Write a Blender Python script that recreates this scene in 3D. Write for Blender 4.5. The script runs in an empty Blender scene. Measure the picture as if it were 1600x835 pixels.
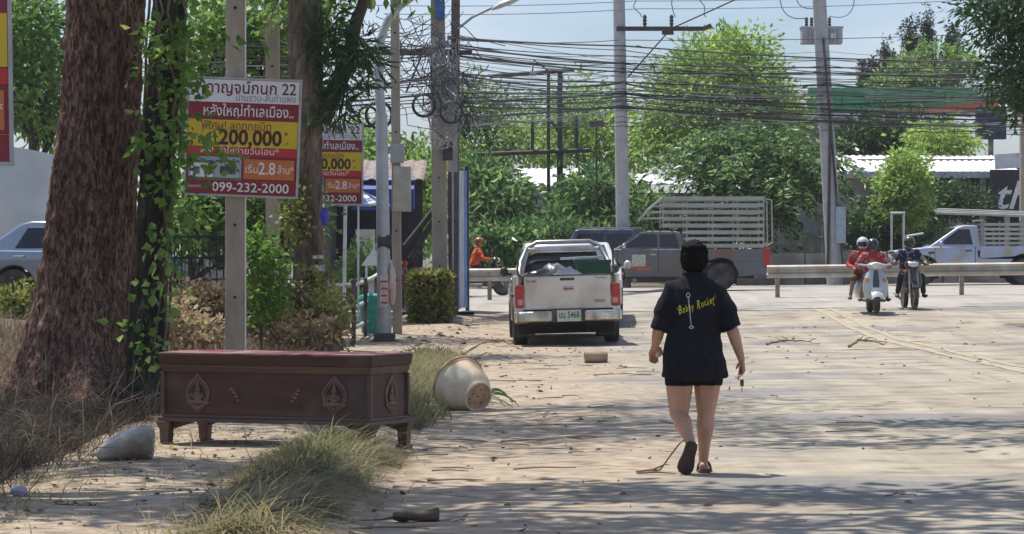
import bpy, bmesh, math, random
import numpy as np
from mathutils import Vector, Matrix, noise
from mathutils.bvhtree import BVHTree

SC = bpy.context.scene
COL = SC.collection
R = math.radians
PI = math.pi
random.seed(7)
RNG = np.random.default_rng(11)

# ------------------------------------------------------------------ camera
F, HY, CH = 4800.0, 402.0, 1.5          # focal length in photo pixels, horizon row, eye height
cam_d = bpy.data.cameras.new('camera'); cam = bpy.data.objects.new('camera', cam_d); COL.objects.link(cam)
cam_d.sensor_width = 36; cam_d.lens = 36 * F / 1600; cam_d.clip_end = 3000
cam.location = (0, 0, CH); cam.rotation_euler = (R(90) - math.atan(15.5 / F), 0, 0)
SC.camera = cam
SC.view_settings.view_transform = 'Standard'; SC.view_settings.look = 'None'
SC.view_settings.gamma = 1; SC.view_settings.use_curve_mapping = False
SC.view_settings.exposure = 0.32
# ------------------------------------------------------------------ sky and sun
SUN_AZ, SUN_EL = -40.0, 67.0            # azimuth from the viewing direction (+ to the right), elevation
world = bpy.data.worlds.new('World'); SC.world = world; world.use_nodes = True
nt = world.node_tree; nt.nodes.clear()
wo = nt.nodes.new('ShaderNodeOutputWorld'); wb = nt.nodes.new('ShaderNodeBackground')
ws = nt.nodes.new('ShaderNodeTexSky'); ws.sky_type = 'NISHITA'; ws.sun_disc = False
ws.sun_elevation = R(SUN_EL); ws.sun_rotation = R(SUN_AZ); ws.air_density = 1.0; ws.dust_density = 1.3; ws.ozone_density = 2.0
wtc = nt.nodes.new('ShaderNodeTexCoord'); wmp = nt.nodes.new('ShaderNodeMapping'); wmp.inputs['Scale'].default_value = (7, 7, 26)
wn = nt.nodes.new('ShaderNodeTexNoise'); wn.inputs['Scale'].default_value = 1.0; wn.inputs['Detail'].default_value = 5
wr = nt.nodes.new('ShaderNodeValToRGB'); wr.color_ramp.elements[0].position = .38; wr.color_ramp.elements[1].position = .72
wr.color_ramp.elements[1].color = (.55, .55, .55, 1)
wx = nt.nodes.new('ShaderNodeMix'); wx.data_type = 'RGBA'; wx.inputs['B'].default_value = (8.6, 8.5, 8.4, 1)
nt.links.new(wtc.outputs['Generated'], wmp.inputs['Vector']); nt.links.new(wmp.outputs['Vector'], wn.inputs['Vector'])
nt.links.new(wn.outputs['Fac'], wr.inputs['Fac']); nt.links.new(wr.outputs['Color'], wx.inputs['Factor'])
nt.links.new(ws.outputs['Color'], wx.inputs['A']); wt = nt.nodes.new('ShaderNodeMix'); wt.data_type = 'RGBA'; wt.blend_type = 'MULTIPLY'; wt.inputs['Factor'].default_value = 1; wt.inputs['B'].default_value = (.84, .91, 1.08, 1)
nt.links.new(wx.outputs['Result'], wt.inputs['A']); nt.links.new(wt.outputs['Result'], wb.inputs['Color'])
wb.inputs['Strength'].default_value = 0.104
nt.links.new(wb.outputs['Background'], wo.inputs['Surface'])
sun_d = bpy.data.lights.new('sun', 'SUN'); sun = bpy.data.objects.new('sun', sun_d); COL.objects.link(sun)
sun_d.energy = 4.4; sun_d.angle = R(.53); sun_d.color = (1, .95, .86)
_sd = Vector((math.cos(R(SUN_EL)) * math.sin(R(SUN_AZ)), math.cos(R(SUN_EL)) * math.cos(R(SUN_AZ)), math.sin(R(SUN_EL))))
sun.rotation_euler = _sd.to_track_quat('Z', 'Y').to_euler(); sun.location = (0, 0, 60)

# ------------------------------------------------------------------ helpers
def W(px, py, d):
    """world point seen at photo pixel (px, py) at distance d"""
    return Vector(((px - 800) / F * d, d, CH - (py - HY) / F * d))
def XP(px, d): return (px - 800) / F * d
def sstep(a, b, x):
    t = min(1, max(0, (x - a) / (b - a))); return t * t * (3 - 2 * t)
_PY = [-50, 52, 57, 62, 70, 84, 90, 900]; _PZ = [0, 0, .10, .30, .50, .51, .53, .53]
def zg(x, y):
    z = float(np.interp(y, _PY, _PZ)) + .012 * (min(14, max(-.7, x)) + .7)
    if x < -4.2: z += .55 * sstep(-4.2, -9, x) * sstep(30, 44, y)
    return z

MATS = {}
def mat(name, col, rough=.6, metal=0., var=.18, scale=6., bump=0., bscale=30., dust=None, dscale=2.5, damt=.5, spec=.5, coat=0., detail=4., stretch=None, alpha=None):
    if name in MATS: return MATS[name]
    m = bpy.data.materials.new(name); m.use_nodes = True; t = m.node_tree; N = t.nodes; L = t.links
    b = N['Principled BSDF']; b.inputs['Roughness'].default_value = rough; b.inputs['Metallic'].default_value = metal
    b.inputs['Specular IOR Level'].default_value = spec
    if coat: b.inputs['Coat Weight'].default_value = coat; b.inputs['Coat Roughness'].default_value = .08
    tc = N.new('ShaderNodeTexCoord'); vec = tc.outputs['Object']
    if stretch:
        mp = N.new('ShaderNodeMapping'); mp.inputs['Scale'].default_value = stretch; L.new(vec, mp.inputs['Vector']); vec = mp.outputs['Vector']
    n = N.new('ShaderNodeTexNoise'); n.inputs['Scale'].default_value = scale; n.inputs['Detail'].default_value = detail; L.new(vec, n.inputs['Vector'])
    rp = N.new('ShaderNodeValToRGB'); rp.color_ramp.elements[0].position = .3; rp.color_ramp.elements[1].position = .7
    rp.color_ramp.elements[0].color = tuple(c * (1 - var) for c in col) + (1,)
    rp.color_ramp.elements[1].color = tuple(min(1, c * (1 + var)) for c in col) + (1,)
    L.new(n.outputs['Fac'], rp.inputs['Fac']); out = rp.outputs['Color']
    if dust:
        d = N.new('ShaderNodeTexNoise'); d.inputs['Scale'].default_value = dscale; d.inputs['Detail'].default_value = 6; L.new(tc.outputs['Object'], d.inputs['Vector'])
        dr = N.new('ShaderNodeValToRGB'); dr.color_ramp.elements[0].position = .62 - damt * .5; dr.color_ramp.elements[1].position = .8 - damt * .35
        L.new(d.outputs['Fac'], dr.inputs['Fac'])
        mx = N.new('ShaderNodeMix'); mx.data_type = 'RGBA'; L.new(dr.outputs['Color'], mx.inputs['Factor']); L.new(out, mx.inputs['A'])
        mx.inputs['B'].default_value = tuple(dust) + (1,); out = mx.outputs['Result']
        mr = N.new('ShaderNodeMapRange'); mr.inputs['To Min'].default_value = rough; mr.inputs['To Max'].default_value = max(rough, .75)
        L.new(dr.outputs['Color'], mr.inputs['Value']); L.new(mr.outputs['Result'], b.inputs['Roughness'])
    L.new(out, b.inputs['Base Color'])
    if bump:
        n2 = N.new('ShaderNodeTexNoise'); n2.inputs['Scale'].default_value = bscale; n2.inputs['Detail'].default_value = 5; L.new(vec, n2.inputs['Vector'])
        bp = N.new('ShaderNodeBump'); bp.inputs['Strength'].default_value = bump; bp.inputs['Distance'].default_value = .03
        L.new(n2.outputs['Fac'], bp.inputs['Height']); L.new(bp.outputs['Normal'], b.inputs['Normal'])
    MATS[name] = m; return m

def leafmat(name, cols, trans=.42, rough=.45):
    """leaf material: the hue of each leaf comes from a random value stored per leaf"""
    if name in MATS: return MATS[name]
    m = bpy.data.materials.new(name); m.use_nodes = True; t = m.node_tree; N = t.nodes; L = t.links; N.remove(N['Principled BSDF'])
    out = N['Material Output']; a = N.new('ShaderNodeAttribute'); a.attribute_name = 'rnd'
    rp = N.new('ShaderNodeValToRGB'); e = rp.color_ramp.elements
    for i, c in enumerate(cols):
        p = i / (len(cols) - 1)
        k = e[i] if i < 2 else e.new(p)
        k.position = p
    for i, k in enumerate(sorted(e, key=lambda q: q.position)): k.color = tuple(cols[i]) + (1,)
    L.new(a.outputs['Fac'], rp.inputs['Fac'])
    p = N.new('ShaderNodeBsdfPrincipled'); p.inputs['Roughness'].default_value = rough; p.inputs['Specular IOR Level'].default_value = .25; L.new(rp.outputs['Color'], p.inputs['Base Color'])
    tr = N.new('ShaderNodeBsdfTranslucent'); hs = N.new('ShaderNodeHueSaturation'); hs.inputs['Saturation'].default_value = 1.0; hs.inputs['Value'].default_value = 1.6
    L.new(rp.outputs['Color'], hs.inputs['Color']); L.new(hs.outputs['Color'], tr.inputs['Color'])
    mx = N.new('ShaderNodeMixShader'); mx.inputs['Fac'].default_value = trans
    L.new(p.outputs['BSDF'], mx.inputs[1]); L.new(tr.outputs['BSDF'], mx.inputs[2]); L.new(mx.outputs['Shader'], out.inputs['Surface'])
    MATS[name] = m; return m

def tag(o, label=None, cat=None, group=None, kind=None):
    if label: o['label'] = label
    if cat: o['category'] = cat
    if group: o['group'] = group
    if kind: o['kind'] = kind
    return o
def thing(name, label, cat, loc=(0, 0, 0), rz=0., group=None, rot=None):
    o = bpy.data.objects.new(name, None); COL.objects.link(o); o.empty_display_size = .2
    o.location = loc; o.rotation_euler = rot if rot else (0, 0, rz)
    return tag(o, label, cat, group)
def group_part(name, parent, loc=(0, 0, 0), rot=(0, 0, 0)):
    o = bpy.data.objects.new(name, None); COL.objects.link(o); o.parent = parent; o.location = loc; o.rotation_euler = rot; o.empty_display_size = .1
    return o
def link(name, me, m, parent=None):
    o = bpy.data.objects.new(name, me); COL.objects.link(o)
    if m is not None:
        me.materials.clear(); me.materials.append(m)
    if parent: o.parent = parent
    return o
def children(o): return [c for c in bpy.data.objects if c.parent == o]
def copy_tree(o, parent=None):
    c = o.copy(); COL.objects.link(c); c.parent = parent
    for ch in children(o): copy_tree(ch, c)
    return c

class MB:
    """collects shapes that belong to ONE mesh object"""
    def __init__(s): s.v = []; s.f = []
    def add(s, vs, fs):
        k = len(s.v); s.v += [tuple(p) for p in vs]; s.f += [tuple(i + k for i in f) for f in fs]; return s
    def box(s, c, size, rot=None):
        hx, hy, hz = size[0] / 2, size[1] / 2, size[2] / 2; c = Vector(c)
        vs = [Vector((x, y, z)) for z in (-hz, hz) for x, y in ((-hx, -hy), (hx, -hy), (hx, hy), (-hx, hy))]
        if rot is not None:
            M_ = rot if isinstance(rot, Matrix) else Matrix.Rotation(rot, 3, 'Z'); vs = [M_ @ p for p in vs]
        return s.add([p + c for p in vs], [(3, 2, 1, 0), (4, 5, 6, 7), (0, 1, 5, 4), (1, 2, 6, 5), (2, 3, 7, 6), (3, 0, 4, 7)])
    def tube(s, pts, rad, n=8, cap=True):
        pts = [Vector(p) for p in pts]; m = len(pts)
        rads = rad if isinstance(rad, (list, tuple)) else [rad] * m
        rings = []; up = None
        for i, p in enumerate(pts):
            d = (pts[min(i + 1, m - 1)] - pts[max(i - 1, 0)])
            d = d.normalized() if d.length > 1e-9 else Vector((0, 0, 1))
            if up is None:
                a = Vector((0, 0, 1)) if abs(d.z) < .9 else Vector((0, 1, 0)); up = (a - d * a.dot(d)).normalized()
            else:
                up = up - d * up.dot(d); up = up.normalized() if up.length > 1e-6 else d.orthogonal().normalized()
            q = d.cross(up)
            rings.append([p + (up * math.cos(2 * PI * k / n) + q * math.sin(2 * PI * k / n)) * rads[i] for k in range(n)])
        return s.loft(rings, cap)
    def loft(s, rings, cap=True):
        n = len(rings[0]); vs = [p for r in rings for p in r]; fs = []
        for i in range(len(rings) - 1):
            for k in range(n):
                k2 = (k + 1) % n; fs.append((i * n + k, i * n + k2, (i + 1) * n + k2, (i + 1) * n + k))
        if cap: fs.append(tuple(range(n))[::-1]); fs.append(tuple(range((len(rings) - 1) * n, len(rings) * n)))
        return s.add(vs, fs)
    def lathe(s, prof, n=24, M_=None, cap=True):
        rings = [[Vector((r * math.cos(2 * PI * k / n), r * math.sin(2 * PI * k / n), z)) for k in range(n)] for r, z in prof]
        if M_ is not None: rings = [[M_ @ p for p in r] for r in rings]
        return s.loft(rings, cap)
    def prism(s, poly, fa, fb):
        """polygon of 2-d points carried to 3-d by fa (one side) and fb (other side)"""
        n = len(poly); vs = [fa(*p) for p in poly] + [fb(*p) for p in poly]
        return s.add(vs, [tuple(range(n))[::-1], tuple(range(n, 2 * n))] + [(k, (k + 1) % n, n + (k + 1) % n, n + k) for k in range(n)])
    def ell(s, c, r, n=14, m=9):
        c = Vector(c); rings = []
        for i in range(1, m):
            t = PI * i / m
            rings.append([c + Vector((r[0] * math.sin(t) * math.cos(2 * PI * k / n), r[1] * math.sin(t) * math.sin(2 * PI * k / n), -r[2] * math.cos(t))) for k in range(n)])
        s.loft(rings, False); k0 = len(s.v) - n * (m - 1); b = len(s.v)
        s.v += [tuple(c - Vector((0, 0, r[2]))), tuple(c + Vector((0, 0, r[2])))]
        for k in range(n):
            s.f.append((b, k0 + (k + 1) % n, k0 + k)); s.f.append((b + 1, k0 + n * (m - 2) + k, k0 + n * (m - 2) + (k + 1) % n))
        return s
    def mesh(s, name, smooth=None, bevel=0., seg=2, fix=True):
        me = bpy.data.meshes.new(name); me.from_pydata([tuple(p) for p in s.v], [], s.f); me.validate()
        if fix or bevel:
            bm = bmesh.new(); bm.from_mesh(me)
            if fix: bmesh.ops.recalc_face_normals(bm, faces=bm.faces)
            if bevel:
                es = [e for e in bm.edges if len(e.link_faces) == 2 and e.calc_face_angle(0) > R(38)]
                bmesh.ops.bevel(bm, geom=es, offset=bevel, segments=seg, affect='EDGES', clamp_overlap=True, profile=.6)
            bm.to_mesh(me); bm.free()
        if smooth is not None:
            me.polygons.foreach_set('use_smooth', [True] * len(me.polygons)); me.set_sharp_from_angle(angle=R(smooth))
        me.update(); return me
    def build(s, name, m, parent=None, smooth=None, bevel=0., seg=2, fix=True):
        return link(name, s.mesh(name, smooth, bevel, seg, fix), m, parent)

def npmesh(name, V, Q, m, parent=None, rnd=None, smooth=False):
    """numpy vertices and quads (or tris) -> object; rnd = one value per vertex"""
    V = np.asarray(V, np.float32); Q = np.asarray(Q, np.int32); k = Q.shape[1]
    me = bpy.data.meshes.new(name); me.vertices.add(len(V)); me.vertices.foreach_set('co', V.ravel())
    me.loops.add(Q.size); me.loops.foreach_set('vertex_index', Q.ravel())
    me.polygons.add(len(Q)); me.polygons.foreach_set('loop_start', np.arange(0, Q.size, k, dtype=np.int32))
    if smooth: me.polygons.foreach_set('use_smooth', np.ones(len(Q), bool))
    if rnd is not None:
        a = me.attributes.new('rnd', 'FLOAT', 'POINT'); a.data.foreach_set('value', np.asarray(rnd, np.float32))
    me.update(calc_edges=True); me.validate()
    return link(name, me, m, parent)
def unit(v): return v / np.maximum(np.linalg.norm(v, axis=-1, keepdims=True), 1e-9)
def leaf_arrays(P, D, ln, wd, fold=.12, jit=.5):
    n = len(P); D = unit(D); s = unit(np.cross(D, RNG.normal(size=(n, 3)))); nr = np.cross(s, D)
    l = (ln * (1 + jit * RNG.uniform(-1, 1, (n, 1)))); w = (wd * (1 + jit * RNG.uniform(-1, 1, (n, 1))))
    mid = P + D * l * .45 + nr * l * fold; tip = P + D * l - nr * l * .08
    V = np.stack([P, mid + s * w * .5, tip, mid - s * w * .5], 1).reshape(-1, 3)
    Q = np.arange(4 * n, dtype=np.int32).reshape(n, 4); return V, Q
def crown_points(blobs, n, cl=.35, per=26, shell=.45, flat=1.):
    """points and directions in leaf clumps spread through ellipsoid blobs [(centre, radii)]"""
    vol = np.array([b[1][0] * b[1][1] * b[1][2] for b in blobs]) ** .75; share = vol / vol.sum(); P = []; D = []
    for (c, r), sh in zip(blobs, share):
        k = max(3, int(n * sh / per)); u = unit(RNG.normal(size=(k, 3))); rad = RNG.uniform(shell ** 2, 1, (k, 1)) ** .5
        rad *= 1 + .16 * RNG.normal(size=(k, 1))
        cc = np.array(c) + u * rad * np.array(r)
        q = RNG.integers(max(1, per // 2), per + per // 2 + 1, k); idx = np.repeat(np.arange(k), q)
        off = RNG.normal(size=(len(idx), 3)) * cl * np.array([1, 1, .75 * flat]); p = cc[idx] + off
        d = unit(off) * .7 + u[idx] * .5 + RNG.normal(size=p.shape) * .45 + np.array([0, 0, -.25])
        P.append(p); D.append(d)
    return np.concatenate(P), np.concatenate(D)
def foliage(name, blobs, n, ln, wd, m, parent=None, cl=.35, per=26, shell=.45, hue=(0, 1), fold=.12):
    P, D = crown_points(blobs, n, cl, per, shell); V, Q = leaf_arrays(P, D, ln, wd, fold)
    # clumps share a tone, single leaves vary a little
    cell = np.floor(P / (cl * 2.2)).astype(int); h = ((cell[:, 0] * 73856093) ^ (cell[:, 1] * 19349663) ^ (cell[:, 2] * 83492791)) % 1000 / 1000.
    r = np.clip(hue[0] + (hue[1] - hue[0]) * (.55 * h + .45 * RNG.random(len(P))), 0, 1)
    return npmesh(name, V, Q, m, parent, np.repeat(r, 4))
def sprays(P, D, nl, ln, wd, length, droop=.5):
    """pinnate sprays: a drooping rachis with leaflets in pairs"""
    n = len(P); D = unit(D); t = np.linspace(.12, 1, nl)
    side = unit(np.cross(D, np.array([0, 0, 1.]) + .2 * RNG.normal(size=(n, 3))))
    pos = P[:, None] + D[:, None] * (t[None, :, None] * length) + np.array([0, 0, -1.]) * (droop * length * t[None, :, None] ** 2)
    out = []; dirs = []
    for sg in (-1, 1):
        d = side[:, None] * sg + D[:, None] * .5 + np.array([0, 0, -.35]) + .15 * RNG.normal(size=pos.shape); out.append(pos.reshape(-1, 3)); dirs.append(d.reshape(-1, 3))
    return leaf_arrays(np.concatenate(out), np.concatenate(dirs), ln, wd)
def displace(me, fn):
    for v, n in [(v, v.normal.copy()) for v in me.vertices]: v.co += n * fn(v.co)
    me.update()
def blades(P, h, w, lean, curl=.5, dirs=None, segs=3):
    """grass blades: curved tapering strips rooted at P"""
    n = len(P); a = RNG.uniform(0, 2 * PI, n)
    d = np.stack([np.cos(a), np.sin(a), np.zeros(n)], 1)
    if dirs is not None: d = unit(d * .8 + dirs)
    s = np.stack([-d[:, 1], d[:, 0], np.zeros(n)], 1); hh = h * RNG.uniform(.5, 1.3, (n, 1)); ln = lean * RNG.uniform(.4, 1.5, (n, 1))
    rows = []
    for i in range(segs + 1):
        t = i / segs; c = P + d * hh * ln * (t ** 1.6) + np.array([0, 0, 1.]) * hh * (t - curl * ln * t * t * .6)
        ww = w * (1 - t) ** .7 * .5 + w * .04
        rows += [c + s * ww, c - s * ww]
    V = np.stack(rows, 1).reshape(-1, 3); k = 2 * (segs + 1); base = (np.arange(n) * k)[:, None, None]
    q = np.array([[2 * i, 2 * i + 1, 2 * i + 3, 2 * i + 2] for i in range(segs)])[None]
    return V, (base + q).reshape(-1, 4), k
def grid(name, xs, ys, zf, m, parent=None):
    V = [(x, y, zf(x, y)) for y in ys for x in xs]; nx = len(xs)
    Q = [(j * nx + i, j * nx + i + 1, (j + 1) * nx + i + 1, (j + 1) * nx + i) for j in range(len(ys) - 1) for i in range(nx - 1)]
    return npmesh(name, V, Q, m, parent, smooth=True)
_TX = {}
def text_mesh(body, size, bold=0., shear=0., sx=1., align='LEFT'):
    key = (body, size, bold, shear, align)
    if key in _TX: return _TX[key].copy()
    c = bpy.data.curves.new('t', 'FONT'); c.body = body; c.size = size; c.offset = bold * size; c.shear = shear; c.align_x = align; c.resolution_u = 3
    o = bpy.data.objects.new('t', c); COL.objects.link(o); dg = bpy.context.evaluated_depsgraph_get()
    me = bpy.data.meshes.new_from_object(o.evaluated_get(dg)); bpy.data.objects.remove(o); bpy.data.curves.remove(c)
    if sx != 1.:
        for v in me.vertices: v.co.x *= sx
    _TX[key] = me.copy(); return me
def flat_text(name, body, size, m, parent, pos, bold=0., width=None, align='LEFT', rot=None, shear=0.):
    """lettering on a plane that faces -Y; pos = (x, y, z) of the baseline start (or end / middle)"""
    me = text_mesh(body, size, bold, shear, 1., align); xs = [v.co.x for v in me.vertices]
    k = width / (max(xs) - min(xs)) if width else 1.
    for v in me.vertices: v.co = Vector((v.co.x * k, 0, v.co.y))
    me.update(); o = link(name, me, m, parent); o.location = pos
    if rot: o.rotation_euler = rot
    return o
def remeshed(parts, voxel, smooth=5, name='body'):
    """one continuous surface from overlapping tapered limbs"""
    b = MB()
    for p in parts:
        if p[0] == 'cap':
            a, c, ra, rc = Vector(p[1]), Vector(p[2]), p[3], p[4]; d = (c - a); L_ = d.length; d = d.normalized() if L_ > 1e-6 else Vector((0, 0, 1))
            pts = []; rr = []
            for t in (-1, -.9, -.6, -.25, 0): pts.append(a + d * ra * t); rr.append(max(.0015, ra * math.sqrt(max(0, 1 - t * t))))
            for t in (.25, .5, .75): pts.append(a.lerp(c, t)); rr.append(ra + (rc - ra) * t)
            for t in (0, .25, .6, .9, 1): pts.append(c + d * rc * t); rr.append(max(.0015, rc * math.sqrt(max(0, 1 - t * t))))
            b.tube(pts, rr, 12)
        elif p[0] == 'ell': b.ell(p[1], p[2])
        elif p[0] == 'loft':
            b.loft([[Vector(c) + Vector((rx * math.cos(2 * PI * k / 24), ry * math.sin(2 * PI * k / 24), 0)) for k in range(24)] for c, rx, ry in p[1]])
        elif p[0] == 'box': b.box(p[1], p[2], p[3] if len(p) > 3 else None)
    me = b.mesh(name); o = bpy.data.objects.new('tmp', me); COL.objects.link(o)
    md = o.modifiers.new('r', 'REMESH'); md.mode = 'VOXEL'; md.voxel_size = voxel; md.use_smooth_shade = True
    if smooth: ms = o.modifiers.new('s', 'SMOOTH'); ms.factor = .5; ms.iterations = smooth
    dg = bpy.context.evaluated_depsgraph_get(); out = bpy.data.meshes.new_from_object(o.evaluated_get(dg)); out.name = name
    bpy.data.objects.remove(o); bpy.data.meshes.remove(me)
    out.polygons.foreach_set('use_smooth', [True] * len(out.polygons)); return out

# ================================================================== SETTING
def groundmat(name, cols, thin, thin_pos=(.52, .64), streak=.5, bump=.5, rough=(.55, .95), silt=0.):
    m = bpy.data.materials.new(name); m.use_nodes = True; t = m.node_tree; N = t.nodes; L = t.links; b = N['Principled BSDF']
    g = N.new('ShaderNodeNewGeometry')
    def nz(scale, detail=6, st=None, dist=0.):
        n = N.new('ShaderNodeTexNoise'); n.inputs['Scale'].default_value = scale; n.inputs['Detail'].default_value = detail; n.inputs['Distortion'].default_value = dist
        n.inputs['Roughness'].default_value = .6
        if st:
            mp = N.new('ShaderNodeMapping'); mp.inputs['Scale'].default_value = st; L.new(g.outputs['Position'], mp.inputs['Vector']); L.new(mp.outputs['Vector'], n.inputs['Vector'])
        else: L.new(g.outputs['Position'], n.inputs['Vector'])
        return n
    def ramp(src, stops):
        r = N.new('ShaderNodeValToRGB'); e = r.color_ramp.elements
        while len(e) < len(stops): e.new(.5)
        for k, (p, c) in zip(e, stops): k.position = p; k.color = tuple(c) + (1,) if len(c) == 3 else c
        L.new(src, r.inputs['Fac']); return r
    def mix(f, a, bb, mode='MIX'):
        x = N.new('ShaderNodeMix'); x.data_type = 'RGBA'; x.blend_type = mode
        for s_, k in ((f, 'Factor'), (a, 'A'), (bb, 'B')):
            if hasattr(s_, 'links'): L.new(s_, x.inputs[k])
            else: x.inputs[k].default_value = s_ if k == 'Factor' else tuple(s_) + (1,)
        return x.outputs['Result']
    nb = nz(1.7, 9, (.9, 1, 1), .3); base = ramp(nb.outputs['Fac'], [(.33, cols[0]), (.47, cols[1]), (.66, cols[2])]).outputs['Color']
    na = nz(.42, 5, (.6, 1, 1), .6); fa = ramp(na.outputs['Fac'], [(thin_pos[0], (0, 0, 0)), (thin_pos[1], (1, 1, 1))]).outputs['Color']
    c = mix(fa, base, thin)
    ns = nz(1.6, 6, (1.4, .05, 1), .2); fs = ramp(ns.outputs['Fac'], [(.42, (.62, .6, .57)), (.58, (1, 1, 1))]).outputs['Color']
    c = mix(streak, c, mix(1., c, fs, 'MULTIPLY'))
    nx = nz(2.2, 8, (.55, 1.3, 1), .3); fx = ramp(nx.outputs['Fac'], [(.38, (.6, .57, .53)), (.5, (1, 1, 1))]).outputs['Color']
    c = mix(streak * .8, c, mix(1., c, fx, 'MULTIPLY'))
    if silt:   # brown flood silt lies thicker towards the left kerb
        sx = N.new('ShaderNodeSeparateXYZ'); L.new(g.outputs['Position'], sx.inputs['Vector']); mr = N.new('ShaderNodeMapRange'); mr.interpolation_type = 'SMOOTHSTEP'
        for k_, v_ in (('From Min', 4.2), ('From Max', -1.2), ('To Min', -.22), ('To Max', .3)): mr.inputs[k_].default_value = v_
        L.new(sx.outputs['X'], mr.inputs['Value']); n5 = nz(.9, 7, (.8, .7, 1), .5); a5 = N.new('ShaderNodeMath'); a5.operation = 'ADD'; L.new(n5.outputs['Fac'], a5.inputs[0]); L.new(mr.outputs['Result'], a5.inputs[1])
        f5 = ramp(a5.outputs['Value'], [(.46, (0, 0, 0)), (.7, (1, 1, 1))]).outputs['Color']; n6 = nz(5, 7); s5 = ramp(n6.outputs['Fac'], [(.36, (.2, .145, .095)), (.5, (.37, .285, .2)), (.66, (.46, .375, .28))]).outputs['Color']
        f6 = N.new('ShaderNodeMath'); f6.operation = 'MULTIPLY'; f6.inputs[1].default_value = silt; L.new(f5, f6.inputs[0]); c = mix(f6.outputs['Value'], c, s5)
    nf = nz(55, 6); ff = ramp(nf.outputs['Fac'], [(.32, (.6, .58, .55)), (.46, (1, 1, 1))]).outputs['Color']
    c = mix(.55, c, mix(1., c, ff, 'MULTIPLY'))
    L.new(c, b.inputs['Base Color'])
    rr = N.new('ShaderNodeMapRange'); L.new(nb.outputs['Fac'], rr.inputs['Value']); rr.inputs['From Min'].default_value = .35; rr.inputs['From Max'].default_value = .55
    rr.inputs['To Min'].default_value = rough[0]; rr.inputs['To Max'].default_value = rough[1]; L.new(rr.outputs['Result'], b.inputs['Roughness'])
    b.inputs['Specular IOR Level'].default_value = .3
    bp = N.new('ShaderNodeBump'); bp.inputs['Strength'].default_value = bump; bp.inputs['Distance'].default_value = .03
    ad = N.new('ShaderNodeMath'); ad.operation = 'ADD'; n3 = nz(9, 7); L.new(n3.outputs['Fac'], ad.inputs[0]); L.new(nb.outputs['Fac'], ad.inputs[1])
    L.new(ad.outputs['Value'], bp.inputs['Height']); L.new(bp.outputs['Normal'], b.inputs['Normal'])
    MATS[name] = m; return m

ROAD = groundmat('muddy_road', [(.2, .162, .115), (.375, .325, .248), (.44, .395, .32)], (.225, .217, .203), thin_pos=(.5, .6), streak=.4, silt=.85)
WALK = ROAD
SOIL = groundmat('soil', [(.09, .07, .05), (.15, .12, .085), (.21, .17, .12)], (.12, .11, .06), streak=.1)
HIGH = groundmat('dusty_main_road', [(.3, .275, .235), (.4, .37, .32), (.46, .43, .375)], (.27, .255, .235), streak=.3)

def ax(*segs):
    out = []
    for a, b, n in segs: out += list(np.linspace(a, b, n, endpoint=False))
    return out + [segs[-1][1]]
def soil_z(x, y):
    z = zg(x, y)
    if x > -3.3 and y < 66: z -= .05
    elif y > 62: z -= .03
    return z + (.04 * noise.noise((x * .9, y * .6, 0)) if x < -3.3 else 0)
tag(grid('ground', ax((-400, -40, 8), (-40, -3.5, 50), (-3.5, -3.3, 1), (-3.3, 16, 12), (16, 60, 12), (60, 400, 8)), ax((-30, 10, 8), (10, 66, 60), (66, 100, 30), (100, 900, 16)), soil_z, SOIL), kind='structure')
def road_z(x, y): return zg(x, y) + .02 * noise.noise((x * .8, y * .35, 3)) + .008 * noise.noise((x * 3, y * 2, 1))
road = tag(grid('road', ax((-.78, 14, 75)), ax((-12, 64, 190)), road_z, ROAD), kind='structure')
tag(grid('main_road', ax((-90, -12, 20), (-12, 20, 64), (20, 90, 20)), ax((64.0, 94, 60)), lambda x, y: zg(x, y) + .012 * noise.noise((x * .5, y * .5, 5)) + .004, HIGH), kind='structure')
# pavement with its kerb stones
def walk_z(x, y):
    e = sstep(-.72, -1.15, x)
    return zg(x, y) + .03 * e + .03 * noise.noise((x * 1.3, y * .8, 9)) * e - .03 * (1 - e)
walk = tag(grid('pavement', ax((-3.35, -.70, 28)), ax((-12, 62, 200)), walk_z, WALK), kind='structure')
KERB = mat('kerb_concrete', (.29, .245, .19), .9, var=.25, scale=5, bump=.5, bscale=25, dust=(.36, .3, .22), damt=.8)
kme = MB().box((0, 0, 0), (.15, .96, .16)).mesh('kerb_stone', bevel=.02)
for k in range(26):
    y = 36.5 + k * 1.0
    o = link('kerb_stone', kme, KERB, walk); o.location = (-.70 + random.uniform(-.012, .012), y, zg(-.7, y) - .068 + random.uniform(-.02, .012)); o.rotation_euler = (random.uniform(-.008, .008), random.uniform(-.03, .03), random.uniform(-.01, .01))
# painted double centre line and lane dashes, worn
PAINT_Y = mat('worn_yellow_paint', (.46, .33, .12), .85, var=.25, scale=9, dust=(.36, .31, .235), dscale=1.1, damt=.75)
PAINT_W = mat('worn_white_paint', (.46, .43, .37), .85, var=.2, scale=9, dust=(.37, .325, .25), dscale=2.2, damt=1.0)
def strip(name, x0, x1, y0, y1, m, n=60):
    o = grid(name, [x0, (x0 + x1) / 2, x1], list(np.linspace(y0, y1, n)), lambda x, y: road_z(x, y) + .006, m, road); return o
for xa in (6.22, 6.52): strip('centre_line', xa, xa + .13, 18, 64.0, PAINT_Y, 160)
for k in range(3, 5): strip('lane_dash', 2.62, 2.76, 12.5 + k * 9, 15.5 + k * 9, PAINT_W, 20)
strip('stop_line', 0.2, 5.9, 63.2, 63.6, PAINT_W, 6)

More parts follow.
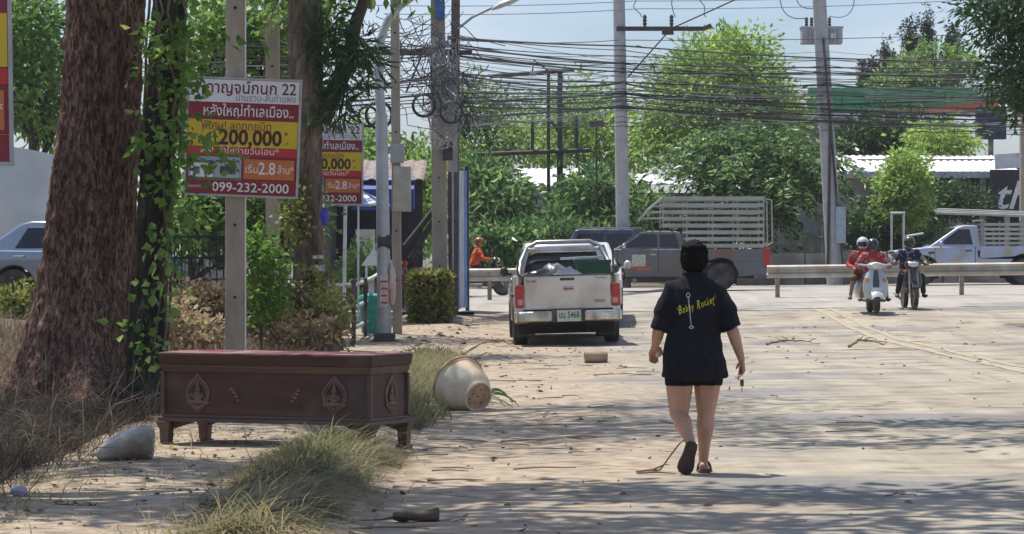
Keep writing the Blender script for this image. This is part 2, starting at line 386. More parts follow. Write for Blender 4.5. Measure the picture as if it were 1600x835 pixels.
# ------------------------------------------------------------------ concrete barrier and guardrails
STEEL = mat('galvanised_rail', (.5, .49, .46), .5, .35, var=.2, scale=3, dust=(.42, .37, .3), damt=.6)
STEELD = mat('rail_post', (.3, .27, .23), .8, .2, var=.3, scale=6)
def guardrail(label, x0, x1, y, n, drop=0.):
    t = thing('guardrail', label, 'guardrail', (x0, y, zg(x0, y)), group='guardrails along the main road')
    prof = [(0, .44), (.06, .475), (.06, .525), (-.01, .57), (-.01, .61), (.06, .65), (.06, .70), (0, .735)]
    b = MB(); rings = []
    for k in range(13):
        x = (x1 - x0) * k / 12; z = zg(x0 + x, y) - zg(x0, y)
        rings.append([Vector((x, -p - .02 - .01 * q, z + h + drop)) for p, h, q in [(p, h, 0) for p, h in prof] + [(p, h, -.9) for p, h in prof[::-1]]])
    b.loft(rings, True); b.build('rail_beam', STEEL, t, smooth=50)
    pm = MB().box((0, .06, .33), (.1, .1, .8)).mesh('post', bevel=.01)
    for k in range(n):
        x = .25 + (x1 - x0 - .5) * k / max(1, n - 1); o = link('post', pm, STEELD, t); o.location = (x, 0, zg(x0 + x, y) - zg(x0, y))
        bl = link('bolt', MB().box((0, -.075, .6), (.05, .02, .05)).mesh('bolt'), STEELD, t); bl.location = o.location
    return t
guardrail('long steel guardrail in front of the silver pickup at the right', XP(1198, 70), 21, 70, 8)
guardrail('short steel guardrail stretch between the hanging banner and the parked pickup', XP(700, 71), XP(830, 71), 71, 3)
b = MB()
prof = [(-.3, 0), (-.3, .25), (-.14, .42), (-.1, 1.0), (.1, 1.0), (.14, .42), (.3, .25), (.3, 0)]
xs = np.linspace(XP(1150, 95), 26, 10)
t = thing('concrete_barrier', 'weathered low concrete barrier wall along the far side of the main road', 'barrier', (xs[0], 95, zg(xs[0], 95) - .03))
CONC = mat('weathered_concrete', (.3, .28, .25), .95, var=.35, scale=1.6, bump=.4, bscale=12, dust=(.16, .14, .11), dscale=1.2, damt=.45)
for i in range(len(xs) - 1):
    MB().prism(prof, lambda y, z: Vector((xs[i] - xs[0] + .02, y, z + zg(xs[i], 95) - zg(xs[0], 95))), lambda y, z: Vector((xs[i + 1] - xs[0] - .02, y, z + zg(xs[i + 1], 95) - zg(xs[0], 95)))).build('barrier_segment', CONC, t, bevel=.015)

# ------------------------------------------------------------------ buildings on the far side
WHITEP = mat('white_painted_metal', (.74, .75, .76), .5, var=.08, scale=2, dust=(.5, .46, .4), damt=.25)
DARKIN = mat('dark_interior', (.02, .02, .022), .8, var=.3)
GREYW = mat('grey_corrugated_sheet', (.36, .39, .43), .55, .2, var=.15, scale=1.5, dust=(.3, .26, .2), damt=.35)
TANW = mat('tan_siding', (.42, .36, .29), .8, var=.12, scale=2)
REDP = mat('red_panel', (.35, .03, .04), .6)
def corrug(x0, x1, y0, z0, y1, z1, pitch=.25, amp=.03, th=.03):
    b = MB(); n = int((x1 - x0) / pitch * 4); rings = []
    dirv = Vector((0, y1 - y0, z1 - z0)).normalized(); nr = Vector((0, -dirv.z, dirv.y))
    for k in range(n + 1):
        x = x0 + (x1 - x0) * k / n; a = nr * (amp * (0, 1, 1, 0)[k % 4])
        rings.append([Vector((x, y0, z0)) + a, Vector((x, y1, z1)) + a, Vector((x, y1, z1)) + a - nr * th, Vector((x, y0, z0)) + a - nr * th])
    return b.loft(rings, True)
# long shed with white roof at the right
D = 106
g0 = zg(12, D)
t = thing('roadside_shop', 'low shop with long white corrugated roof and dark open front', 'building', (XP(1300, D), D, g0))
w = XP(1610, D) - XP(1300, D)
def zz(py, d=D): return W(800, py, d).z - g0
corrug(-.3, w * .92, -1.4, zz(271), 5.2, zz(236)).build('roof', WHITEP, t)
MB().box((w * .45, -1.43, zz(275)), (w * .92, .06, .22)).build('gutter', mat('grey_gutter', (.45, .46, .47), .6), t)
ms = MB(); ms.box((w * .87, -1.75, zz(254)), (w * .18, .12, .5), Matrix.Rotation(-.06, 3, 'Y') ).build('side_roof_fascia', WHITEP, t)
MB().box((w * .11, 0, 1.85), (w * .22, .2, 3.7)).build('wall', mat('grey_render', (.4, .39, .37), .9, var=.2, scale=1.5), t)
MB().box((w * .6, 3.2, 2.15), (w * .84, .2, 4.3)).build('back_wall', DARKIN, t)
for k, x in enumerate((.23, .42, .6, .74, .86)): MB().box((w * x, -.9, 1.85), (.18, .18, 3.7)).build('column', mat('shop_column', (.62, .6, .56), .8), t)
MB().box((w * .665, -.4, 1.75), (1.0, .08, 2.6)).build('shop_shutter', REDP, t)
MB().box((w * .61, -.75, 1.9), (.5, .06, 2.0)).build('poster_board', WHITEP, t)
MB().box((w * .4, -.6, 1.9), (2.2, .06, 1.5)).build('green_screen', mat('dark_green_screen', (.03, .07, .05), .8), t)
p = thing('shop_sign', 'black shop sign panel with white italic letters under the white roof', 'sign', (XP(1548, 104), 104, g0))
MB().box((.85, 0, zz(300, 104)), (1.75, .1, 1.5)).build('board', mat('black_board', (.018, .016, .02), .5), p)
for zpost in (.1, 1.6): MB().box((zpost, .06, .9), (.1, .1, 1.8)).build('post', STEELD, p)
flat_text('lettering', 'th', 1.35, mat('white_letters', (.8, .8, .8), .6), p, (.1, -.056, zz(326, 104)), .01, shear=.3)
# grey corrugated wall left of it
t = thing('corrugated_wall', 'blue grey corrugated sheet wall behind the roadside tree', 'wall', (XP(1185, 101), 101, zg(8, 101)))
ww = XP(1318, 101) - XP(1185, 101)
for k in range(4):
    b = MB(); x0 = ww * k / 4 + .01; x1 = ww * (k + 1) / 4 - .01; n = 16; rings = []
    for i in range(n + 1):
        x = x0 + (x1 - x0) * i / n; a = .025 * (0, 1, 1, 0)[i % 4]
        rings.append([Vector((x, -a, 0)), Vector((x, -a, 2.35)), Vector((x, .03 - a, 2.35)), Vector((x, .03 - a, 0))])
    b.loft(rings).build('sheet', GREYW, t)
# pale house glimpsed through the mango leaves
t = thing('pale_house', 'pale blue grey house wall glimpsed between the mango like leaves', 'building', (XP(815, 104), 104, zg(2, 104)))
hw_ = XP(905, 104) - XP(815, 104); hz = W(0, 292, 104).z - t.location.z
MB().box((hw_ / 2, 1.5, hz / 2), (hw_, 3, hz)).build('wall', mat('pale_blue_wall', (.42, .47, .5), .8, var=.12, scale=1.2), t); corrug(-.2, hw_ + .2, -.5, hz + .02, 3.4, hz + .7).build('roof', WHITEP, t)
MB().box((hw_ * .55, -.03, hz * .55), (.9, .06, 1.1)).build('window', mat('dark_pane', (.05, .06, .07), .2), t); MB().box((hw_ * .9, -.05, hz / 2), (.14, .1, hz)).build('corner_pillar', WHITEP, t)
t = thing('pipe_frame', 'thin white pipe gate frame beside the small round tree', 'frame', (XP(1393, 97), 97, zg(12, 97)))
px_ = XP(1412, 97) - XP(1393, 97); pz_ = W(0, 333, 97).z - t.location.z
for x in (0, px_): MB().tube([(x, 0, 0), (x, 0, pz_)], .035, 8).build('upright', WHITEP, t)
MB().tube([(-.04, 0, pz_), (px_ + .04, 0, pz_)], .035, 8).build('top_bar', WHITEP, t); MB().tube([(px_, 0, pz_ - .75), (px_ + .6, -.2, pz_ - .65)], .035, 8).build('side_arm', WHITEP, t)
# tan siding house
D = 124; g0 = zg(12, D)
t = thing('sided_house', 'tan boarded house with flat white canopy behind the transformer pole', 'building', (XP(1205, D), D, g0))
x1 = XP(1322, D) - XP(1205, D); zt = W(800, 193, D).z - g0
for k in range(11):
    MB().box((x1 / 2, .02 * (k % 2) - .02, zt - .24 - k * .42), (x1, .12, .40)).build('board', TANW, t)
MB().box((x1 / 2, 2, zt / 2), (x1 - .1, 3.8, zt - .1)).build('house_body', TANW, t)
MB().box((x1 / 2 - .1, 1, zt + .1), (x1 + .5, 5, .18)).build('roof', mat('grey_roof', (.3, .31, .33), .8), t)
MB().box((x1 + .5, -.6, W(800, 224, D).z - g0), (4.0, 1.6, .12)).build('canopy', WHITEP, t)
MB().box((x1 + 1.2, -.1, W(800, 237, D).z - g0), (2.2, .1, .8)).build('window', mat('pale_pane', (.5, .52, .5), .3), t)
# green petrol canopy
D = 138; g0 = zg(12, D)
t = thing('station_canopy', 'long green canopy fascia with orange underline above the white roof', 'canopy', (XP(1262, D), D, g0))
xw = XP(1528, D) - XP(1262, D); z0 = W(800, 176, D).z - g0; z1 = W(800, 137, D).z - g0
GRN = mat('green_fascia', (.05, .36, .12), .5, var=.15, scale=.6); ORG = mat('orange_trim', (.5, .16, .06), .6)
for k in range(5):
    MB().box((xw * (k + .5) / 5, 0, (z0 + z1) / 2), (xw / 5 - .03, .3, z1 - z0)).build('fascia_panel', GRN, t, bevel=.02)
MB().box((xw / 2, 3.2, (z0 + z1) / 2), (xw, 6, .9)).build('canopy_slab', mat('canopy_white', (.6, .6, .6), .7), t)
MB().prism([(xw * .38, z0 - .02), (xw + .9, z0 - .02), (xw + .9, z0 + .55)], lambda x, z: Vector((x, -.22, z)), lambda x, z: Vector((x, -.17, z))).build('orange_wedge', ORG, t)
MB().box((xw / 2, -.16, z0 - .12), (xw + 1.5, .2, .16)).build('white_trim', WHITEP, t)
MB().box((xw + .9, 0, (z0 + z1) / 2 + .3), (1.7, .3, .75)).build('white_panel', WHITEP, t)
MB().box((xw + 2.2, 0, (z0 + z1) / 2), (.85, .3, 1.5)).build('orange_panel', mat('orange_panel', (.55, .12, .05), .6), t)
for x in (.12, .5, .88): MB().box((xw * x, 3, z0 / 2), (.5, .5, z0)).build('column', WHITEP, t)
t = thing('blue_sign_box', 'dark blue sign box on a post under the green canopy', 'sign', (XP(1548, 128), 128, zg(14, 128)))
MB().box((0, 0, W(800, 193, 128).z - .7), (1.25, .4, 1.35)).build('sign_box', mat('navy_box', (.03, .03, .1), .5), t, bevel=.03); MB().box((0, 0, 3), (.2, .2, 6)).build('post', STEELD, t)

# ------------------------------------------------------------------ left background: lot with tarpaulin, fence, shop
TARP = mat('pale_tarpaulin', (.62, .66, .67), .6, var=.1, scale=1.5, bump=.3, bscale=3)
t = thing('tarpaulin_screen', 'large pale grey tarpaulin screen sagging behind the big trunk at left', 'tarpaulin', (XP(-40, 62), 62, zg(-10, 62)))
xs = np.linspace(0, XP(104, 62) - XP(-40, 62), 15); zs = np.linspace(.9, W(0, 226, 62).z - t.location.z, 10); V = []
for z in zs:
    for x in xs:
        u = x / xs[-1]; top = z - (z / zs[-1]) * .28 * u * u; V.append((x, .12 * math.sin(u * 9 + z) + .08 * noise.noise((x, z, 4)), top))
Q = [(j * 15 + i, j * 15 + i + 1, (j + 1) * 15 + i + 1, (j + 1) * 15 + i) for j in range(9) for i in range(14)]
npmesh('sheet', V, Q, TARP, t, smooth=True)
for x in (0, xs[-1]): MB().tube([(x, .16, 0), (x, .16, zs[-1] + .1)], .04).build('pole', STEELD, t)
# black bar fence
BLK = mat('black_iron', (.02, .02, .022), .5, .3)
t = thing('bar_fence', 'black upright bar fence between vine trunk and concrete sign pole', 'fence', (XP(262, 47), 47, zg(-5.3, 47)))
fw = XP(470, 47) - XP(262, 47); zb_, zt_ = W(0, 442, 47).z - zg(-5.3, 47), W(0, 366, 47).z - zg(-5.3, 47)
bm_ = MB().box((0, 0, (zb_ + zt_) / 2), (.022, .022, zt_ - zb_)).mesh('bar')
for k in range(20): o = link('bar', bm_, BLK, t); o.location.x = fw * k / 19
for z in (zb_ + .05, zb_ + .38, zt_ - .04): MB().box((fw / 2, 0, z), (fw + .1, .035, .035)).build('rail', BLK, t)
MB().box((fw / 2, .05, zb_ / 2 - .1), (fw + 1.2, .2, zb_ + .1)).build('plinth', CONC, t, bevel=.02)
# shop shed behind the lamp post
t = thing('street_shop', 'dim street shop with blue awning behind the grey lamp post', 'building', (XP(515, 66), 66, zg(-3, 66)))
sw = XP(655, 66) - XP(515, 66)
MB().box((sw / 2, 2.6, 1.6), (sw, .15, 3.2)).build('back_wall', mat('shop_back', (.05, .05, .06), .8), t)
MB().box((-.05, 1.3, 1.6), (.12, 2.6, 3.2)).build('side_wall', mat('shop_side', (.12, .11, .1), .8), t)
corrug(-.2, sw + .1, -.3, 2.75, 2.7, 3.25).build('roof', mat('rusty_roof', (.25, .2, .17), .8, var=.3), t)
MB().prism([(-.5, 2.55), (.1, 2.85), (.1, 2.2), (-.5, 2.1)], lambda y, z: Vector((.5, y, z)), lambda y, z: Vector((sw - .1, y, z))).build('blue_awning', mat('blue_awning', (.03, .07, .3), .6), t)
MB().box((.75, .4, 1.25), (.42, .06, .9)).build('poster', WHITEP, t)
MB().box((.45, 1, .5), (1.2, .6, 1.0)).build('counter', mat('counter', (.2, .18, .15), .7), t, bevel=.02)
t = thing('parasol', 'small white and blue striped parasol edge beside the second sign', 'parasol', (XP(560, 60), 60, zg(-3, 60)))
MB().tube([(0, 0, 0), (0, 0, 2.55)], .02).build('pole', WHITEP, t)
n = 16
for k in range(n):
    a0, a1 = 2 * PI * k / n, 2 * PI * (k + 1) / n; r = .62
    MB().add([(0, 0, 2.62), (r * math.cos(a0), r * math.sin(a0), 2.3), (r * math.cos(a1), r * math.sin(a1), 2.3), (0, 0, 2.6), (r * math.cos(a0), r * math.sin(a0), 2.28), (r * math.cos(a1), r * math.sin(a1), 2.28)], [(0, 1, 2), (5, 4, 3), (1, 4, 5, 2)]).build('canopy_panel', WHITEP if k % 2 else mat('blue_cloth', (.1, .16, .4), .8), t)

# ================================================================== VEGETATION
LF_MID = leafmat('leaves_mid', [(0.053, 0.107, 0.029), (0.109, 0.201, 0.05), (0.201, 0.315, 0.078), (0.335, 0.448, 0.116)])
LF_LIGHT = leafmat('leaves_light', [(0.081, 0.149, 0.034), (0.154, 0.258, 0.057), (0.255, 0.381, 0.088), (0.41, 0.496, 0.135)])
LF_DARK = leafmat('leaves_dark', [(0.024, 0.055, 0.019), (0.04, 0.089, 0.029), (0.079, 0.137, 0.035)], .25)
LF_MANGO = leafmat('leaves_mango', [(0.019, 0.049, 0.022), (0.047, 0.109, 0.04), (0.149, 0.254, 0.075), (0.338, 0.464, 0.175)], .34, .32)
LF_CYP = leafmat('leaves_column', [(.02, .045, .03), (.035, .07, .04), (.05, .085, .045)], .15)
LF_VINE = leafmat('leaves_vine', [(0.051, 0.113, 0.023), (0.113, 0.212, 0.034), (0.216, 0.344, 0.057)], .45)
LF_DRY = leafmat('leaves_dry', [(0.091, 0.065, 0.036), (0.182, 0.13, 0.072), (0.312, 0.234, 0.13), (0.442, 0.364, 0.221)], .25, .8)
LF_OLIVE = leafmat('leaves_olive', [(0.078, 0.093, 0.027), (0.155, 0.178, 0.042), (0.279, 0.279, 0.073), (0.389, 0.342, 0.122)], .35)
BARK_G = mat('bark_grey', (.16, .125, .1), .95, var=.4, scale=7, bump=1, bscale=14, stretch=(1, 1, .25))
BARK_D = mat('bark_dark', (.07, .055, .045), .95, var=.4, scale=8, bump=1, bscale=16, stretch=(1, 1, .25))

def limb_path(a, b, n=6, wob=.12, sag=0.):
    a, b = Vector(a), Vector(b); L_ = (b - a).length; s = random.random() * 90; out = []
    for i in range(n + 1):
        t = i / n; w = wob * L_ * math.sin(PI * t) * .5
        out.append(a.lerp(b, t) + Vector((w * noise.noise((s, t * 3, 0)), w * noise.noise((0, t * 3, s)), w * .6 * noise.noise((t * 3, s, s)) - sag * 4 * t * (1 - t))))
    return out
def tree(name, label, px, d, blobs, n, ln, wd, m, trunk_r=.18, bark=None, group=None, cl=.4, per=26, shell=.4, hue=(0, 1), ground_dz=0., base=None, limbs=True, spray=None):
    """blobs given as photo pixel boxes at distance d: (px, py, dy, rx_px, rz_px, depth radius m)"""
    bx, by = (XP(px, d), d) if base is None else base; z0 = zg(bx, by) + ground_dz
    t = thing(name, label, 'tree', (bx, by, z0), group=group); B = []
    for (qx, qy, dy, rx, rz, ry) in blobs:
        dd = d + dy; c = W(qx, qy, dd); B.append(((c.x - bx, c.y - by, c.z - z0), (rx / F * dd, ry, rz / F * dd)))
    cz = min(b[0][2] for b in B); tk = MB(); fork = Vector((0, 0, max(.6, cz * .55))); tk.tube(limb_path((0, 0, -.2), fork, 5, .1), [trunk_r * 1.35] + [trunk_r * (1 - .06 * i) for i in range(5)], 9)
    if limbs:
        for (c, r) in B:
            e = Vector(c) + Vector((0, 0, -.15 * r[2])); tk.tube(limb_path(fork - Vector((0, 0, .1)), e, 6, .25), [trunk_r * .62 * (1 - i / 7.5) for i in range(7)], 6)
            for k in range(4):
                u = Vector((random.uniform(-1, 1) * r[0], random.uniform(-1, 1) * r[1], random.uniform(-.4, 1) * r[2])) * .8
                s_ = fork.lerp(e, random.uniform(.5, .95)); tk.tube(limb_path(s_, Vector(c) + u, 5, .25), [trunk_r * .28 * (1 - i / 6) + .008 for i in range(6)], 5)
    tk.build('trunk', bark or BARK_G, t, smooth=60)
    cr = foliage('crown', B, n, ln, wd, m, t, cl, per, shell, hue)
    if spray:
        P, D_ = crown_points(B, spray[0], .3, 2, .6); D_ = D_ * np.array([1, 1, .3]) + np.array([0, 0, .05]); V, Q = sprays(P, D_, spray[1], spray[2], spray[3], spray[4], .45)
        npmesh('hanging_sprays', V, Q, m, t, np.repeat(np.clip(hue[0] + (hue[1] - hue[0]) * RNG.random(len(Q)), 0, 1), 4))
    return t

# --- trees across the main road
tree('broadleaf_tree', 'tall rounded green tree rising highest above the cables in the middle', 1130, 112, [(1110, 120, 0, 80, 50, 3), (1070, 165, -1, 60, 50, 3), (1180, 150, 1, 60, 60, 3), (1150, 82, 1, 58, 32, 2.2), (1125, 225, -1, 95, 45, 3), (1028, 205, 0, 38, 40, 2), (1215, 185, 0, 40, 45, 2)], 21000, .26, .1, LF_LIGHT, .3, cl=.34, per=44)
tree('pinnate_tree', 'glossy tree with drooping feathery branches over the pickup cage', 1185, 97.5, [(1150, 240, 0, 60, 24, 2), (1215, 235, -.6, 60, 26, 1.6), (1190, 290, -.6, 64, 32, 1.6), (1245, 275, -1, 36, 20, 1.2), (1110, 250, 0, 45, 16, 1.2)], 2600, .2, .085, LF_MANGO, .14, BARK_D, cl=.24, per=34, spray=(620, 11, .26, .085, 1.25))
tree('mango_tree', 'leafy mango like tree left of the tall round pole', 800, 98, [(785, 315, 0, 60, 45, 2.2), (755, 290, .5, 45, 50, 1.8), (855, 352, -.4, 50, 30, 1.8), (770, 365, -.6, 50, 40, 1.4)], 5200, .36, .1, LF_MANGO, .16, BARK_D, cl=.12, per=14)
tree('mango_tree', 'leafy tree right behind the tall round pole', 935, 99, [(930, 300, 0, 60, 34, 2), (990, 322, .4, 50, 26, 1.8), (925, 335, -.3, 40, 30, 1.6), (970, 345, -.4, 60, 26, 1.6)], 4600, .36, .1, LF_MANGO, .15, BARK_D, cl=.12, per=14, hue=(.15, 1))
tree('light_tree', 'loose yellow green tree behind the steel billboard frame', 900, 118, [(905, 185, 0, 75, 52, 3), (860, 220, 1, 60, 45, 2.4), (960, 235, 0, 60, 45, 2.4)], 6000, .26, .1, LF_LIGHT, .2, cl=.36, per=36, shell=.2, hue=(.1, .95))
tree('thin_tree', 'sparse tree with sky showing through beside the wire bundle pole', 765, 112, [(760, 165, 0, 60, 42, 2), (790, 215, 0, 62, 50, 2.4), (735, 240, 0, 45, 55, 2)], 3800, .25, .09, LF_MID, .16, BARK_D, cl=.34, per=34, shell=.15)
tree('round_tree', 'small dense round green tree before the white roofed shop', 1412, 99, [(1412, 288, 0, 36, 36, .9), (1408, 325, -.1, 38, 32, .9), (1416, 262, 0, 24, 24, .6)], 7500, .15, .085, LF_LIGHT, .08, BARK_D, cl=.16, per=30, hue=(.3, 1))
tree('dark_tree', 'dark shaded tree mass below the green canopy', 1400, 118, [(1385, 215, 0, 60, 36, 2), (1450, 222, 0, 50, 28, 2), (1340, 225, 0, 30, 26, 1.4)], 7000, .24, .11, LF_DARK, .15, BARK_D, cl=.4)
tree('shop_shrub_tree', 'pale leaved shrub above the white shop roof', 1450, 112, [(1452, 212, 0, 32, 16, 1), (1490, 215, 0, 35, 14, 1)], 1800, .22, .1, LF_LIGHT, .06, BARK_D, cl=.3, hue=(.4, 1))
for i, (qx, qy, rx, rz, lb) in enumerate([(1448, 45, 10, 36, 'tallest slim dark columnar tree in the group above the green canopy'), (1423, 62, 17, 36, 'broad columnar tree left of the tallest one'), (1385, 77, 8, 15, 'short columnar tree at the left of the columnar group'), (1487, 62, 9, 26, 'slim columnar tree nearest the dark overhanging branches'), (1366, 100, 6, 12, 'tiny columnar treetop second from the left above the green canopy'), (1349, 107, 6, 11, 'leftmost tiny columnar treetop above the green canopy')]):
    tree('columnar_tree', lb, qx, 150, [(qx, qy, 0, rx, rz, rx / F * 150 * 1.2), (qx + 2, qy + rz, 0, rx * 1.15, rz, rx / F * 150 * 1.2), (qx, qy + 2 * rz, 0, rx * 1.1, rz, .6)], 3600 if rz > 20 else 1200, .16, .07, LF_CYP, .12, BARK_D, 'columnar trees above the green canopy', cl=.08, per=12, shell=.1)
tree('light_tree', 'pale green bushy treetop just below the columnar trees', 1462, 145, [(1462, 82, 0, 16, 14, 1), (1418, 108, 0, 22, 14, 1.2), (1498, 100, 0, 28, 18, 1.2), (1460, 122, 0, 60, 12, 1.4), (1395, 130, 0, 50, 8, 1.2)], 3000, .26, .12, LF_MID, .14, BARK_D, cl=.3, per=34)
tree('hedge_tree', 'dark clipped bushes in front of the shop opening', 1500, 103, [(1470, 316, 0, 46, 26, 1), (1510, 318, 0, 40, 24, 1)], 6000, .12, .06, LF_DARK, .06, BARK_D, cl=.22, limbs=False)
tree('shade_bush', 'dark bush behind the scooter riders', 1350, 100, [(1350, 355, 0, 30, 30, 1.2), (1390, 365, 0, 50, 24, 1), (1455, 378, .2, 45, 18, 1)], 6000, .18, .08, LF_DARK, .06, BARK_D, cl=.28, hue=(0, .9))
# shrubs low along the far verge
tree('verge_shrub', 'low mixed shrubs behind the orange rider', 770, 94.5, [(745, 385, 0, 40, 30, .9), (800, 385, 0, 45, 32, 1), (860, 375, 0, 45, 30, 1), (930, 375, 0, 50, 26, 1)], 4600, .3, .09, LF_MANGO, .05, BARK_D, cl=.14, per=14, limbs=False)
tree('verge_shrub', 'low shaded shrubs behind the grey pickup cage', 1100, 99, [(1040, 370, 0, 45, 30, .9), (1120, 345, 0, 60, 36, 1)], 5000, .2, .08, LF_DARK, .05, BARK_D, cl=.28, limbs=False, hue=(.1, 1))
# right foreground overhang: a roadside tree whose crown reaches into the picture
tree('overhanging_tree', 'dark overhanging branches with drooping leaves at the upper right', 0, 58, [(1590, 25, 0, 78, 60, 1.6), (1640, 110, 0, 90, 60, 2), (1600, 120, -.6, 46, 42, 1), (1700, -20, 0, 150, 90, 3), (1545, 15, -.5, 36, 30, .8), (1585, 165, -.4, 22, 24, .6)], 15000, .17, .05, LF_DARK, .3, BARK_D, base=(14.5, 58), cl=.26, hue=(0, 1))
# far wood line that closes the horizon
t = tag(foliage('far_wood', [((x, 190 + random.uniform(-8, 8), 2.2 + random.uniform(-1, 1)), (7, 4, 3)) for x in np.arange(-60, 62, 6.5)], 12000, .6, .3, LF_MID, None, 1.0, 22, .3), 'hazy line of far trees closing the view', 'wood', kind='stuff')

# --- left side: backdrop trees between the pale tarpaulin and the second sign
tree('backdrop_tree', 'dark leafy tree hanging behind the big trunk at the far left', 60, 66, [(60, 60, 0, 62, 75, 1.8), (40, 150, 0, 48, 60, 1.6), (85, 170, .5, 40, 50, 1.4), (10, 40, 0, 50, 60, 1.6)], 5200, .22, .085, LF_MID, .18, BARK_D, cl=.27, per=34, hue=(0, .7))
tree('backdrop_tree', 'dense green tree filling the gap above the first sign', 330, 62, [(330, 60, 0, 70, 70, 1.6), (405, 90, .5, 60, 70, 1.8), (455, 40, 0, 60, 60, 1.6), (300, 170, .5, 50, 70, 1.6), (430, 170, 1, 50, 50, 1.4)], 8200, .2, .085, LF_MID, .2, BARK_D, cl=.27, per=34, shell=.25)
tree('backdrop_tree', 'bushy tree behind the second sign and lamp post', 560, 78, [(640, 280, 0, 50, 60, 1.6), (560, 230, 1, 40, 40, 1.4), (660, 330, -.5, 40, 50, 1.4), (600, 350, 0, 60, 50, 1.4)], 6000, .22, .085, LF_MID, .14, BARK_D, cl=.27, per=32)
tree('lot_tree', 'green shrub tree behind the bar fence', 300, 52, [(290, 345, 0, 45, 40, 1), (335, 320, .5, 40, 40, 1), (395, 350, .6, 35, 45, 1), (440, 345, .6, 35, 50, 1)], 7000, .15, .07, LF_MID, .07, BARK_D, cl=.26, hue=(0, .8))

# --- the big rough trunk in the foreground and its neighbours
def barkmat(name, c0, c1, c2, sc):
    m = bpy.data.materials.new(name); m.use_nodes = True; t = m.node_tree; N = t.nodes; L = t.links; b = N['Principled BSDF']; b.inputs['Roughness'].default_value = .95; b.inputs['Specular IOR Level'].default_value = .15
    tc = N.new('ShaderNodeTexCoord'); mp = N.new('ShaderNodeMapping'); mp.inputs['Scale'].default_value = (1, 1, .26); L.new(tc.outputs['Object'], mp.inputs['Vector'])
    v = N.new('ShaderNodeTexVoronoi'); v.inputs['Scale'].default_value = sc; v.inputs['Randomness'].default_value = 1
    n = N.new('ShaderNodeTexNoise'); n.inputs['Scale'].default_value = sc * 1.4; n.inputs['Detail'].default_value = 8; n.inputs['Roughness'].default_value = .7; n.inputs['Distortion'].default_value = .6
    n2 = N.new('ShaderNodeTexNoise'); n2.inputs['Scale'].default_value = 2.2; n2.inputs['Detail'].default_value = 6
    add = N.new('ShaderNodeVectorMath'); add.operation = 'MULTIPLY_ADD'; add.inputs[1].default_value = (.12, .12, .12)
    L.new(n.outputs['Color'], add.inputs[0]); L.new(mp.outputs['Vector'], add.inputs[2]); L.new(add.outputs['Vector'], v.inputs['Vector']); L.new(mp.outputs['Vector'], n.inputs['Vector']); L.new(mp.outputs['Vector'], n2.inputs['Vector'])
    r = N.new('ShaderNodeValToRGB'); e = r.color_ramp.elements; e.new(.5)
    for k, (p, c) in zip(e, ((.38, c0), (.5, c1), (.63, c2))): k.position = p; k.color = tuple(c) + (1,)
    L.new(n.outputs['Fac'], r.inputs['Fac'])
    r2 = N.new('ShaderNodeValToRGB'); r2.color_ramp.elements[0].position = .35; r2.color_ramp.elements[1].position = .6; r2.color_ramp.elements[0].color = (.55, .5, .48, 1); L.new(n2.outputs['Fac'], r2.inputs['Fac'])
    x = N.new('ShaderNodeMix'); x.data_type = 'RGBA'; x.blend_type = 'MULTIPLY'; x.inputs['Factor'].default_value = .9; L.new(r.outputs['Color'], x.inputs['A']); L.new(r2.outputs['Color'], x.inputs['B']); L.new(x.outputs['Result'], b.inputs['Base Color'])
    bp = N.new('ShaderNodeBump'); bp.inputs['Strength'].default_value = 1; bp.inputs['Distance'].default_value = .03
    ad = N.new('ShaderNodeMath'); ad.operation = 'ADD'; L.new(n.outputs['Fac'], ad.inputs[0]); L.new(v.outputs['Distance'], ad.inputs[1]); L.new(ad.outputs['Value'], bp.inputs['Height']); L.new(bp.outputs['Normal'], b.inputs['Normal'])
    MATS[name] = m; return m
BARK_R = barkmat('flaky_red_bark', (.07, .036, .026), (.29, .165, .118), (.62, .44, .34), 24)
BARK_V = barkmat('vine_bark', (.03, .026, .02), (.07, .06, .045), (.14, .12, .09), 10)
BARK_P = barkmat('pale_bark', (.12, .09, .065), (.22, .17, .125), (.34, .275, .21), 8)
def big_trunk(path, rad, m, parent, n=72, rows=150, amp=.035, flare=None, fluted=0.):
    """path, rad: control lists (bottom to top); surface displaced by ridged noise"""
    zs = np.linspace(0, 1, len(path)); V = []; P = np.array([tuple(p) for p in path]); s = random.random() * 50
    for j in range(rows + 1):
        t = j / rows; c = np.array([np.interp(t, zs, P[:, k]) for k in range(3)]); r = float(np.interp(t, zs, rad))
        for i in range(n):
            a = 2 * PI * i / n; ca, sa = math.cos(a), math.sin(a); rr = r
            if flare: rr += flare[0] * max(0, 1 - t / flare[1]) ** 2 * (1 + .7 * math.sin(a * 5 + 1) + .4 * math.sin(a * 3))
            q = Vector((ca * 2.2, sa * 2.2, c[2] * 1.0 + s)); rr += amp * (noise.turbulence(q * 1.6, 3, False) - .6) * 1.2 + amp * .9 * noise.noise(q * 6) + amp * .6 * noise.noise(q * 14) + fluted * math.sin(a * 4 + c[2] * .5) * r
            V.append((c[0] + ca * rr, c[1] + sa * rr, c[2]))
    Q = [(j * n + i, j * n + (i + 1) % n, (j + 1) * n + (i + 1) % n, (j + 1) * n + i) for j in range(rows) for i in range(n)]
    return npmesh('trunk', V, Q, m, parent, smooth=True)
def rel(px, py, d, o): return W(px, py, d) - Vector(o)
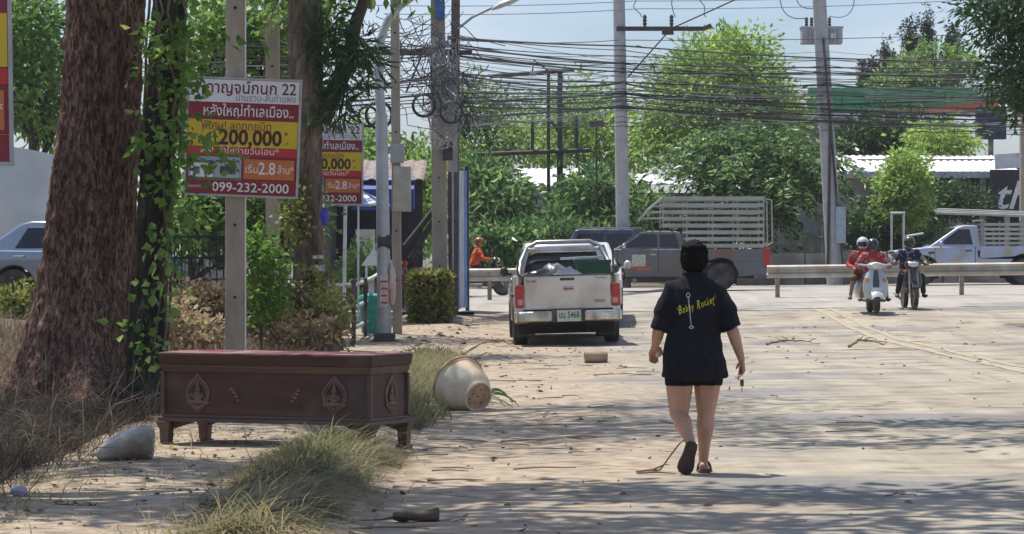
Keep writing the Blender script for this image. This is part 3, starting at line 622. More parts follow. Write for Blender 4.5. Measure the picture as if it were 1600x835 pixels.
# big tree
D = 30.; o = (XP(135, D), D, zg(-4, D)); t = thing('big_tree', 'huge rough reddish trunk leaning beside the coffin at left', 'tree', o)
path = [rel(124, 640, D, o), rel(126, 560, D, o), rel(136, 420, D, o), rel(150, 260, D, o), rel(160, 120, D, o), rel(167, 0, D, o), rel(176, -160, D, o), rel(190, -380, D, o)]
path[0].z = -.1
big_trunk(path, [.64, .56, .48, .43, .40, .385, .37, .3], BARK_R, t, 110, 260, .034, (.3, .34))
top = path[-1]
lm = MB()
CB = []
for (dx, dy, dz, r) in [(2.9, -1.2, 2.6, 1.5), (1.2, 2.2, 3.2, 1.5), (-2.4, .6, 2.8, 1.7), (.2, -2.4, 3.6, 1.4), (3.2, 3.9, 3.8, 1.4), (-.8, 4.6, 3.4, 1.5), (2.2, .6, 4.6, 1.5)]:
    e = top + Vector((dx, dy, dz)); lm.tube(limb_path(top - Vector((0, 0, .3)), e, 8, .25), [.26 * (1 - i / 9.5) for i in range(9)], 8); CB.append((tuple(e), (r * 1.25, r * 1.25, r * .6)))
    for k in range(4):
        u = Vector((random.uniform(-1, 1), random.uniform(-1, 1), random.uniform(-.2, .6))) * r; lm.tube(limb_path(top.lerp(e, random.uniform(.6, .95)), e + u, 5, .25), [.06 * (1 - i / 6) + .006 for i in range(6)], 5)
lm.build('limbs', BARK_G, t, smooth=60)
foliage('crown', CB, 7500, .19, .075, LF_MID, t, .34, 26, .2)
# vine clad trunk
D = 29.2; o = (XP(236, D), D, zg(-3.4, D)); t = thing('vine_tree', 'slim dark trunk wrapped in climbing vines right of the huge trunk', 'tree', o)
path = [rel(226, 640, D, o), rel(232, 480, D, o), rel(243, 300, D, o), rel(256, 140, D, o), rel(265, 0, D, o), rel(272, -200, D, o), rel(280, -420, D, o)]; path[0].z = -.1
big_trunk(path, [.2, .17, .165, .16, .155, .14, .1], BARK_V, t, 40, 130, .03, (.08, .2), .06)
sm = MB()
for k in range(7):
    a0 = random.uniform(0, 6.28); pts = []
    for j in range(40):
        tt = j / 39; zs = np.linspace(0, 1, len(path)); c = Vector([float(np.interp(tt, zs, [p[q] for p in path])) for q in range(3)]); a = a0 + tt * random.uniform(3, 3.6) * (1 if k % 2 else -1) + .3 * noise.noise((k, tt * 6, 0))
        r = .19 + .03 * noise.noise((k * 3, tt * 9, 2)); pts.append(c + Vector((math.cos(a) * r, math.sin(a) * r, 0)))
    sm.tube(pts, random.uniform(.008, .016), 5)
sm.build('vine_stems', BARK_P, t, smooth=60)
VB = []
for (qx, qy, rx, rz, ry) in [(300, 40, 38, 60, .25), (318, 90, 22, 40, .2), (255, 90, 34, 60, .25), (300, 150, 30, 34, .2), (252, 200, 34, 60, .25), (310, 205, 30, 30, .18), (345, 240, 28, 24, .15), (265, 300, 34, 50, .2), (298, 262, 18, 24, .15), (250, 400, 26, 60, .2), (288, 375, 22, 20, .12), (240, 540, 24, 60, .15)]:
    c = rel(qx, qy, D - .35, o); VB.append((tuple(c), (rx / F * D, ry, rz / F * D)))
foliage('vine_leaves', VB[:9], 520, .088, .075, LF_VINE, t, .09, 10, .1); foliage('shaded_vine_leaves', VB[9:] + [VB[2], VB[4]], 330, .09, .07, LF_MID, t, .09, 10, .1)
top = path[-1]; CB = [(tuple(top + Vector(v)), (1.2, 1.2, .55)) for v in ((.8, .5, .8), (-.6, 1.2, 1), (.9, -1.0, 1.2), (-.2, .2, 1.6))]
foliage('crown', CB, 4500, .17, .07, LF_MID, t, .3, 24, .2)
# second pale trunk that hides the edge of the second sign, with epiphyte ferns
D = 47.; o = (XP(488, D), D, zg(-3, D)); t = thing('pale_tree', 'pale smooth trunk in front of the second sign with dark hanging ferns', 'tree', o)
path = [rel(488, 545, D, o), rel(485, 430, D, o), rel(480, 300, D, o), rel(478, 170, D, o), rel(477, 50, D, o), rel(476, -60, D, o), rel(478, -220, D, o)]; path[0].z = -.15
big_trunk(path, [.27, .24, .24, .26, .27, .25, .2], BARK_P, t, 48, 120, .03, (.1, .2))
lm = MB(); lm.tube(limb_path(rel(500, 190, D, o), rel(535, 120, D, o), 4, .1) + limb_path(rel(538, 112, D, o), rel(572, -20, D, o), 5, .15), [.16, .15, .14, .13, .12, .12, .11, .1, .1, .09, .08], 8)
lm.tube(limb_path(rel(478, 40, D, o), rel(425, -40, D, o), 6, .2), [.07, .06, .05, .045, .04, .03, .02], 6)
lm.build('limbs', BARK_D, t, smooth=60)
foliage('fern_clumps', [(tuple(rel(qx, qy, D - .25, o)), (rx / F * D, .25, rz / F * D)) for qx, qy, rx, rz in ((512, 60, 20, 60), (540, 130, 24, 40), (560, 70, 22, 40), (528, 170, 22, 26))], 1000, .3, .04, LF_DARK, t, .12, 14, .1)
foliage('bark_creeper', [(tuple(rel(qx, qy, D - .3, o)), (rx / F * D, .12, rz / F * D)) for qx, qy, rx, rz in ((462, 340, 14, 70), (500, 440, 16, 40), (470, 470, 20, 40))], 900, .09, .07, LF_OLIVE, t, .09, 10, .1)
CB = [(tuple(rel(qx, qy, D + dy, o)), (rx / F * D, ry, rz / F * D)) for qx, qy, dy, rx, rz, ry in ((430, -90, 0, 110, 60, 1.6), (540, -150, 1, 140, 60, 1.6), (380, -160, -1, 120, 60, 1.5), (600, -60, .6, 60, 40, 1), (470, 10, 1.2, 60, 30, 1))]
foliage('crown', CB, 7000, .18, .07, LF_MID, t, .3, 24, .2)
MB().box(rel(498, 419, D - .27, o), (.2, .012, .1)).build('paper_notice', WHITEP, t); MB().box(rel(497, 402, D - .27, o), (.16, .012, .05)).build('paper_notice', WHITEP, t)
# slim reddish trunk between the poles
D = 55.; o = (XP(428, D), D, zg(-4, D)); t = thing('slim_tree', 'slim brown trunk rising between the two concrete sign poles', 'tree', o)
path = [rel(436, 540, D, o), rel(432, 300, D, o), rel(427, 130, D, o), rel(424, 0, D, o), rel(420, -160, D, o)]; path[0].z = -.2
big_trunk(path, [.16, .15, .15, .14, .12], BARK_R, t, 32, 80, .02)
CB = [(tuple(rel(qx, qy, D + dy, o)), (rx / F * D, 1.4, rz / F * D)) for qx, qy, dy, rx, rz in ((400, -140, 0, 120, 50), (480, -190, 1, 120, 60), (330, -170, -1, 120, 60))]
foliage('crown', CB, 5000, .18, .07, LF_MID, t, .3, 24, .2)
# roadside shade trees outside the frame whose crowns shade the right foreground
def shade_tree(label, base, blobs, n):
    z0 = zg(*base); t = thing('shade_tree', label, 'tree', (base[0], base[1], z0), group='roadside shade trees'); tk = MB(); f = Vector((-.3, 0, 3.4)); tk.tube(limb_path((0, 0, -.2), f, 6, .08), [.34, .27, .25, .24, .23, .22, .22], 12)
    B = [((c[0] - base[0], c[1] - base[1], c[2]), r) for c, r in blobs]
    for c, r in B:
        tk.tube(limb_path(f - Vector((0, 0, .2)), c, 8, .2), [.16 * (1 - i / 9.5) for i in range(9)], 7)
        for k in range(3):
            u = Vector((random.uniform(-1, 1) * r[0], random.uniform(-1, 1) * r[1], random.uniform(-.5, .8) * r[2])); tk.tube(limb_path(f.lerp(Vector(c), .8), Vector(c) + u, 5, .2), [.05 * (1 - i / 6) + .006 for i in range(6)], 5)
    tk.build('trunk', BARK_G, t, smooth=60); foliage('crown', B, int(n * 1.25), .26, .12, LF_MID, t, .3, 60, .2)
shade_tree('spreading shade tree on the right roadside near the camera', (9.0, 29.5), [((1.6, 29.0, 7.0), (1.0, .4, .5)), ((3.8, 28.2, 7.4), (1.8, .9, .7)), ((6.5, 28.5, 7.8), (2, 1.4, 1)), ((1.4, 26.6, 7.6), (1.5, .5, .5)), ((3.6, 26.0, 7.2), (1.5, .6, .5)), ((5.4, 24.6, 7.4), (1.4, .6, .5))], 3600)
shade_tree('spreading shade tree on the left verge beside the camera', (-5.2, 20.0), [((-2.6, 22.0, 7.5), (1.6, .6, .6)), ((-.6, 21.6, 8.2), (1.5, .45, .5)), ((-3.6, 20.2, 7.4), (1.8, 1.0, .7)), ((.9, 20.9, 8.0), (1.6, .45, .5)), ((-1.4, 19.2, 7.6), (1.8, .5, .6)), ((-4.4, 23.5, 7.3), (1.2, .9, .6)), ((2.4, 19.4, 8.6), (1.3, .4, .4)), ((-.2, 18.0, 7.8), (1.6, .4, .5))], 5600)
shade_tree('tall shade tree far along the right roadside', (15.5, 58.5), [((11, 60.3, 8), (2.2, 1.3, .9)), ((8.6, 60, 8.4), (1.5, .9, .6)), ((14, 60, 8), (2.5, 2, 1))], 4500)

# --- undergrowth, grass
def scatter(n, x0, x1, y0, y1, zf, dens=None):
    P = np.stack([RNG.uniform(x0, x1, n), RNG.uniform(y0, y1, n), np.zeros(n)], 1)
    if dens is not None: P = P[np.array([dens(a, b) for a, b, _ in P]) > RNG.random(n)]
    P[:, 2] = [zf(a, b) for a, b, _ in P]; return P
GRASS = leafmat('grass_blades', [(.025, .036, .018), (.06, .078, .03), (.125, .14, .055), (.24, .215, .11), (.34, .28, .17)], .3, .6)
DRYG = leafmat('dry_brush', [(.022, .018, .014), (.06, .045, .03), (.13, .097, .062), (.3, .225, .14)], .2, .85)
def grassobj(name, label, sets, m=GRASS):
    Vs, Qs, Rs, k0 = [], [], [], 0
    for (P, h, w, lean, hue, dirs) in sets:
        V, Q, k = blades(P, h, w, lean, dirs=dirs); Vs.append(V); Qs.append(Q + k0); k0 += len(V)
        cell = np.array([noise.noise((p[0] * 2.3, p[1] * 1.3, 0)) for p in P]) * .5 + .5
        Rs.append(np.repeat(np.clip(hue[0] + (hue[1] - hue[0]) * (.6 * cell + .4 * RNG.random(len(P))), 0, 1), k))
    return tag(npmesh(name, np.concatenate(Vs), np.concatenate(Qs), m, None, np.concatenate(Rs)), label, 'grass', kind='stuff')
def vd(x, y):      # near verge: long flattened clump in front of the coffin
    c = -1.36 - .018 * (22 - y); w = (.42 + .14 * noise.noise((0, y * .9, 3))) * sstep(25.0, 22.6, y)
    return sstep(w * 1.25, w * .35, abs(x - c)) * (.5 + .6 * noise.noise((x * 2.4, y * 1.1, 7)))
def mound(x, y): return walk_z(x, y) + .07 * sstep(.38, 0, abs(x + 1.38)) * sstep(25, 22.5, y)
P1 = scatter(26000, -2.1, -.7, 15.5, 25, mound, vd)
fa_ = np.array([noise.noise((p[0] * 1.6, p[1] * .55, 11)) * 4.2 - .4 for p in P1]); flow = np.stack([np.cos(fa_), np.sin(fa_), 0 * fa_], 1) * 1.3
P2 = scatter(9000, -1.7, -.85, 19.5, 23.8, mound, lambda x, y: vd(x, y) * .9)
PS = scatter(6000, -3.2, -.6, 15.8, 30, lambda x, y: walk_z(x, y) if x < -.75 else road_z(x, y), lambda x, y: .9 * sstep(.55, .1, abs(x + 1.35)) + .9 * sstep(-2.5, -3.1, x) + .10 + .35 * max(0, noise.noise((x * 1.5, y * .6, 21))))
grassobj('verge_grass', 'long flattened half dry grass in front of the coffin', [(P1, .105, .013, 3.3, (.1, 1.4), flow), (P2, .14, .012, 1.4, (-.1, 1.1), None), (P1[::6], .3, .008, 1.9, (.6, 1.1), flow[::6]), (PS, .13, .008, 2.6, (.45, 1.1), None)])
def vd2(x, y): return sstep(.5, .12, abs(x + 1.05 + .1 * noise.noise((y, 0, 1)))) * (.65 + .5 * noise.noise((x * 3, y, 2)))
P3 = scatter(17000, -1.65, -.5, 27, 45, walk_z, vd2)
grassobj('verge_grass', 'upright green grass tuft strip behind the fallen planter', [(P3, .24, .014, .9, (.2, 1.1), None)])
def bd(x, y): return sstep(-3.05, -3.5, x + .12 * noise.noise((y * 1.7, 1, 1))) * (.7 + .6 * noise.noise((x * 1.5, y * .8, 5)))
P4 = scatter(40000, -5.6, -2.95, 15.5, 31, soil_z, bd)
P5 = scatter(15000, -8, -2.7, 31, 46, soil_z, lambda x, y: .6 + .8 * noise.noise((x, y * .7, 2)))
grassobj('dead_brush', 'brown dead grass and twig tangle around the huge trunk', [(P4, .27, .007, 1.4, (-.35, .7), None), (P5, .42, .012, .9, (.25, 1.15), None)], DRYG)  # near blades toned darker, tree shade worked into their colour
tw = MB()
for k in range(700):
    x = random.uniform(-5.2, -3.1); y = random.uniform(16.5, 30); z = soil_z(x, y); a = random.uniform(0, 6.28); l = random.uniform(.3, .8)
    p0 = Vector((x, y, z)); p2 = p0 + Vector((math.cos(a) * l * .7, math.sin(a) * l * .7, l * random.uniform(.2, .9))); p1 = p0.lerp(p2, .5) + Vector((0, 0, .15 * l)); tw.tube([p0, p1, p2], [.004, .003, .0015], 4)
tag(tw.build('dead_twigs', mat('dry_twig', (.16, .12, .085), .9, var=.4, scale=3), None), 'thin dead twigs arching out of the brush', 'twigs', kind='stuff')
for lb, px, d, bl, n, m_, hu in [
    ('pale dry bush between vine trunk and sign pole', 300, 41, [(278, 508, 0, 26, 22, .4), (318, 525, -.4, 30, 18, .4), (255, 480, -.5, 18, 22, .3)], 1300, LF_DRY, (.35, 1.1)),
    ('dry brown hedge row under the bar fence', 300, 44.5, [(290, 475, 0, 50, 26, .4), (380, 478, 0, 60, 26, .4), (440, 485, 0, 40, 26, .4)], 3000, LF_DRY, (0, .7)),
    ('climbing green creeper beside the concrete sign pole', 408, 43, [(408, 415, 0, 22, 34, .3), (415, 470, 0, 24, 26, .3), (400, 380, 0, 14, 20, .2)], 1500, LF_VINE, (0, .9)),
    ('dry weedy bush at the foot of the pale trunk', 500, 44, [(485, 518, -.5, 30, 18, .5), (515, 520, -.4, 14, 18, .4), (445, 525, -.6, 30, 18, .4)], 1300, LF_DRY, (.1, 1)),
    ('olive weeds growing against the pale trunk', 515, 45, [(515, 490, -.8, 20, 34, .3), (475, 505, -.8, 22, 26, .3)], 1300, LF_OLIVE, (.1, 1)),
    ('dark hedge along the lot at the far left edge', 20, 50, [(20, 475, 0, 60, 24, .5), (80, 470, 0, 40, 22, .4), (-30, 500, 0, 50, 40, .5)], 3000, LF_OLIVE, (0, .8)),
    ('leafy potted shrubs behind the white railing', 570, 62, [(565, 400, 0, 24, 22, .4), (575, 432, 0, 26, 24, .4), (548, 440, 0, 18, 28, .4)], 2000, LF_MID, (.1, 1))]:
    tree('bush', lb, px, d, bl, n, .09, .06, m_, .025, BARK_D, cl=.13, per=18, shell=.15, hue=hu, limbs=False)
# clipped hedge behind the railing
D = 60.; hx0, hx1 = XP(640, D), XP(701, D); zh = W(0, 428, D).z; t = thing('clipped_hedge', 'clipped square hedge beside the wire bundle pole', 'hedge', ((hx0 + hx1) / 2, D, zg(-1.6, D)))
n = 9000; hw_, hd, hh = (hx1 - hx0) / 2, 1.2, zh - zg(-1.6, D); P = RNG.uniform(-1, 1, (n, 3)); ax_ = RNG.integers(0, 3, n); P[np.arange(n), ax_] = np.sign(P[np.arange(n), ax_]) * RNG.uniform(.86, 1.02, n)
P = P * np.array([hw_, hd, hh / 2]) + np.array([0, .6, hh / 2]); P += .07 * np.array([[noise.noise((p[0] * 3, p[1] * 3, p[2] * 3 + q)) for q in (0, 9, 18)] for p in P]); V, Q = leaf_arrays(P, RNG.normal(size=P.shape), .1, .055); npmesh('clipped_leaves', V, Q, LF_OLIVE, t, np.repeat(RNG.random(n) * .9, 4))
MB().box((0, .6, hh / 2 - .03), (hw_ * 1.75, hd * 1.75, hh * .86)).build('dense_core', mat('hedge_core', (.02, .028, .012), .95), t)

# ================================================================== VEHICLES  (local frame: +Y forward, rear end at y = 0)
MUD = (.33, .27, .2)
RUB = mat('tyre_rubber', (.03, .028, .026), .9, var=.3, scale=9, dust=(.11, .09, .07), dscale=3, damt=.45)
RIMM = mat('wheel_rim', (.2, .2, .2), .45, .6, var=.3, scale=8, dust=(.13, .11, .09), damt=.5)
GLASS = mat('dark_car_glass', (.012, .015, .02), .08, var=.2, spec=.6)
BLKP = mat('black_plastic', (.025, .025, .027), .6, var=.2, dust=(.16, .135, .105), damt=.45)
CHROME = mat('dull_chrome', (.62, .62, .6), .22, .9, var=.1, dust=(.4, .34, .26), dscale=4, damt=.45)
UNDER = mat('underbody', (.025, .022, .02), .95, var=.3)
REDL = mat('red_lamp', (.42, .015, .012), .2, spec=.7, var=.25, scale=25); CLEARL = mat('clear_lamp', (.75, .72, .68), .15, var=.2, scale=25); AMBER = mat('amber_lamp', (.6, .25, .03), .25)
SILVER = mat('silver_paint', (.64, .62, .57), .28, .75, var=.06, scale=3, dust=(.5, .43, .34), dscale=1.4, damt=.3)
GREYP = mat('grey_blue_paint', (.13, .14, .17), .3, .3, var=.1, scale=2, dust=(.16, .145, .125), dscale=1.1, damt=.6, coat=.3)
LBLUE = mat('pale_silver_blue_paint', (.36, .43, .57), .35, .4, var=.08, scale=2, dust=(.42, .38, .32), damt=.4)
NAVY = mat('navy_paint', (.04, .055, .1), .3, .3, var=.1, dust=(.1, .09, .08), damt=.4, coat=.4)
WHITEC = mat('white_car_paint', (.6, .61, .62), .3, .1, var=.06, dust=(.45, .4, .32), damt=.4, coat=.4)

_WM = {}
def wheel(parent, x, y, r, w=.24):
    k = (round(r, 3), round(w, 3))
    if k not in _WM:
        M_ = Matrix.Rotation(PI / 2, 3, 'Y'); h = w / 2
        ty = MB().lathe([(r * .62, -h * .85), (r * .7, -h), (r * .93, -h), (r, -h * .72), (r, h * .72), (r * .93, h), (r * .7, h), (r * .62, h * .85)], 32, M_).mesh('tyre', smooth=40)
        rm = MB().lathe([(r * .64, -h * .7), (r * .6, -h * .9), (r * .52, -h * .6), (r * .2, -h * .5), (r * .16, -h * .75), (.01, -h * .75), (.01, h * .75), (r * .16, h * .75), (r * .2, h * .5), (r * .52, h * .6), (r * .6, h * .9), (r * .64, h * .7)], 20, M_)
        for i in range(6):
            a = i * PI / 3
            for s in (-1, 1): rm.box((s * h * .62, math.cos(a) * r * .38, math.sin(a) * r * .38), (.03, r * .14, r * .42), Matrix.Rotation(PI / 2 - a + PI / 2 + PI / 2, 3, 'X'))
        _WM[k] = (ty, rm.mesh('rim', smooth=40))
    g = group_part('wheel', parent, (x, y, r)); link('tyre', _WM[k][0], RUB, g); link('rim', _WM[k][1], RIMM, g); return g
def arch(yc, zc, ra, zb, n=12):
    a0 = math.asin(max(-1, (zb - zc) / ra)); return [(yc - ra * math.cos(a0 + (PI - 2 * a0) * i / n), zc + ra * math.sin(a0 + (PI - 2 * a0) * i / n)) for i in range(n + 1)]
def vehicle(name, label, cat, loc, rz, S, paint, rot=None):
    t = thing(name, label, cat, loc, rz, rot=rot); hw, zb, wr, ra = S['hw'], S['zb'], S['wr'], S['ra']
    yr, yf = S['wheels']; L_ = S['L']
    poly = [(0.02, zb + .08)] + arch(yr, wr, ra, zb) + arch(yf, wr, ra, zb) + [(L_ - .12, zb + .02), (L_, zb + .2)] + S['top']
    bd = MB().prism(poly, lambda y, z: Vector((-hw, y, z)), lambda y, z: Vector((hw, y, z))).build('body', paint, t, smooth=35, bevel=S.get('bev', .05), seg=3)
    MB().box((0, L_ / 2, zb + .12), (hw * 1.5, L_ * .86, .28)).build('chassis', UNDER, t)
    for y in (yr, yf):
        MB().box((0, y, wr + .06), (hw * 1.86, ra * 1.9, ra * 1.1)).build('wheel_well', UNDER, t)
        for s in (-1, 1): wheel(t, s * (hw - .10), y, wr)
    # cabin
    (zl, hl), (zt, ht) = S['cab_w']; h = lambda z: hl + (ht - hl) * (z - zl) / (zt - zl)
    MB().prism(S['cab'], lambda y, z: Vector((-h(z), y, z)), lambda y, z: Vector((h(z), y, z))).build('cabin', paint, t, smooth=35, bevel=.05, seg=3)
    for wp in S['win']:
        for s in (-1, 1):
            MB().prism(wp, lambda y, z: Vector((s * (h(z) - .03), y, z)), lambda y, z: Vector((s * (h(z) + .006), y, z))).build('side_window', GLASS, t, bevel=.004, seg=1)
    for nm, (ya, za, yb, zb2) in (('windshield', S['ws']), ('rear_window', S['rw'])):
        d = Vector((0, zb2 - za, -(yb - ya))).normalized(); d = d if (nm == 'windshield') == (d.y > 0) else -d
        q = [Vector((-h(za) + .1, ya, za)), Vector((h(za) - .1, ya, za)), Vector((h(zb2) - .1, yb, zb2)), Vector((-h(zb2) + .1, yb, zb2))]
        MB().add([p + d * .012 for p in q] + [p - d * .02 for p in q], [(0, 1, 2, 3), (7, 6, 5, 4), (0, 4, 5, 1), (1, 5, 6, 2), (2, 6, 7, 3), (3, 7, 4, 0)]).build(nm, GLASS, t)
    for y, z0, z1 in S.get('seams', ()):
        for s in (-1, 1): MB().box((s * (hw + .001), y, (z0 + z1) / 2), (.008, .014, z1 - z0)).build('door_gap', UNDER, t)
    for y, z in S.get('handles', ()):
        for s in (-1, 1): MB().box((s * (hw + .015), y, z), (.03, .19, .04)).build('door_handle', S.get('hm', CHROME), t, bevel=.01)
    y, z = S['mirror']
    for s in (-1, 1): MB().ell((s * (hw + .11), y, z), (.075, .06, .085), 12, 7).box((s * (hw + .03), y, z - .05), (.12, .05, .04)).build('mirror', S.get('mm', BLKP), t, smooth=50)
    for s in (-1, 1):
        MB().box((s * (hw - .16), L_ - .05, S['lampz']), (.34, .14, .17)).build('headlight', CLEARL, t, bevel=.03)
        if 'tail' in S: MB().box((s * (hw - .055), .03, (S['tail'][0] + S['tail'][1]) / 2), (.16, .16, S['tail'][1] - S['tail'][0])).build('tail_light', REDL, t, bevel=.02)
    MB().box((0, L_ + .02, zb + .22), (hw * 1.9, .2, .3)).build('front_bumper', S.get('bm', BLKP), t, bevel=.05)
    MB().box((0, L_ - .02, zb + .5), (hw * 1.0, .08, .2)).build('grille', BLKP, t, bevel=.02)
    return t
def bed(t, hw, y0, y1, zf, zr, paint, th=.07, tailgate=True):
    for s in (-1, 1): MB().box((s * (hw - th / 2), (y0 + y1) / 2, (zf + zr) / 2), (th, y1 - y0, zr - zf)).build('bed_side', paint, t, bevel=.02)
    MB().box((0, y1 - .03, (zf + zr) / 2), (hw * 2 - 2 * th - .01, .06, zr - zf)).build('bed_headboard', paint, t, bevel=.015)
    if tailgate: MB().box((0, y0 + .035, (zf + zr) / 2 - .1), (hw * 2 - 2 * th - .12, .07, zr - zf + .2)).build('tailgate', paint, t, bevel=.02)

# --- silver pickup parked with its tail towards us
D = 51.; hw = .875
S = dict(L=5.1, hw=hw, zb=.36, wr=.375, ra=.45, wheels=(1.25, 4.2), bev=.04, top=[(5.1, .85), (4.95, 1.02), (3.75, 1.12), (3.7, .85), (.03, .85), (0, .8)],
         cab=[(1.75, .9), (3.9, .9), (3.75, 1.12), (3.05, 1.68), (2.85, 1.73), (2.0, 1.73), (1.85, 1.68), (1.72, 1.16)], cab_w=((.9, .86), (1.73, .63)),
         win=[[(1.95, 1.18), (2.62, 1.18), (2.62, 1.62), (2.06, 1.62)], [(2.72, 1.18), (3.55, 1.18), (3.05, 1.62), (2.72, 1.62)]], ws=(3.72, 1.16, 3.1, 1.64), rw=(1.715, 1.22, 1.84, 1.64),
         seams=((1.8, .5, 1.15), (2.68, .45, 1.15), (3.7, .5, 1.1)), handles=((2.0, 1.0), (2.85, 1.0)), mirror=(3.35, 1.24), lampz=.85)
hil = vehicle('parked_pickup', 'silver pickup truck parked with its tailgate towards us and a loaded bed', 'pickup truck', (XP(889, D), D, zg(1, D) + .01), R(1.2), S, SILVER, rot=(0, R(-1.6), R(1.2)))
for s in (-1, 1): MB().box((s * (hw - .035), .86, 1.01), (.07, 1.68, .33)).build('bed_side', SILVER, hil, bevel=.02)
MB().box((0, 1.7, 1.0), (1.6, .06, .3)).build('bed_headboard', SILVER, hil, bevel=.015)
tg = MB().box((0, .03, .885), (1.44, .07, .57)).build('tailgate', SILVER, hil, bevel=.025, seg=3)
MB().box((0, -.008, 1.105), (.24, .03, .045)).build('tailgate_handle', BLKP, tg, bevel=.01)
MB().box((0, .03, 1.172), (1.46, .09, .02)).build('top_trim', BLKP, tg, bevel=.006)
for z, m_ in ((.97, CHROME), (.925, CHROME)): MB().box((.02, -.012, z), (.17, .02, .028)).build('emblem_bar', m_, tg, bevel=.006)
MB().box((.02, -.009, .95), (.17, .02, .028)).build('emblem_red', mat('emblem_red', (.3, .04, .04), .4), tg)
DKL = mat('dark_lettering', (.05, .05, .05), .4)
flat_text('lettering', 'D-4D', .06, DKL, tg, (-.68, -.0075, 1.06), .01, .16); flat_text('lettering', 'Turbo', .05, DKL, tg, (.46, -.0075, 1.1), .01, .2); flat_text('lettering', 'VIGO', .07, DKL, tg, (.44, -.0075, .71), .02, .19)
for s in (-1, 1):
    l = MB().box((s * .80, .06, .83), (.145, .16, .38)).build('tail_light', REDL, hil, bevel=.03, seg=3); MB().box((s * .79, -.022, .74), (.09, .02, .09)).build('reverse_lens', mat('pink_lens', (.6, .3, .27), .2), l, bevel=.008)
    MB().box((s * .55, -.1, .495), (.56, .2, .18)).build('bumper_step', CHROME, hil, bevel=.05, seg=3)
    MB().box((s * .86, .05, .5), (.07, .3, .17)).build('bumper_end', SILVER, hil, bevel=.03)
    MB().box((s * .62, 1.18, .22), (.05, .05, .2)).build('shock_absorber', UNDER, hil)
    MB().box((s * .68, .85, .3), (.3, .02, .32)).build('mud_flap', BLKP, hil)
MB().box((0, -.07, .5), (.58, .12, .2)).build('bumper_centre', BLKP, hil, bevel=.02)
MB().box((0, .1, .58), (1.5, .2, .06)).build('bumper_gap', UNDER, hil)
pl = MB().box((.01, -.145, .5), (.40, .02, .19)).build('licence_plate', mat('plate_pale', (.5, .56, .5), .5, var=.1), hil, bevel=.008)
flat_text('lettering', 'บน 5468', .15, mat('plate_green', (.03, .1, .05), .5), pl, (.01, -.1562, .465), .02, .34, 'CENTER')
MB().tube([(-.8, 1.25, .34), (.8, 1.25, .34)], .045).ell((.0, 1.25, .34), (.15, .15, .15)).build('rear_axle', UNDER, hil, smooth=50)
MB().tube([(.42, .55, .3), (.42, 1.6, .3)], .11, 12).build('spare_wheel_cradle', UNDER, hil); MB().tube([(-.3, .3, .28), (-.3, .9, .3)], .04).build('exhaust_pipe', UNDER, hil)
# roll bar of the pickup
rb = MB()
for yy in (1.25, 1.5):
    rb.tube([(-.78, yy - .5, 1.17), (-.74, yy - .2, 1.4), (-.62, yy, 1.64), (-.45, yy, 1.73), (.45, yy, 1.73), (.62, yy, 1.64), (.74, yy - .2, 1.4), (.78, yy - .5, 1.17)], .038, 10)
rb.build('roll_bar', mat('scuffed_tube', (.4, .4, .4), .35, .7, var=.2, scale=5), hil, smooth=50); MB().tube([(-.6, 1.22, 1.6), (.6, 1.22, 1.6)], .045, 10).build('roll_bar_crosspiece', WHITEC, hil, smooth=50)
for s in (-1, 1): MB().tube([(s * .8, .5, 1.15), (s * .8, .55, 1.62)], .018).build('stake', BLKP, hil)
# cargo
Mh = hil.matrix_basis.copy()
def on_hil(v): return Matrix.LocRotScale(hil.location, hil.rotation_euler, None) @ Vector(v)
def lumpy(name, label, cat, loc, r, m, seed, rz=0., amp=.25, sq=1.6, floor=-.9):
    b = MB(); b.ell((0, 0, 0), (1, 1, 1), 28, 18); vs = []
    for p in b.v:
        q = Vector(p); k = 1 + amp * noise.noise(q * 1.5 + Vector((seed, 0, 0))) + amp * .6 * noise.noise(q * 3.5 + Vector((0, seed, 0))) + amp * .3 * noise.noise(q * 8)
        q = q * k; q.z = max(q.z, floor); vs.append((q.x * r[0], q.y * r[1], (q.z - floor) * r[2]))
    b.v = vs; o = b.build(name, m, None, smooth=70); o.location = loc; o.rotation_euler = (0, 0, rz); return tag(o, label, cat)
BLKBAG = mat('black_plastic_bag', (.02, .02, .022), .25, var=.4, scale=4, bump=.6, bscale=9); GREYSH = mat('grey_plastic_sheet', (.42, .4, .38), .45, var=.35, scale=4, bump=.8, bscale=6)
lumpy('rubbish_bag', 'black rubbish bag in the parked pickup bed', 'bag', on_hil((-.46, .55, .86)), (.32, .38, .22), BLKBAG, 3); lumpy('rubbish_bag', 'crumpled black and grey bag beside the grey sheet in the pickup bed', 'bag', on_hil((-.2, .75, .86)), (.26, .3, .26), mat('mixed_bag', (.13, .12, .12), .3, var=.9, scale=5, bump=.7, bscale=8), 8)
b = MB(); n = 9
V = []
for j in range(n):
    for i in range(n):
        u, v = i / (n - 1) * 2 - 1, j / (n - 1) * 2 - 1; z = .24 * max(0, 1 - max(abs(u), abs(v))) + .03 * noise.noise((u * 3, v * 3, 1)); V.append((u * .33 + .05 * v, v * .3, z + .0))
Q = [(j * n + i, j * n + i + 1, (j + 1) * n + i + 1, (j + 1) * n + i) for j in range(n - 1) for i in range(n - 1)]
o = npmesh('plastic_sheet', V, Q, GREYSH, None, smooth=False); o.location = on_hil((.06, .42, 1.08)); tag(o, 'peaked pale grey plastic sheet on the pickup load', 'sheet')
lumpy('rubbish_bag', 'dark bag under the peaked grey sheet', 'bag', on_hil((.06, .45, .86)), (.3, .32, .16), BLKBAG, 13)
t = thing('green_tub', 'dark green plastic tub in the bed of the parked pickup', 'tub', on_hil((.45, .8, .86)), R(1.2))
GT = mat('green_plastic', (.012, .075, .035), .5, var=.15)
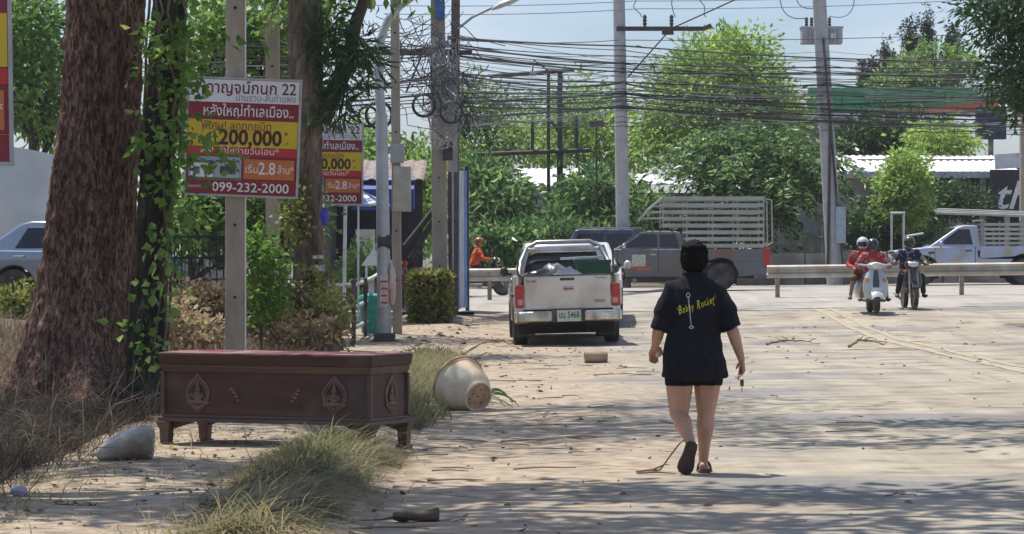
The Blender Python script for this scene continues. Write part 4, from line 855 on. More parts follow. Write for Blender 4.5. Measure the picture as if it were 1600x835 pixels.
b = MB(); b.loft([[Vector((sx * x, sy * y, z)) for sx, sy in ((-1, -1), (1, -1), (1, 1), (-1, 1))] for x, y, z in ((.25, .2, 0), (.29, .24, .55), (.27, .22, .55), (.23, .18, .04))]).build('tub_wall', GT, t, bevel=.01)
MB().box((0, -.245, .53), (.6, .03, .05)).box((0, .245, .53), (.6, .03, .05)).box((-.295, 0, .53), (.03, .5, .05)).box((.295, 0, .53), (.03, .5, .05)).build('rim', GT, t, bevel=.008)
for k in range(4): MB().box((-.21 + .14 * k, -.226, .26), (.02, .02, .44), Matrix.Rotation(-.07, 3, 'X')).build('rib', GT, t)
o = MB().box((0, 0, 0), (.75, .1, .04)).build('white_plank', WHITEP, None, bevel=.008); o.location = on_hil((.32, 1.3, 1.45)); o.rotation_euler = (0, -.05, .02); tag(o, 'white plank lying across the pickup load', 'plank')

# --- a car ahead of it, mostly hidden
S2 = dict(L=4.3, hw=.85, zb=.25, wr=.31, ra=.37, wheels=(.85, 3.4), top=[(4.3, .6), (4.2, .72), (3.2, .92), (3.1, .92), (.6, .95), (0, .85)],
          cab=[(.35, .85), (3.3, .85), (3.2, .93), (2.35, 1.42), (2.1, 1.46), (1.1, 1.45), (.9, 1.4), (.3, .95)], cab_w=((.85, .82), (1.46, .58)),
          win=[[(.85, .98), (1.6, .98), (1.6, 1.34), (1.05, 1.34)], [(1.68, .98), (2.75, .98), (2.3, 1.36), (1.68, 1.36)]], ws=(3.1, .97, 2.4, 1.4), rw=(.4, .98, .92, 1.38),
          seams=((1.64, .35, .95), (2.9, .4, .9)), handles=((1.8, .84), (.95, .84)), mirror=(2.75, 1.02), lampz=.66, tail=(.62, .88), mm=WHITEC, bm=WHITEC)
D = 62.; vehicle('parked_car', 'pale car ahead of the silver pickup showing only one headlight corner', 'car', (XP(907, D), D + .5, zg(2, D)), R(178), S2, WHITEC)
# --- parked cars in the left lot
vehicle('parked_car', 'silver car parked behind the huge trunk at the left edge', 'car', (XP(-90, 50), 53.5, zg(-9, 53) + .1), R(-97), S2, mat('car_silver_blue', (.24, .29, .36), .15, .5, var=.08, coat=.5))
vehicle('parked_car', 'white car parked behind the black bar fence', 'car', (XP(10, 54), 55, zg(-6, 55) - .0), R(-92), S2, WHITEC)
# --- dark navy wagon on the far carriageway
D = 92.; S3 = dict(S2, L=4.7, hw=.9, zb=.32, wr=.36, ra=.42, wheels=(.95, 3.7), top=[(4.7, .75), (4.55, 1.0), (3.45, 1.14), (3.4, 1.12), (.2, 1.14), (0, 1.0)],
    cab=[(.08, 1.05), (3.5, 1.05), (3.4, 1.15), (2.5, 1.72), (2.3, 1.77), (.55, 1.77), (.4, 1.74), (.06, 1.15)], cab_w=((1.05, .88), (1.77, .7)),
    win=[[(.3, 1.2), (1.25, 1.2), (1.25, 1.64), (.5, 1.64)], [(1.33, 1.2), (2.1, 1.2), (2.1, 1.64), (1.33, 1.64)], [(2.18, 1.2), (3.1, 1.2), (2.5, 1.64), (2.18, 1.64)]], ws=(3.4, 1.18, 2.55, 1.7), rw=(.08, 1.22, .38, 1.7), mirror=(2.95, 1.25), lampz=.85, tail=(.8, 1.1), mm=NAVY, bm=NAVY)
nv = vehicle('navy_wagon', 'dark navy wagon half hidden behind the grey pickup cab', 'car', (XP(877, D), D, zg(2, D)), R(-90), S3, NAVY)
for s in (-1, 1): MB().box((s * .55, 1.5, 1.81), (.04, 1.8, .04)).build('roof_rail', CHROME, nv)

# --- grey pickup with slatted cage, side on, facing left
D = 84.; S4 = dict(L=5.25, hw=.9, zb=.36, wr=.38, ra=.47, wheels=(1.28, 4.35), bev=.05, top=[(5.25, .8), (5.1, 1.0), (4.1, 1.13), (2.3, 1.13), (2.28, .82), (0.03, .82), (0, .7)],
    cab=[(2.24, 1.0), (4.25, 1.0), (4.14, 1.14), (3.45, 1.58), (3.2, 1.63), (2.5, 1.62), (2.36, 1.58), (2.2, 1.14)], cab_w=((1.0, .89), (1.63, .68)),
    win=[[(2.4, 1.17), (2.93, 1.17), (2.93, 1.53), (2.5, 1.53)], [(3.0, 1.17), (3.98, 1.17), (3.4, 1.54), (3.0, 1.54)]], ws=(4.14, 1.16, 3.5, 1.57), rw=(2.2, 1.2, 2.35, 1.55),
    seams=((2.97, .45, 1.13), (4.08, .5, 1.1), (2.3, .45, 1.1)), handles=((3.12, .98),), mirror=(3.9, 1.2), lampz=.86, mm=CHROME, hm=CHROME)
gp = vehicle('cage_pickup', 'dark grey pickup with tall pale slatted cage crossing the junction', 'pickup truck', (XP(1196, D), D, zg(5, D) + .01), R(90), S4, GREYP)
bed(gp, .9, 0.02, 2.26, .8, 1.13, GREYP)
for s in (-1, 1):
    l = MB().box((s * .85, .04, .9), (.14, .2, .52)).build('tail_light', REDL, gp, bevel=.04, seg=3)
MB().box((0, -.1, .5), (1.7, .16, .16)).build('rear_bumper', CHROME, gp, bevel=.04)
CAGE = mat('pale_painted_steel', (.33, .34, .3), .5, .1, var=.15, scale=3)
cz0, cz1 = 1.16, 2.5
for s in (-1, 1):
    for k in range(8):
        z = cz0 + .06 + (cz1 - cz0 - .06) * k / 7; yend = 2.22 if k < 3 else 2.22 + (.62 if k > 5 else .62)
        MB().box((s * .88, (.1 + yend) / 2, z), (.04, yend - .1, .1)).build('cage_slat', CAGE, gp, bevel=.006)
    for y in (.12, .82, 1.5, 2.2): MB().box((s * .85, y, (cz0 + cz1) / 2), (.045, .05, cz1 - cz0)).build('cage_post', mat('cage_post_grey', (.25, .26, .25), .6, .2), gp, bevel=.006)
    MB().tube([(s * .84, 2.85, cz1 + .01), (s * .84, 3.2, cz1 - .28), (s * .84, 3.5, cz1 - .62)], .022).build('cage_brace', CAGE, gp)
    for k in range(3): MB().tube([(s * .84, 2.22, 2.3 - .17 * k), (s * .84, 3.1 + .15 * k, 2.3 - .17 * k)], .018).build('cab_guard_rail', CAGE, gp)
    MB().tube([(s * .84, 2.84, 1.7), (s * .84, 2.84, cz1)], .02).build('cab_guard_post', CAGE, gp)
    MB().tube([(s * .8, .1, cz1), (s * .8, -.1, cz1 - .05), (s * .8, -.12, 1.3), (s * .8, .05, 1.2)], .02).build('tail_loop', CAGE, gp)
for k in range(8): MB().box((0, 2.22, cz0 + .06 + (cz1 - cz0 - .06) * k / 7), (1.74, .035, .05)).build('cage_slat', CAGE, gp)
for y in (.1, 1.2, 2.84): MB().box((0, y, cz1 + .04), (1.8, .045, .04)).build('cage_crossbar', CAGE, gp)
for k in range(3): MB().box((0, 3.1 + .15 * k, 2.3 - .17 * k), (1.68, .03, .03)).build('cage_crossbar', CAGE, gp)
# door stickers and bed lettering (this side is local +X after the turn, seen from the camera)
sd = 1 if (Matrix.Rotation(R(90), 3, 'Z') @ Vector((1, 0, 0))).y < 0 else -1
MB().box((sd * .904, 3.5, .82), (.008, .38, .32)).build('door_sticker', mat('cream_sticker', (.5, .5, .42), .6, var=.2, scale=12), gp)
MB().box((sd * .904, 3.42, .6), (.008, .55, .12)).build('door_sticker', mat('orange_sticker', (.42, .13, .06), .6, var=.3, scale=14), gp)
te = flat_text('lettering', 'ขนส่ง บริการ', .14, mat('orange_letters', (.5, .09, .04), .6), gp, (sd * .912, 2.05, .99), .01, 1.1); te.rotation_euler = (0, 0, R(-90) if sd < 0 else R(90))
# --- silver blue pickup behind the guardrail, facing left
D = 89.; S5 = dict(S4, hw=.86, L=5.0, wheels=(1.15, 4.05), top=[(5.0, .78), (4.85, .98), (3.75, 1.1), (2.5, 1.1), (2.46, .8), (.03, .8), (0, .7)],
    cab=[(2.4, .98), (3.95, .98), (3.85, 1.12), (3.05, 1.66), (2.85, 1.72), (2.55, 1.72), (2.46, 1.68), (2.38, 1.12)], cab_w=((.98, .85), (1.72, .66)),
    win=[[(2.62, 1.16), (3.6, 1.16), (3.02, 1.6), (2.7, 1.6)]], ws=(3.85, 1.14, 3.1, 1.64), rw=(2.38, 1.2, 2.46, 1.62), seams=((2.56, .45, 1.1), (3.72, .5, 1.05)), handles=((2.75, .98),), mirror=(3.55, 1.18), mm=LBLUE, hm=BLKP)
sp = vehicle('slat_pickup', 'pale silver blue pickup carrying long poles behind the right guardrail', 'pickup truck', (XP(1655, D), D, zg(13, D) + .01), R(90), S5, LBLUE)
bed(sp, .86, .02, 2.42, .78, 1.12, LBLUE)
for s in (-1, 1):
    MB().box((s * .81, .04, .88), (.12, .18, .45)).build('tail_light', REDL, sp, bevel=.03)
    for k in range(5): MB().box((s * .84, 1.22, 1.2 + .135 * k), (.03, 2.2, .07)).build('rack_slat', CAGE, sp, bevel=.006)
    for y in (.2, 1.0, 1.6, 2.36): MB().box((s * .82, y, 1.48), (.04, .05, .75)).build('rack_post', mat('cage_post_grey', (.25, .26, .25), .6), sp)
for y in (.4, 2.36): MB().box((0, y, 1.86), (1.75, .05, .05)).build('rack_crossbar', CAGE, sp)
for k in range(7):
    x = -.6 + .2 * k; z = zg(13, D) + 1.93 + .05 * (k % 3); o = MB().tube([(-1.15 - .1 * (k % 2), 0, .12 - .0 * k), (2.2, 0, .0), (4.3, 0, -.06)], .035, 6).build('long_pole', CAGE, None); o.location = (XP(1540, D) - .35 + .05 * k, D + x, z + .04)
    tag(o, 'long pale pole lying on the silver blue pickup rack above its cab', 'pole', 'poles on the silver blue pickup rack')

# --- two wheelers and their riders
def cyc_wheel(t, y, r, w):
    M_ = Matrix.Rotation(PI / 2, 3, 'Y'); g = group_part('wheel', t, (0, y, r))
    b = MB()
    for k in range(29): pass
    rings = [[Vector(((w / 2) * math.cos(a), math.cos(2 * PI * k / 28) * (r - w / 2 + w / 2 * math.sin(a)), math.sin(2 * PI * k / 28) * (r - w / 2 + w / 2 * math.sin(a)))) for a in [2 * PI * j / 8 for j in range(8)]] for k in range(28)]
    rings.append(rings[0]); b.loft(rings, False).build('tyre', RUB, g, smooth=60)
    MB().lathe([(r - w * 1.05, -w * .3), (r - w * .8, -w * .35), (r - w * .8, w * .35), (r - w * 1.05, w * .3), (.05, w * .35), (.05, -w * .35)], 20, M_).build('rim', RIMM, g, smooth=40); return g
def scooter(loc, rz):
    t = thing('scooter', 'pale retro scooter with round front carrying a rider in red', 'scooter', loc, rz); PA = mat('scooter_pale_paint', (.5, .56, .6), .25, .1, var=.05, coat=.5)
    cyc_wheel(t, .62, .23, .1); cyc_wheel(t, -.55, .23, .1)
    rings = []
    for z, w, y in ((.3, .10, .5), (.36, .19, .5), (.5, .22, .5), (.7, .215, .48), (.86, .16, .44), (.97, .09, .4)):
        ring = [Vector((w * math.sin(a), y + .09 * math.cos(a) - .03, z)) for a in np.linspace(-PI / 2, PI / 2, 11)] + [Vector((w * math.sin(a) * .92, y + .09 * math.cos(a) - .06, z)) for a in np.linspace(PI / 2, -PI / 2, 11)]; rings.append(ring)
    MB().loft(rings).build('leg_shield', PA, t, smooth=50)
    MB().tube([(0, .575, .45), (0, .565, .7), (0, .5, .92)], [.05, .055, .035], 8).build('horn_cover', mat('dark_trim', (.06, .07, .08), .3), t, smooth=50)
    rg = []
    for a in np.linspace(.45, 2.5, 9): rg.append([Vector((x, .62 + math.cos(a) * .27, .25 + math.sin(a) * .27 - .05 * abs(x / .1) ** 2)) for x in np.linspace(-.1, .1, 7)])
    V = [p for r_ in rg for p in r_]; Q = [(j * 7 + i, j * 7 + i + 1, (j + 1) * 7 + i + 1, (j + 1) * 7 + i) for j in range(8) for i in range(6)]; npmesh('front_fender', V, Q, PA, t, smooth=True)
    MB().ell((0, .42, 1.02), (.15, .12, .085), 16, 9).tube([(-.29, .31, 1.05), (-.13, .38, 1.03), (.13, .38, 1.03), (.29, .31, 1.05)], .022).build('headset', PA, t, smooth=60)
    MB().ell((0, .515, 1.03), (.075, .04, .075), 16, 9).build('headlight', CLEARL, t, smooth=60)
    for s in (-1, 1):
        MB().tube([(s * .28, .32, 1.06), (s * .33, .3, 1.22)], .008).ell((s * .34, .3, 1.25), (.06, .02, .045)).build('mirror', BLKP, t, smooth=60); MB().box((s * .15, .53, .72), (.06, .03, .09)).build('indicator', AMBER, t, bevel=.012)
        MB().tube([(s * .27, .32, 1.05), (s * .35, .28, 1.05)], .02).build('grip', BLKP, t)
        MB().ell((s * .17, -.45, .5), (.13, .4, .2), 16, 9).build('side_cowl', PA, t, smooth=60)
    MB().box((0, .15, .28), (.36, .6, .06)).build('floorboard', BLKP, t, bevel=.02); MB().box((0, -.4, .5), (.28, .6, .4)).build('rear_body', PA, t, bevel=.08); MB().ell((0, -.3, .76), (.15, .42, .09)).build('seat', mat('brown_seat', (.06, .03, .02), .5), t, smooth=60)
    MB().box((0, .72, .52), (.16, .015, .08)).build('number_plate', WHITEP, t)
    t.scale = (1.16, .95, .93); return t
def motorbike(loc, rz, label, paint):
    t = thing('motorbike', label, 'motorbike', loc, rz)
    cyc_wheel(t, .62, .28, .085); cyc_wheel(t, -.6, .28, .085)
    rings = []
    for z, w, y in ((.42, .08, .4), (.5, .17, .42), (.68, .18, .42), (.85, .14, .4), (.96, .1, .38)):
        rings.append([Vector((w * math.sin(a), y + .1 * math.cos(a) - .03, z)) for a in np.linspace(-PI / 2, PI / 2, 9)] + [Vector((w * math.sin(a) * .9, y + .1 * math.cos(a) - .06, z)) for a in np.linspace(PI / 2, -PI / 2, 9)])
    MB().loft(rings).build('leg_shield', paint, t, smooth=50)
    for s in (-1, 1):
        MB().tube([(s * .075, .62, .28), (s * .075, .5, .62), (s * .07, .42, .9)], .022).build('fork_leg', CHROME, t); MB().tube([(s * .28, .3, 1.04), (s * .36, .25, 1.24)], .008).ell((s * .37, .25, 1.26), (.065, .02, .04)).build('mirror', BLKP, t, smooth=60)
        MB().tube([(s * .28, .3, 1.03), (s * .4, .24, 1.03)], .02).build('grip', BLKP, t); MB().box((s * .16, .5, .86), (.08, .04, .05)).build('indicator', AMBER, t, bevel=.012)
    MB().tube([(-.3, .3, 1.02), (0, .38, 1.02), (.3, .3, 1.02)], .018).ell((0, .4, 1.0), (.16, .12, .09), 16, 9).build('handlebar_cowl', paint, t, smooth=60); MB().ell((0, .5, 1.0), (.1, .04, .06), 14, 9).build('headlight', CLEARL, t, smooth=60)
    MB().prism([(.36, .5), (.42, .58), (.62, .62), (.84, .5), (.82, .46), (.62, .57), (.44, .5)], lambda y, z: Vector((-.06, y, z)), lambda y, z: Vector((.06, y, z))).build('front_fender', paint, t, bevel=.01)
    t.scale = (1.1, .93, .92); MB().box((0, -.15, .5), (.2, .8, .3)).build('engine_body', BLKP, t, bevel=.06); MB().ell((0, -.3, .76), (.14, .46, .08)).build('seat', BLKP, t, smooth=60); MB().tube([(.16, 0, .25), (.17, -.7, .35)], .045).build('exhaust_pipe', CHROME, t)
    return t
SK = mat('skin_brown', (.3, .165, .11), .55, var=.12, scale=9)
def helmet(t, c, m, visor=True):
    c = Vector(c); h = MB().ell(c + Vector((0, -.01, .03)), (.135, .15, .14), 20, 12).build('helmet', m, t, smooth=60)
    if visor:
        rings = []
        for z in (-.06, -.01, .05): rings.append([c + Vector((.132 * math.sin(a), -.005 + .155 * math.cos(a), z)) for a in np.linspace(-1.15, 1.15, 11)] + [c + Vector((.122 * math.sin(a), -.005 + .143 * math.cos(a), z)) for a in np.linspace(1.15, -1.15, 11)])
        MB().loft(rings).build('visor', mat('smoke_visor', (.02, .022, .025), .1, spec=.7), h, smooth=50)
def rider(label, loc, rz, top_m, leg_m, hel_m, seat_y=-.28, bare=True, grip=True, scale=1., feet=(.29, .14, .31)):
    t = thing('person', label, 'person', loc, rz); s0 = seat_y
    pel = (0, s0, .86); ch = (0, s0 + .1, 1.22); nk = (0, s0 + .13, 1.4); hd = (0, s0 + .17, 1.55)
    hand = lambda s: (s * .34, .28, 1.07) if grip else (s * .2, s0 + .3, .98)
    el = lambda s: (s * .36, s0 + .2, 1.08) if grip else (s * .3, s0 + .02, 1.08)
    fx, fy, fz = feet
    body = [('cap', pel, ch, .14, .14), ('cap', ch, nk, .13, .06), ('cap', nk, hd, .055, .075), ('ell', hd, (.085, .1, .12)), ('ell', (0, s0 + .27, 1.54), (.018, .02, .025))]
    for s in (-1, 1):
        sh = (s * .19, s0 + .11, 1.34); body += [('cap', sh, el(s), .055, .042), ('cap', el(s), hand(s), .042, .03), ('cap', hand(s), Vector(hand(s)) + Vector((-.02 * s, .05, -.01)), .038, .032)]
        kn = (s * .24, s0 + .44, .76); an = (s * fx, fy, fz + .06); body += [('cap', (s * .1, s0, .84), kn, .085, .06), ('cap', kn, an, .058, .04), ('cap', (s * fx, fy - .03, fz + .02), (s * (fx + .05), fy + .16, fz + .01), .038, .032)]
        for k in range(4): body.append(('cap', Vector(hand(s)) + Vector((s * (-.03 + .022 * k), .05, .012)), Vector(hand(s)) + Vector((s * (-.03 + .022 * k), .075, -.035)), .011, .009))
    link('body', remeshed(body, .014, 3), SK, t)
    jk = [('loft', [((0, s0 - .0, .8), .17, .13), ((0, s0, .9), .19, .14), ((0, s0 + .06, 1.1), .2, .145), ((0, s0 + .1, 1.26), .215, .14), ((0, s0 + .12, 1.36), .18, .1), ((0, s0 + .13, 1.42), .075, .07)])]
    for s in (-1, 1):
        sh = (s * .18, s0 + .11, 1.34); jk += [('cap', sh, el(s), .078, .062), ('cap', el(s), Vector(el(s)).lerp(Vector(hand(s)), .8), .062, .05)]
    jme = remeshed(jk, .018, 3)
    displace(jme, lambda c: .016 * noise.noise(c * 9))
    jo = link('jacket', jme, top_m, t)
    tr = []
    for s in (-1, 1):
        kn = (s * .24, s0 + .44, .76); an = (s * fx, fy, fz + .1); tr.append(('cap', (s * .1, s0, .84), kn, .1, .078))
        if not bare: tr.append(('cap', kn, an, .075, .06))
    tr.append(('cap', (-.06, s0, .84), (.06, s0, .84), .13, .13)); link('trousers', remeshed(tr, .018, 2), leg_m, t)
    for s in (-1, 1): MB().ell((s * (fx + .02), fy + .06, fz), (.05, .14, .04)).build('shoe', BLKP, t, smooth=60)
    helmet(t, hd, hel_m); t.scale = (.91 * scale, .91 * scale, .875 * scale); return t
def patterned(name, c0, c1, c2, sc=14):
    m = bpy.data.materials.new(name); m.use_nodes = True; N = m.node_tree.nodes; L = m.node_tree.links; b = N['Principled BSDF']; b.inputs['Roughness'].default_value = .85
    tc = N.new('ShaderNodeTexCoord'); v = N.new('ShaderNodeTexNoise'); v.inputs['Scale'].default_value = sc; v.inputs['Detail'].default_value = 2; L.new(tc.outputs['Object'], v.inputs['Vector'])
    r = N.new('ShaderNodeValToRGB'); r.color_ramp.interpolation = 'CONSTANT'; e = r.color_ramp.elements; e.new(.6); e[0].position = 0; e[1].position = .56; e[2].position = .64
    for k, c in zip(e, (c0, c1, c2)): k.color = tuple(c) + (1,)
    L.new(v.outputs['Fac'], r.inputs['Fac']); L.new(r.outputs['Color'], b.inputs['Base Color']); MATS[name] = m; return m
D = 61.5; lx = XP(1364, D); sc = scooter((lx, D, zg(lx, D)), R(180)); sp_ = (lx, D, zg(lx, D))
RED1 = patterned('red_print_shirt', (.38, .03, .035), (.5, .28, .26), (.2, .02, .025)); RED2 = patterned('red_cloth', (.36, .04, .04), (.42, .1, .1), (.28, .03, .03), 6)
rider('scooter driver in red printed shirt and dark open helmet', sp_, R(180), RED1, mat('brown_shorts', (.13, .07, .055), .9), mat('dark_teal_helmet', (.02, .04, .045), .2, coat=.5), -.2)
rider('scooter passenger in red with white helmet behind the driver', (lx - .16, D + .36, zg(lx, D) + .03), R(180), RED2, mat('brown_shorts', (.13, .07, .055), .9), mat('white_helmet', (.6, .6, .58), .25, coat=.4), -.2, grip=False)
D = 63.; mx_ = XP(1421, D); motorbike((mx_, D, zg(mx_, D)), R(183), 'small black motorbike ridden towards us right of the pale scooter', mat('black_gloss', (.02, .02, .024), .2, coat=.5))
JER = patterned('navy_jersey', (.015, .02, .06), (.2, .24, .4), (.35, .3, .05), 8)
rider('motorbike rider in navy patterned jersey and dark helmet', (mx_, D, zg(mx_, D)), R(183), JER, mat('black_trousers', (.014, .014, .018), .9), mat('dark_gold_helmet', (.07, .06, .035), .25, coat=.4), -.2, bare=False)
D = 79.; ox = XP(757, D); motorbike((ox - .1, D, zg(ox, D)), R(-80), 'dark motorbike of the orange rider behind the short guardrail', mat('black_gloss', (.02, .02, .024), .2, coat=.5))
rider('motorbike rider in bright orange jacket and orange helmet behind the guardrail', (ox - .1, D, zg(ox, D)), R(-80), mat('orange_jacket', (.6, .09, .025), .8, var=.12), mat('dark_grey_trousers', (.03, .03, .035), .9), mat('orange_helmet', (.3, .14, .03), .3, var=.6, scale=6), -.2, bare=False)
D = 68; motorbike((XP(640, D), D, zg(-2, D) + .0), R(150), 'parked red motorbike half hidden behind the hedge', mat('red_gloss', (.4, .02, .02), .25, coat=.4))

# ================================================================== WALKING WOMAN (seen from behind, faces +Y)
D = 21.; wx_ = XP(1085, D); wz = road_z(wx_, D)
wom = thing('person', 'person seen from behind walking away in oversized black printed t shirt and sandals', 'person', (wx_, D, wz))
SKW = mat('warm_skin', (.47, .255, .168), .45, var=.2, scale=6, bump=.08, bscale=60)
BLKC = mat('black_cotton', (.0135, .0135, .018), .9, var=.25, scale=18, bump=.15, bscale=120, spec=.2)
HAIR = mat('black_hair', (.005, .0045, .0045), .7, var=.4, scale=40, stretch=(1, 1, .1), bump=.3, bscale=60, spec=.12)
def V3(*a): return Vector(a)
def hand_parts(w, d, side, out, curl, L_=.165, spread=.9):
    """palm + five fingers; w wrist, d pointing direction, side = towards the thumb, out = back-of-hand normal, curl = bend towards the palm"""
    d, side, out = d.normalized(), side.normalized(), out.normalized(); P = []
    k0 = w + d * .045; k1 = w + d * .078
    for s in (-1, -.33, .33, 1): P.append(('cap', w + side * .014 * s, k1 + side * .026 * s, .016, .0135))
    lens = [.058, .07, .075, .068]
    for i, s in enumerate((-1, -.33, .33, 1)):
        b = k1 + side * .028 * s * spread; q = b; ang = .25
        for j, f in enumerate((.45, .32, .23)):
            ang += curl * (.9 if j else .6); v = (d * math.cos(ang) - out * math.sin(ang) + side * .05 * s).normalized(); e = q + v * lens[i] * f; P.append(('cap', q, e, .0092 - .0008 * j, .0086 - .0009 * j)); q = e
    tb = w + side * .024 + d * .018; t1 = tb + (side * .75 + d * .8 - out * .35).normalized() * .038; t2 = t1 + (side * .15 + d * .9 - out * .5).normalized() * .03; P += [('cap', tb, t1, .0125, .0105), ('cap', t1, t2, .0102, .0088)]
    return P
hip = .80
body = [('loft', [((0, .02, .68), .15, .10), ((0, .01, .78), .175, .125), ((0, .015, .9), .165, .115), ((0, .02, 1.02), .145, .1), ((0, .02, 1.15), .16, .11), ((0, .015, 1.25), .145, .09), ((0, .02, 1.31), .085, .06), ((0, .03, 1.36), .056, .055)]),
        ('cap', (0, .03, 1.32), (0, .05, 1.42), .056, .053), ('ell', (0, .06, 1.48), (.075, .092, .112)), ('ell', (0, .155, 1.465), (.015, .02, .022)), ('ell', (0, .135, 1.425), (.026, .02, .012)), ('ell', (-.078, .06, 1.475), (.01, .018, .03)), ('ell', (.078, .06, 1.475), (.01, .018, .03))]
# legs: left leg trails with the heel lifted, right leg carries the weight
LH, LK, LA = V3(-.1, .0, .72), V3(-.105, .0, .405), V3(-.035, -.19, .21)
RH, RK, RA = V3(.095, .03, .72), V3(.085, .075, .42), V3(.065, .06, .085)
for H_, K_, A_ in ((LH, LK, LA), (RH, RK, RA)):
    m1 = H_.lerp(K_, .5); body += [('cap', H_, m1, .103, .09), ('cap', m1, K_, .09, .066), ('ell', K_, (.062, .062, .07))]
    c = K_.lerp(A_, .32) + V3(0, -.014, 0); body += [('cap', K_, c, .058, .064), ('cap', c, K_.lerp(A_, .68), .063, .043), ('cap', K_.lerp(A_, .66), A_, .044, .034)]
# left foot points down, sole towards us
LT = V3(-.075, -.14, .03); body += [('cap', LA + V3(0, -.03, -.005), LA.lerp(LT, .5), .034, .038), ('cap', LA.lerp(LT, .45), LT + V3(0, .01, .01), .036, .03), ('cap', LT + V3(-.02, .01, 0), LT + V3(-.028, .05, -.005), .016, .012), ('cap', LT + V3(.02, .01, 0), LT + V3(.024, .055, -.005), .018, .014)]
body += [('cap', RA + V3(0, -.03, -.045), RA + V3(.012, .1, -.05), .034, .034), ('cap', RA + V3(.01, .08, -.05), RA + V3(.02, .17, -.056), .036, .024), ('cap', RA + V3(-.01, .16, -.058), RA + V3(-.005, .2, -.06), .016, .013), ('cap', RA + V3(.035, .15, -.058), RA + V3(.04, .18, -.062), .014, .012)]
# arms
LS, LE, LW = V3(-.15, .02, 1.225), V3(-.245, -.0, .965), V3(-.262, .12, .86)
RS, RE, RW = V3(.15, .02, 1.225), V3(.262, -.02, .965), V3(.325, .05, .775)
for S_, E_, W_ in ((LS, LE, LW), (RS, RE, RW)):
    body += [('cap', S_, E_, .045, .043), ('cap', E_, E_.lerp(W_, .35), .043, .041), ('cap', E_.lerp(W_, .3), W_, .041, .026)]
body += hand_parts(LW, V3(-.1, .75, -.65), V3(.9, .2, .1), V3(-.1, .6, .75), .55)
rd = V3(.12, .15, -.98); body += hand_parts(RW, rd, V3(-.25, .95, .12), V3(.95, .25, .1), .5)
link('body', remeshed(body, .0055, 9), SKW, wom)
# t shirt
sh = [('loft', [((.003, .01, .635), .232, .175), ((.003, .01, .70), .226, .175), ((.0, .01, .82), .207, .162), ((0, .015, .95), .180, .14), ((0, .018, 1.08), .175, .135), ((0, .02, 1.18), .188, .132), ((0, .02, 1.26), .178, .11), ((0, .022, 1.315), .128, .085), ((0, .028, 1.345), .09, .075), ((0, .03, 1.362), .074, .07)])]
sh += [('cap', V3(-.145, .02, 1.25), V3(-.205, .01, 1.1), .07, .076), ('cap', V3(.145, .02, 1.25), V3(.22, .0, 1.1), .07, .076)]
def sleeve(a, b, ra, rb):
    d = (b - a).normalized(); u = d.orthogonal().normalized(); q = d.cross(u); return [a, b, ra, rb]
shirt = remeshed(sh, .009, 3, 'shirt')
sl = MB()
for a, b_, ra, rb in ((V3(-.15, .02, 1.24), V3(-.232, .0, .975), .068, .07), (V3(.15, .02, 1.24), V3(.258, -.01, .985), .068, .072)):
    pts = [a.lerp(b_, k / 8) for k in range(9)]; sl.tube(pts, [ra + (rb - ra) * k / 8 for k in range(9)], 24, True)
bm = bmesh.new(); bm.from_mesh(shirt); me2 = sl.mesh('sl'); bm.from_mesh(me2); tmp = bpy.data.meshes.new('tmp'); bm.to_mesh(tmp); bm.free()
o = bpy.data.objects.new('tmp', tmp); COL.objects.link(o); md = o.modifiers.new('r', 'REMESH'); md.mode = 'VOXEL'; md.voxel_size = .008; ms = o.modifiers.new('s', 'SMOOTH'); ms.iterations = 2
shirt = bpy.data.meshes.new_from_object(o.evaluated_get(bpy.context.evaluated_depsgraph_get())); bpy.data.objects.remove(o)
shirt.polygons.foreach_set('use_smooth', [True] * len(shirt.polygons))
for v, nrm in [(v, v.normal.copy()) for v in shirt.vertices]:
    c = v.co; low = sstep(1.2, .7, c.z)
    f = .015 * (.4 + low) * noise.noise((c.x * 11 + .6 * c.z, c.y * 8, c.z * 2.6)) + .007 * noise.noise((c.x * 22, c.y * 16, c.z * 9 + c.x * 8)) + .008 * noise.noise((c.x * 6, c.z * 12 - abs(c.x) * 22, 3))
    v.co += nrm * f
    if c.z < .665: v.co.z += .004 * math.sin(c.x * 21 + 1) + .015 * sstep(.14, .22, abs(c.x))
shirt.update(); shirt.name = 't_shirt'; so = link('t_shirt', shirt, BLKC, wom)
col_ = MB().loft([[V3(.078 * r_ * math.cos(a), .028 + .074 * r_ * math.sin(a), z) for a in np.linspace(0, 2 * PI, 24, endpoint=False)] for r_, z in ((1.08, 1.338), (1.06, 1.366), (.96, 1.37), (.94, 1.34))]).build('collar', BLKC, so, smooth=50)
sho = [('cap', V3(-.095, .0, .74), V3(-.1, .0, .625), .115, .104), ('cap', V3(.095, .03, .74), V3(.095, .045, .625), .115, .104), ('cap', V3(-.05, .01, .74), V3(.05, .01, .74), .13, .13)]
sm_ = remeshed(sho, .009, 2)
for v in sm_.vertices:
    if v.co.z < .597: v.co.z = .597 + .006 * noise.noise(v.co * 20)
link('shorts', sm_, mat('black_shorts', (.009, .009, .011), .95, spec=.2), wom)
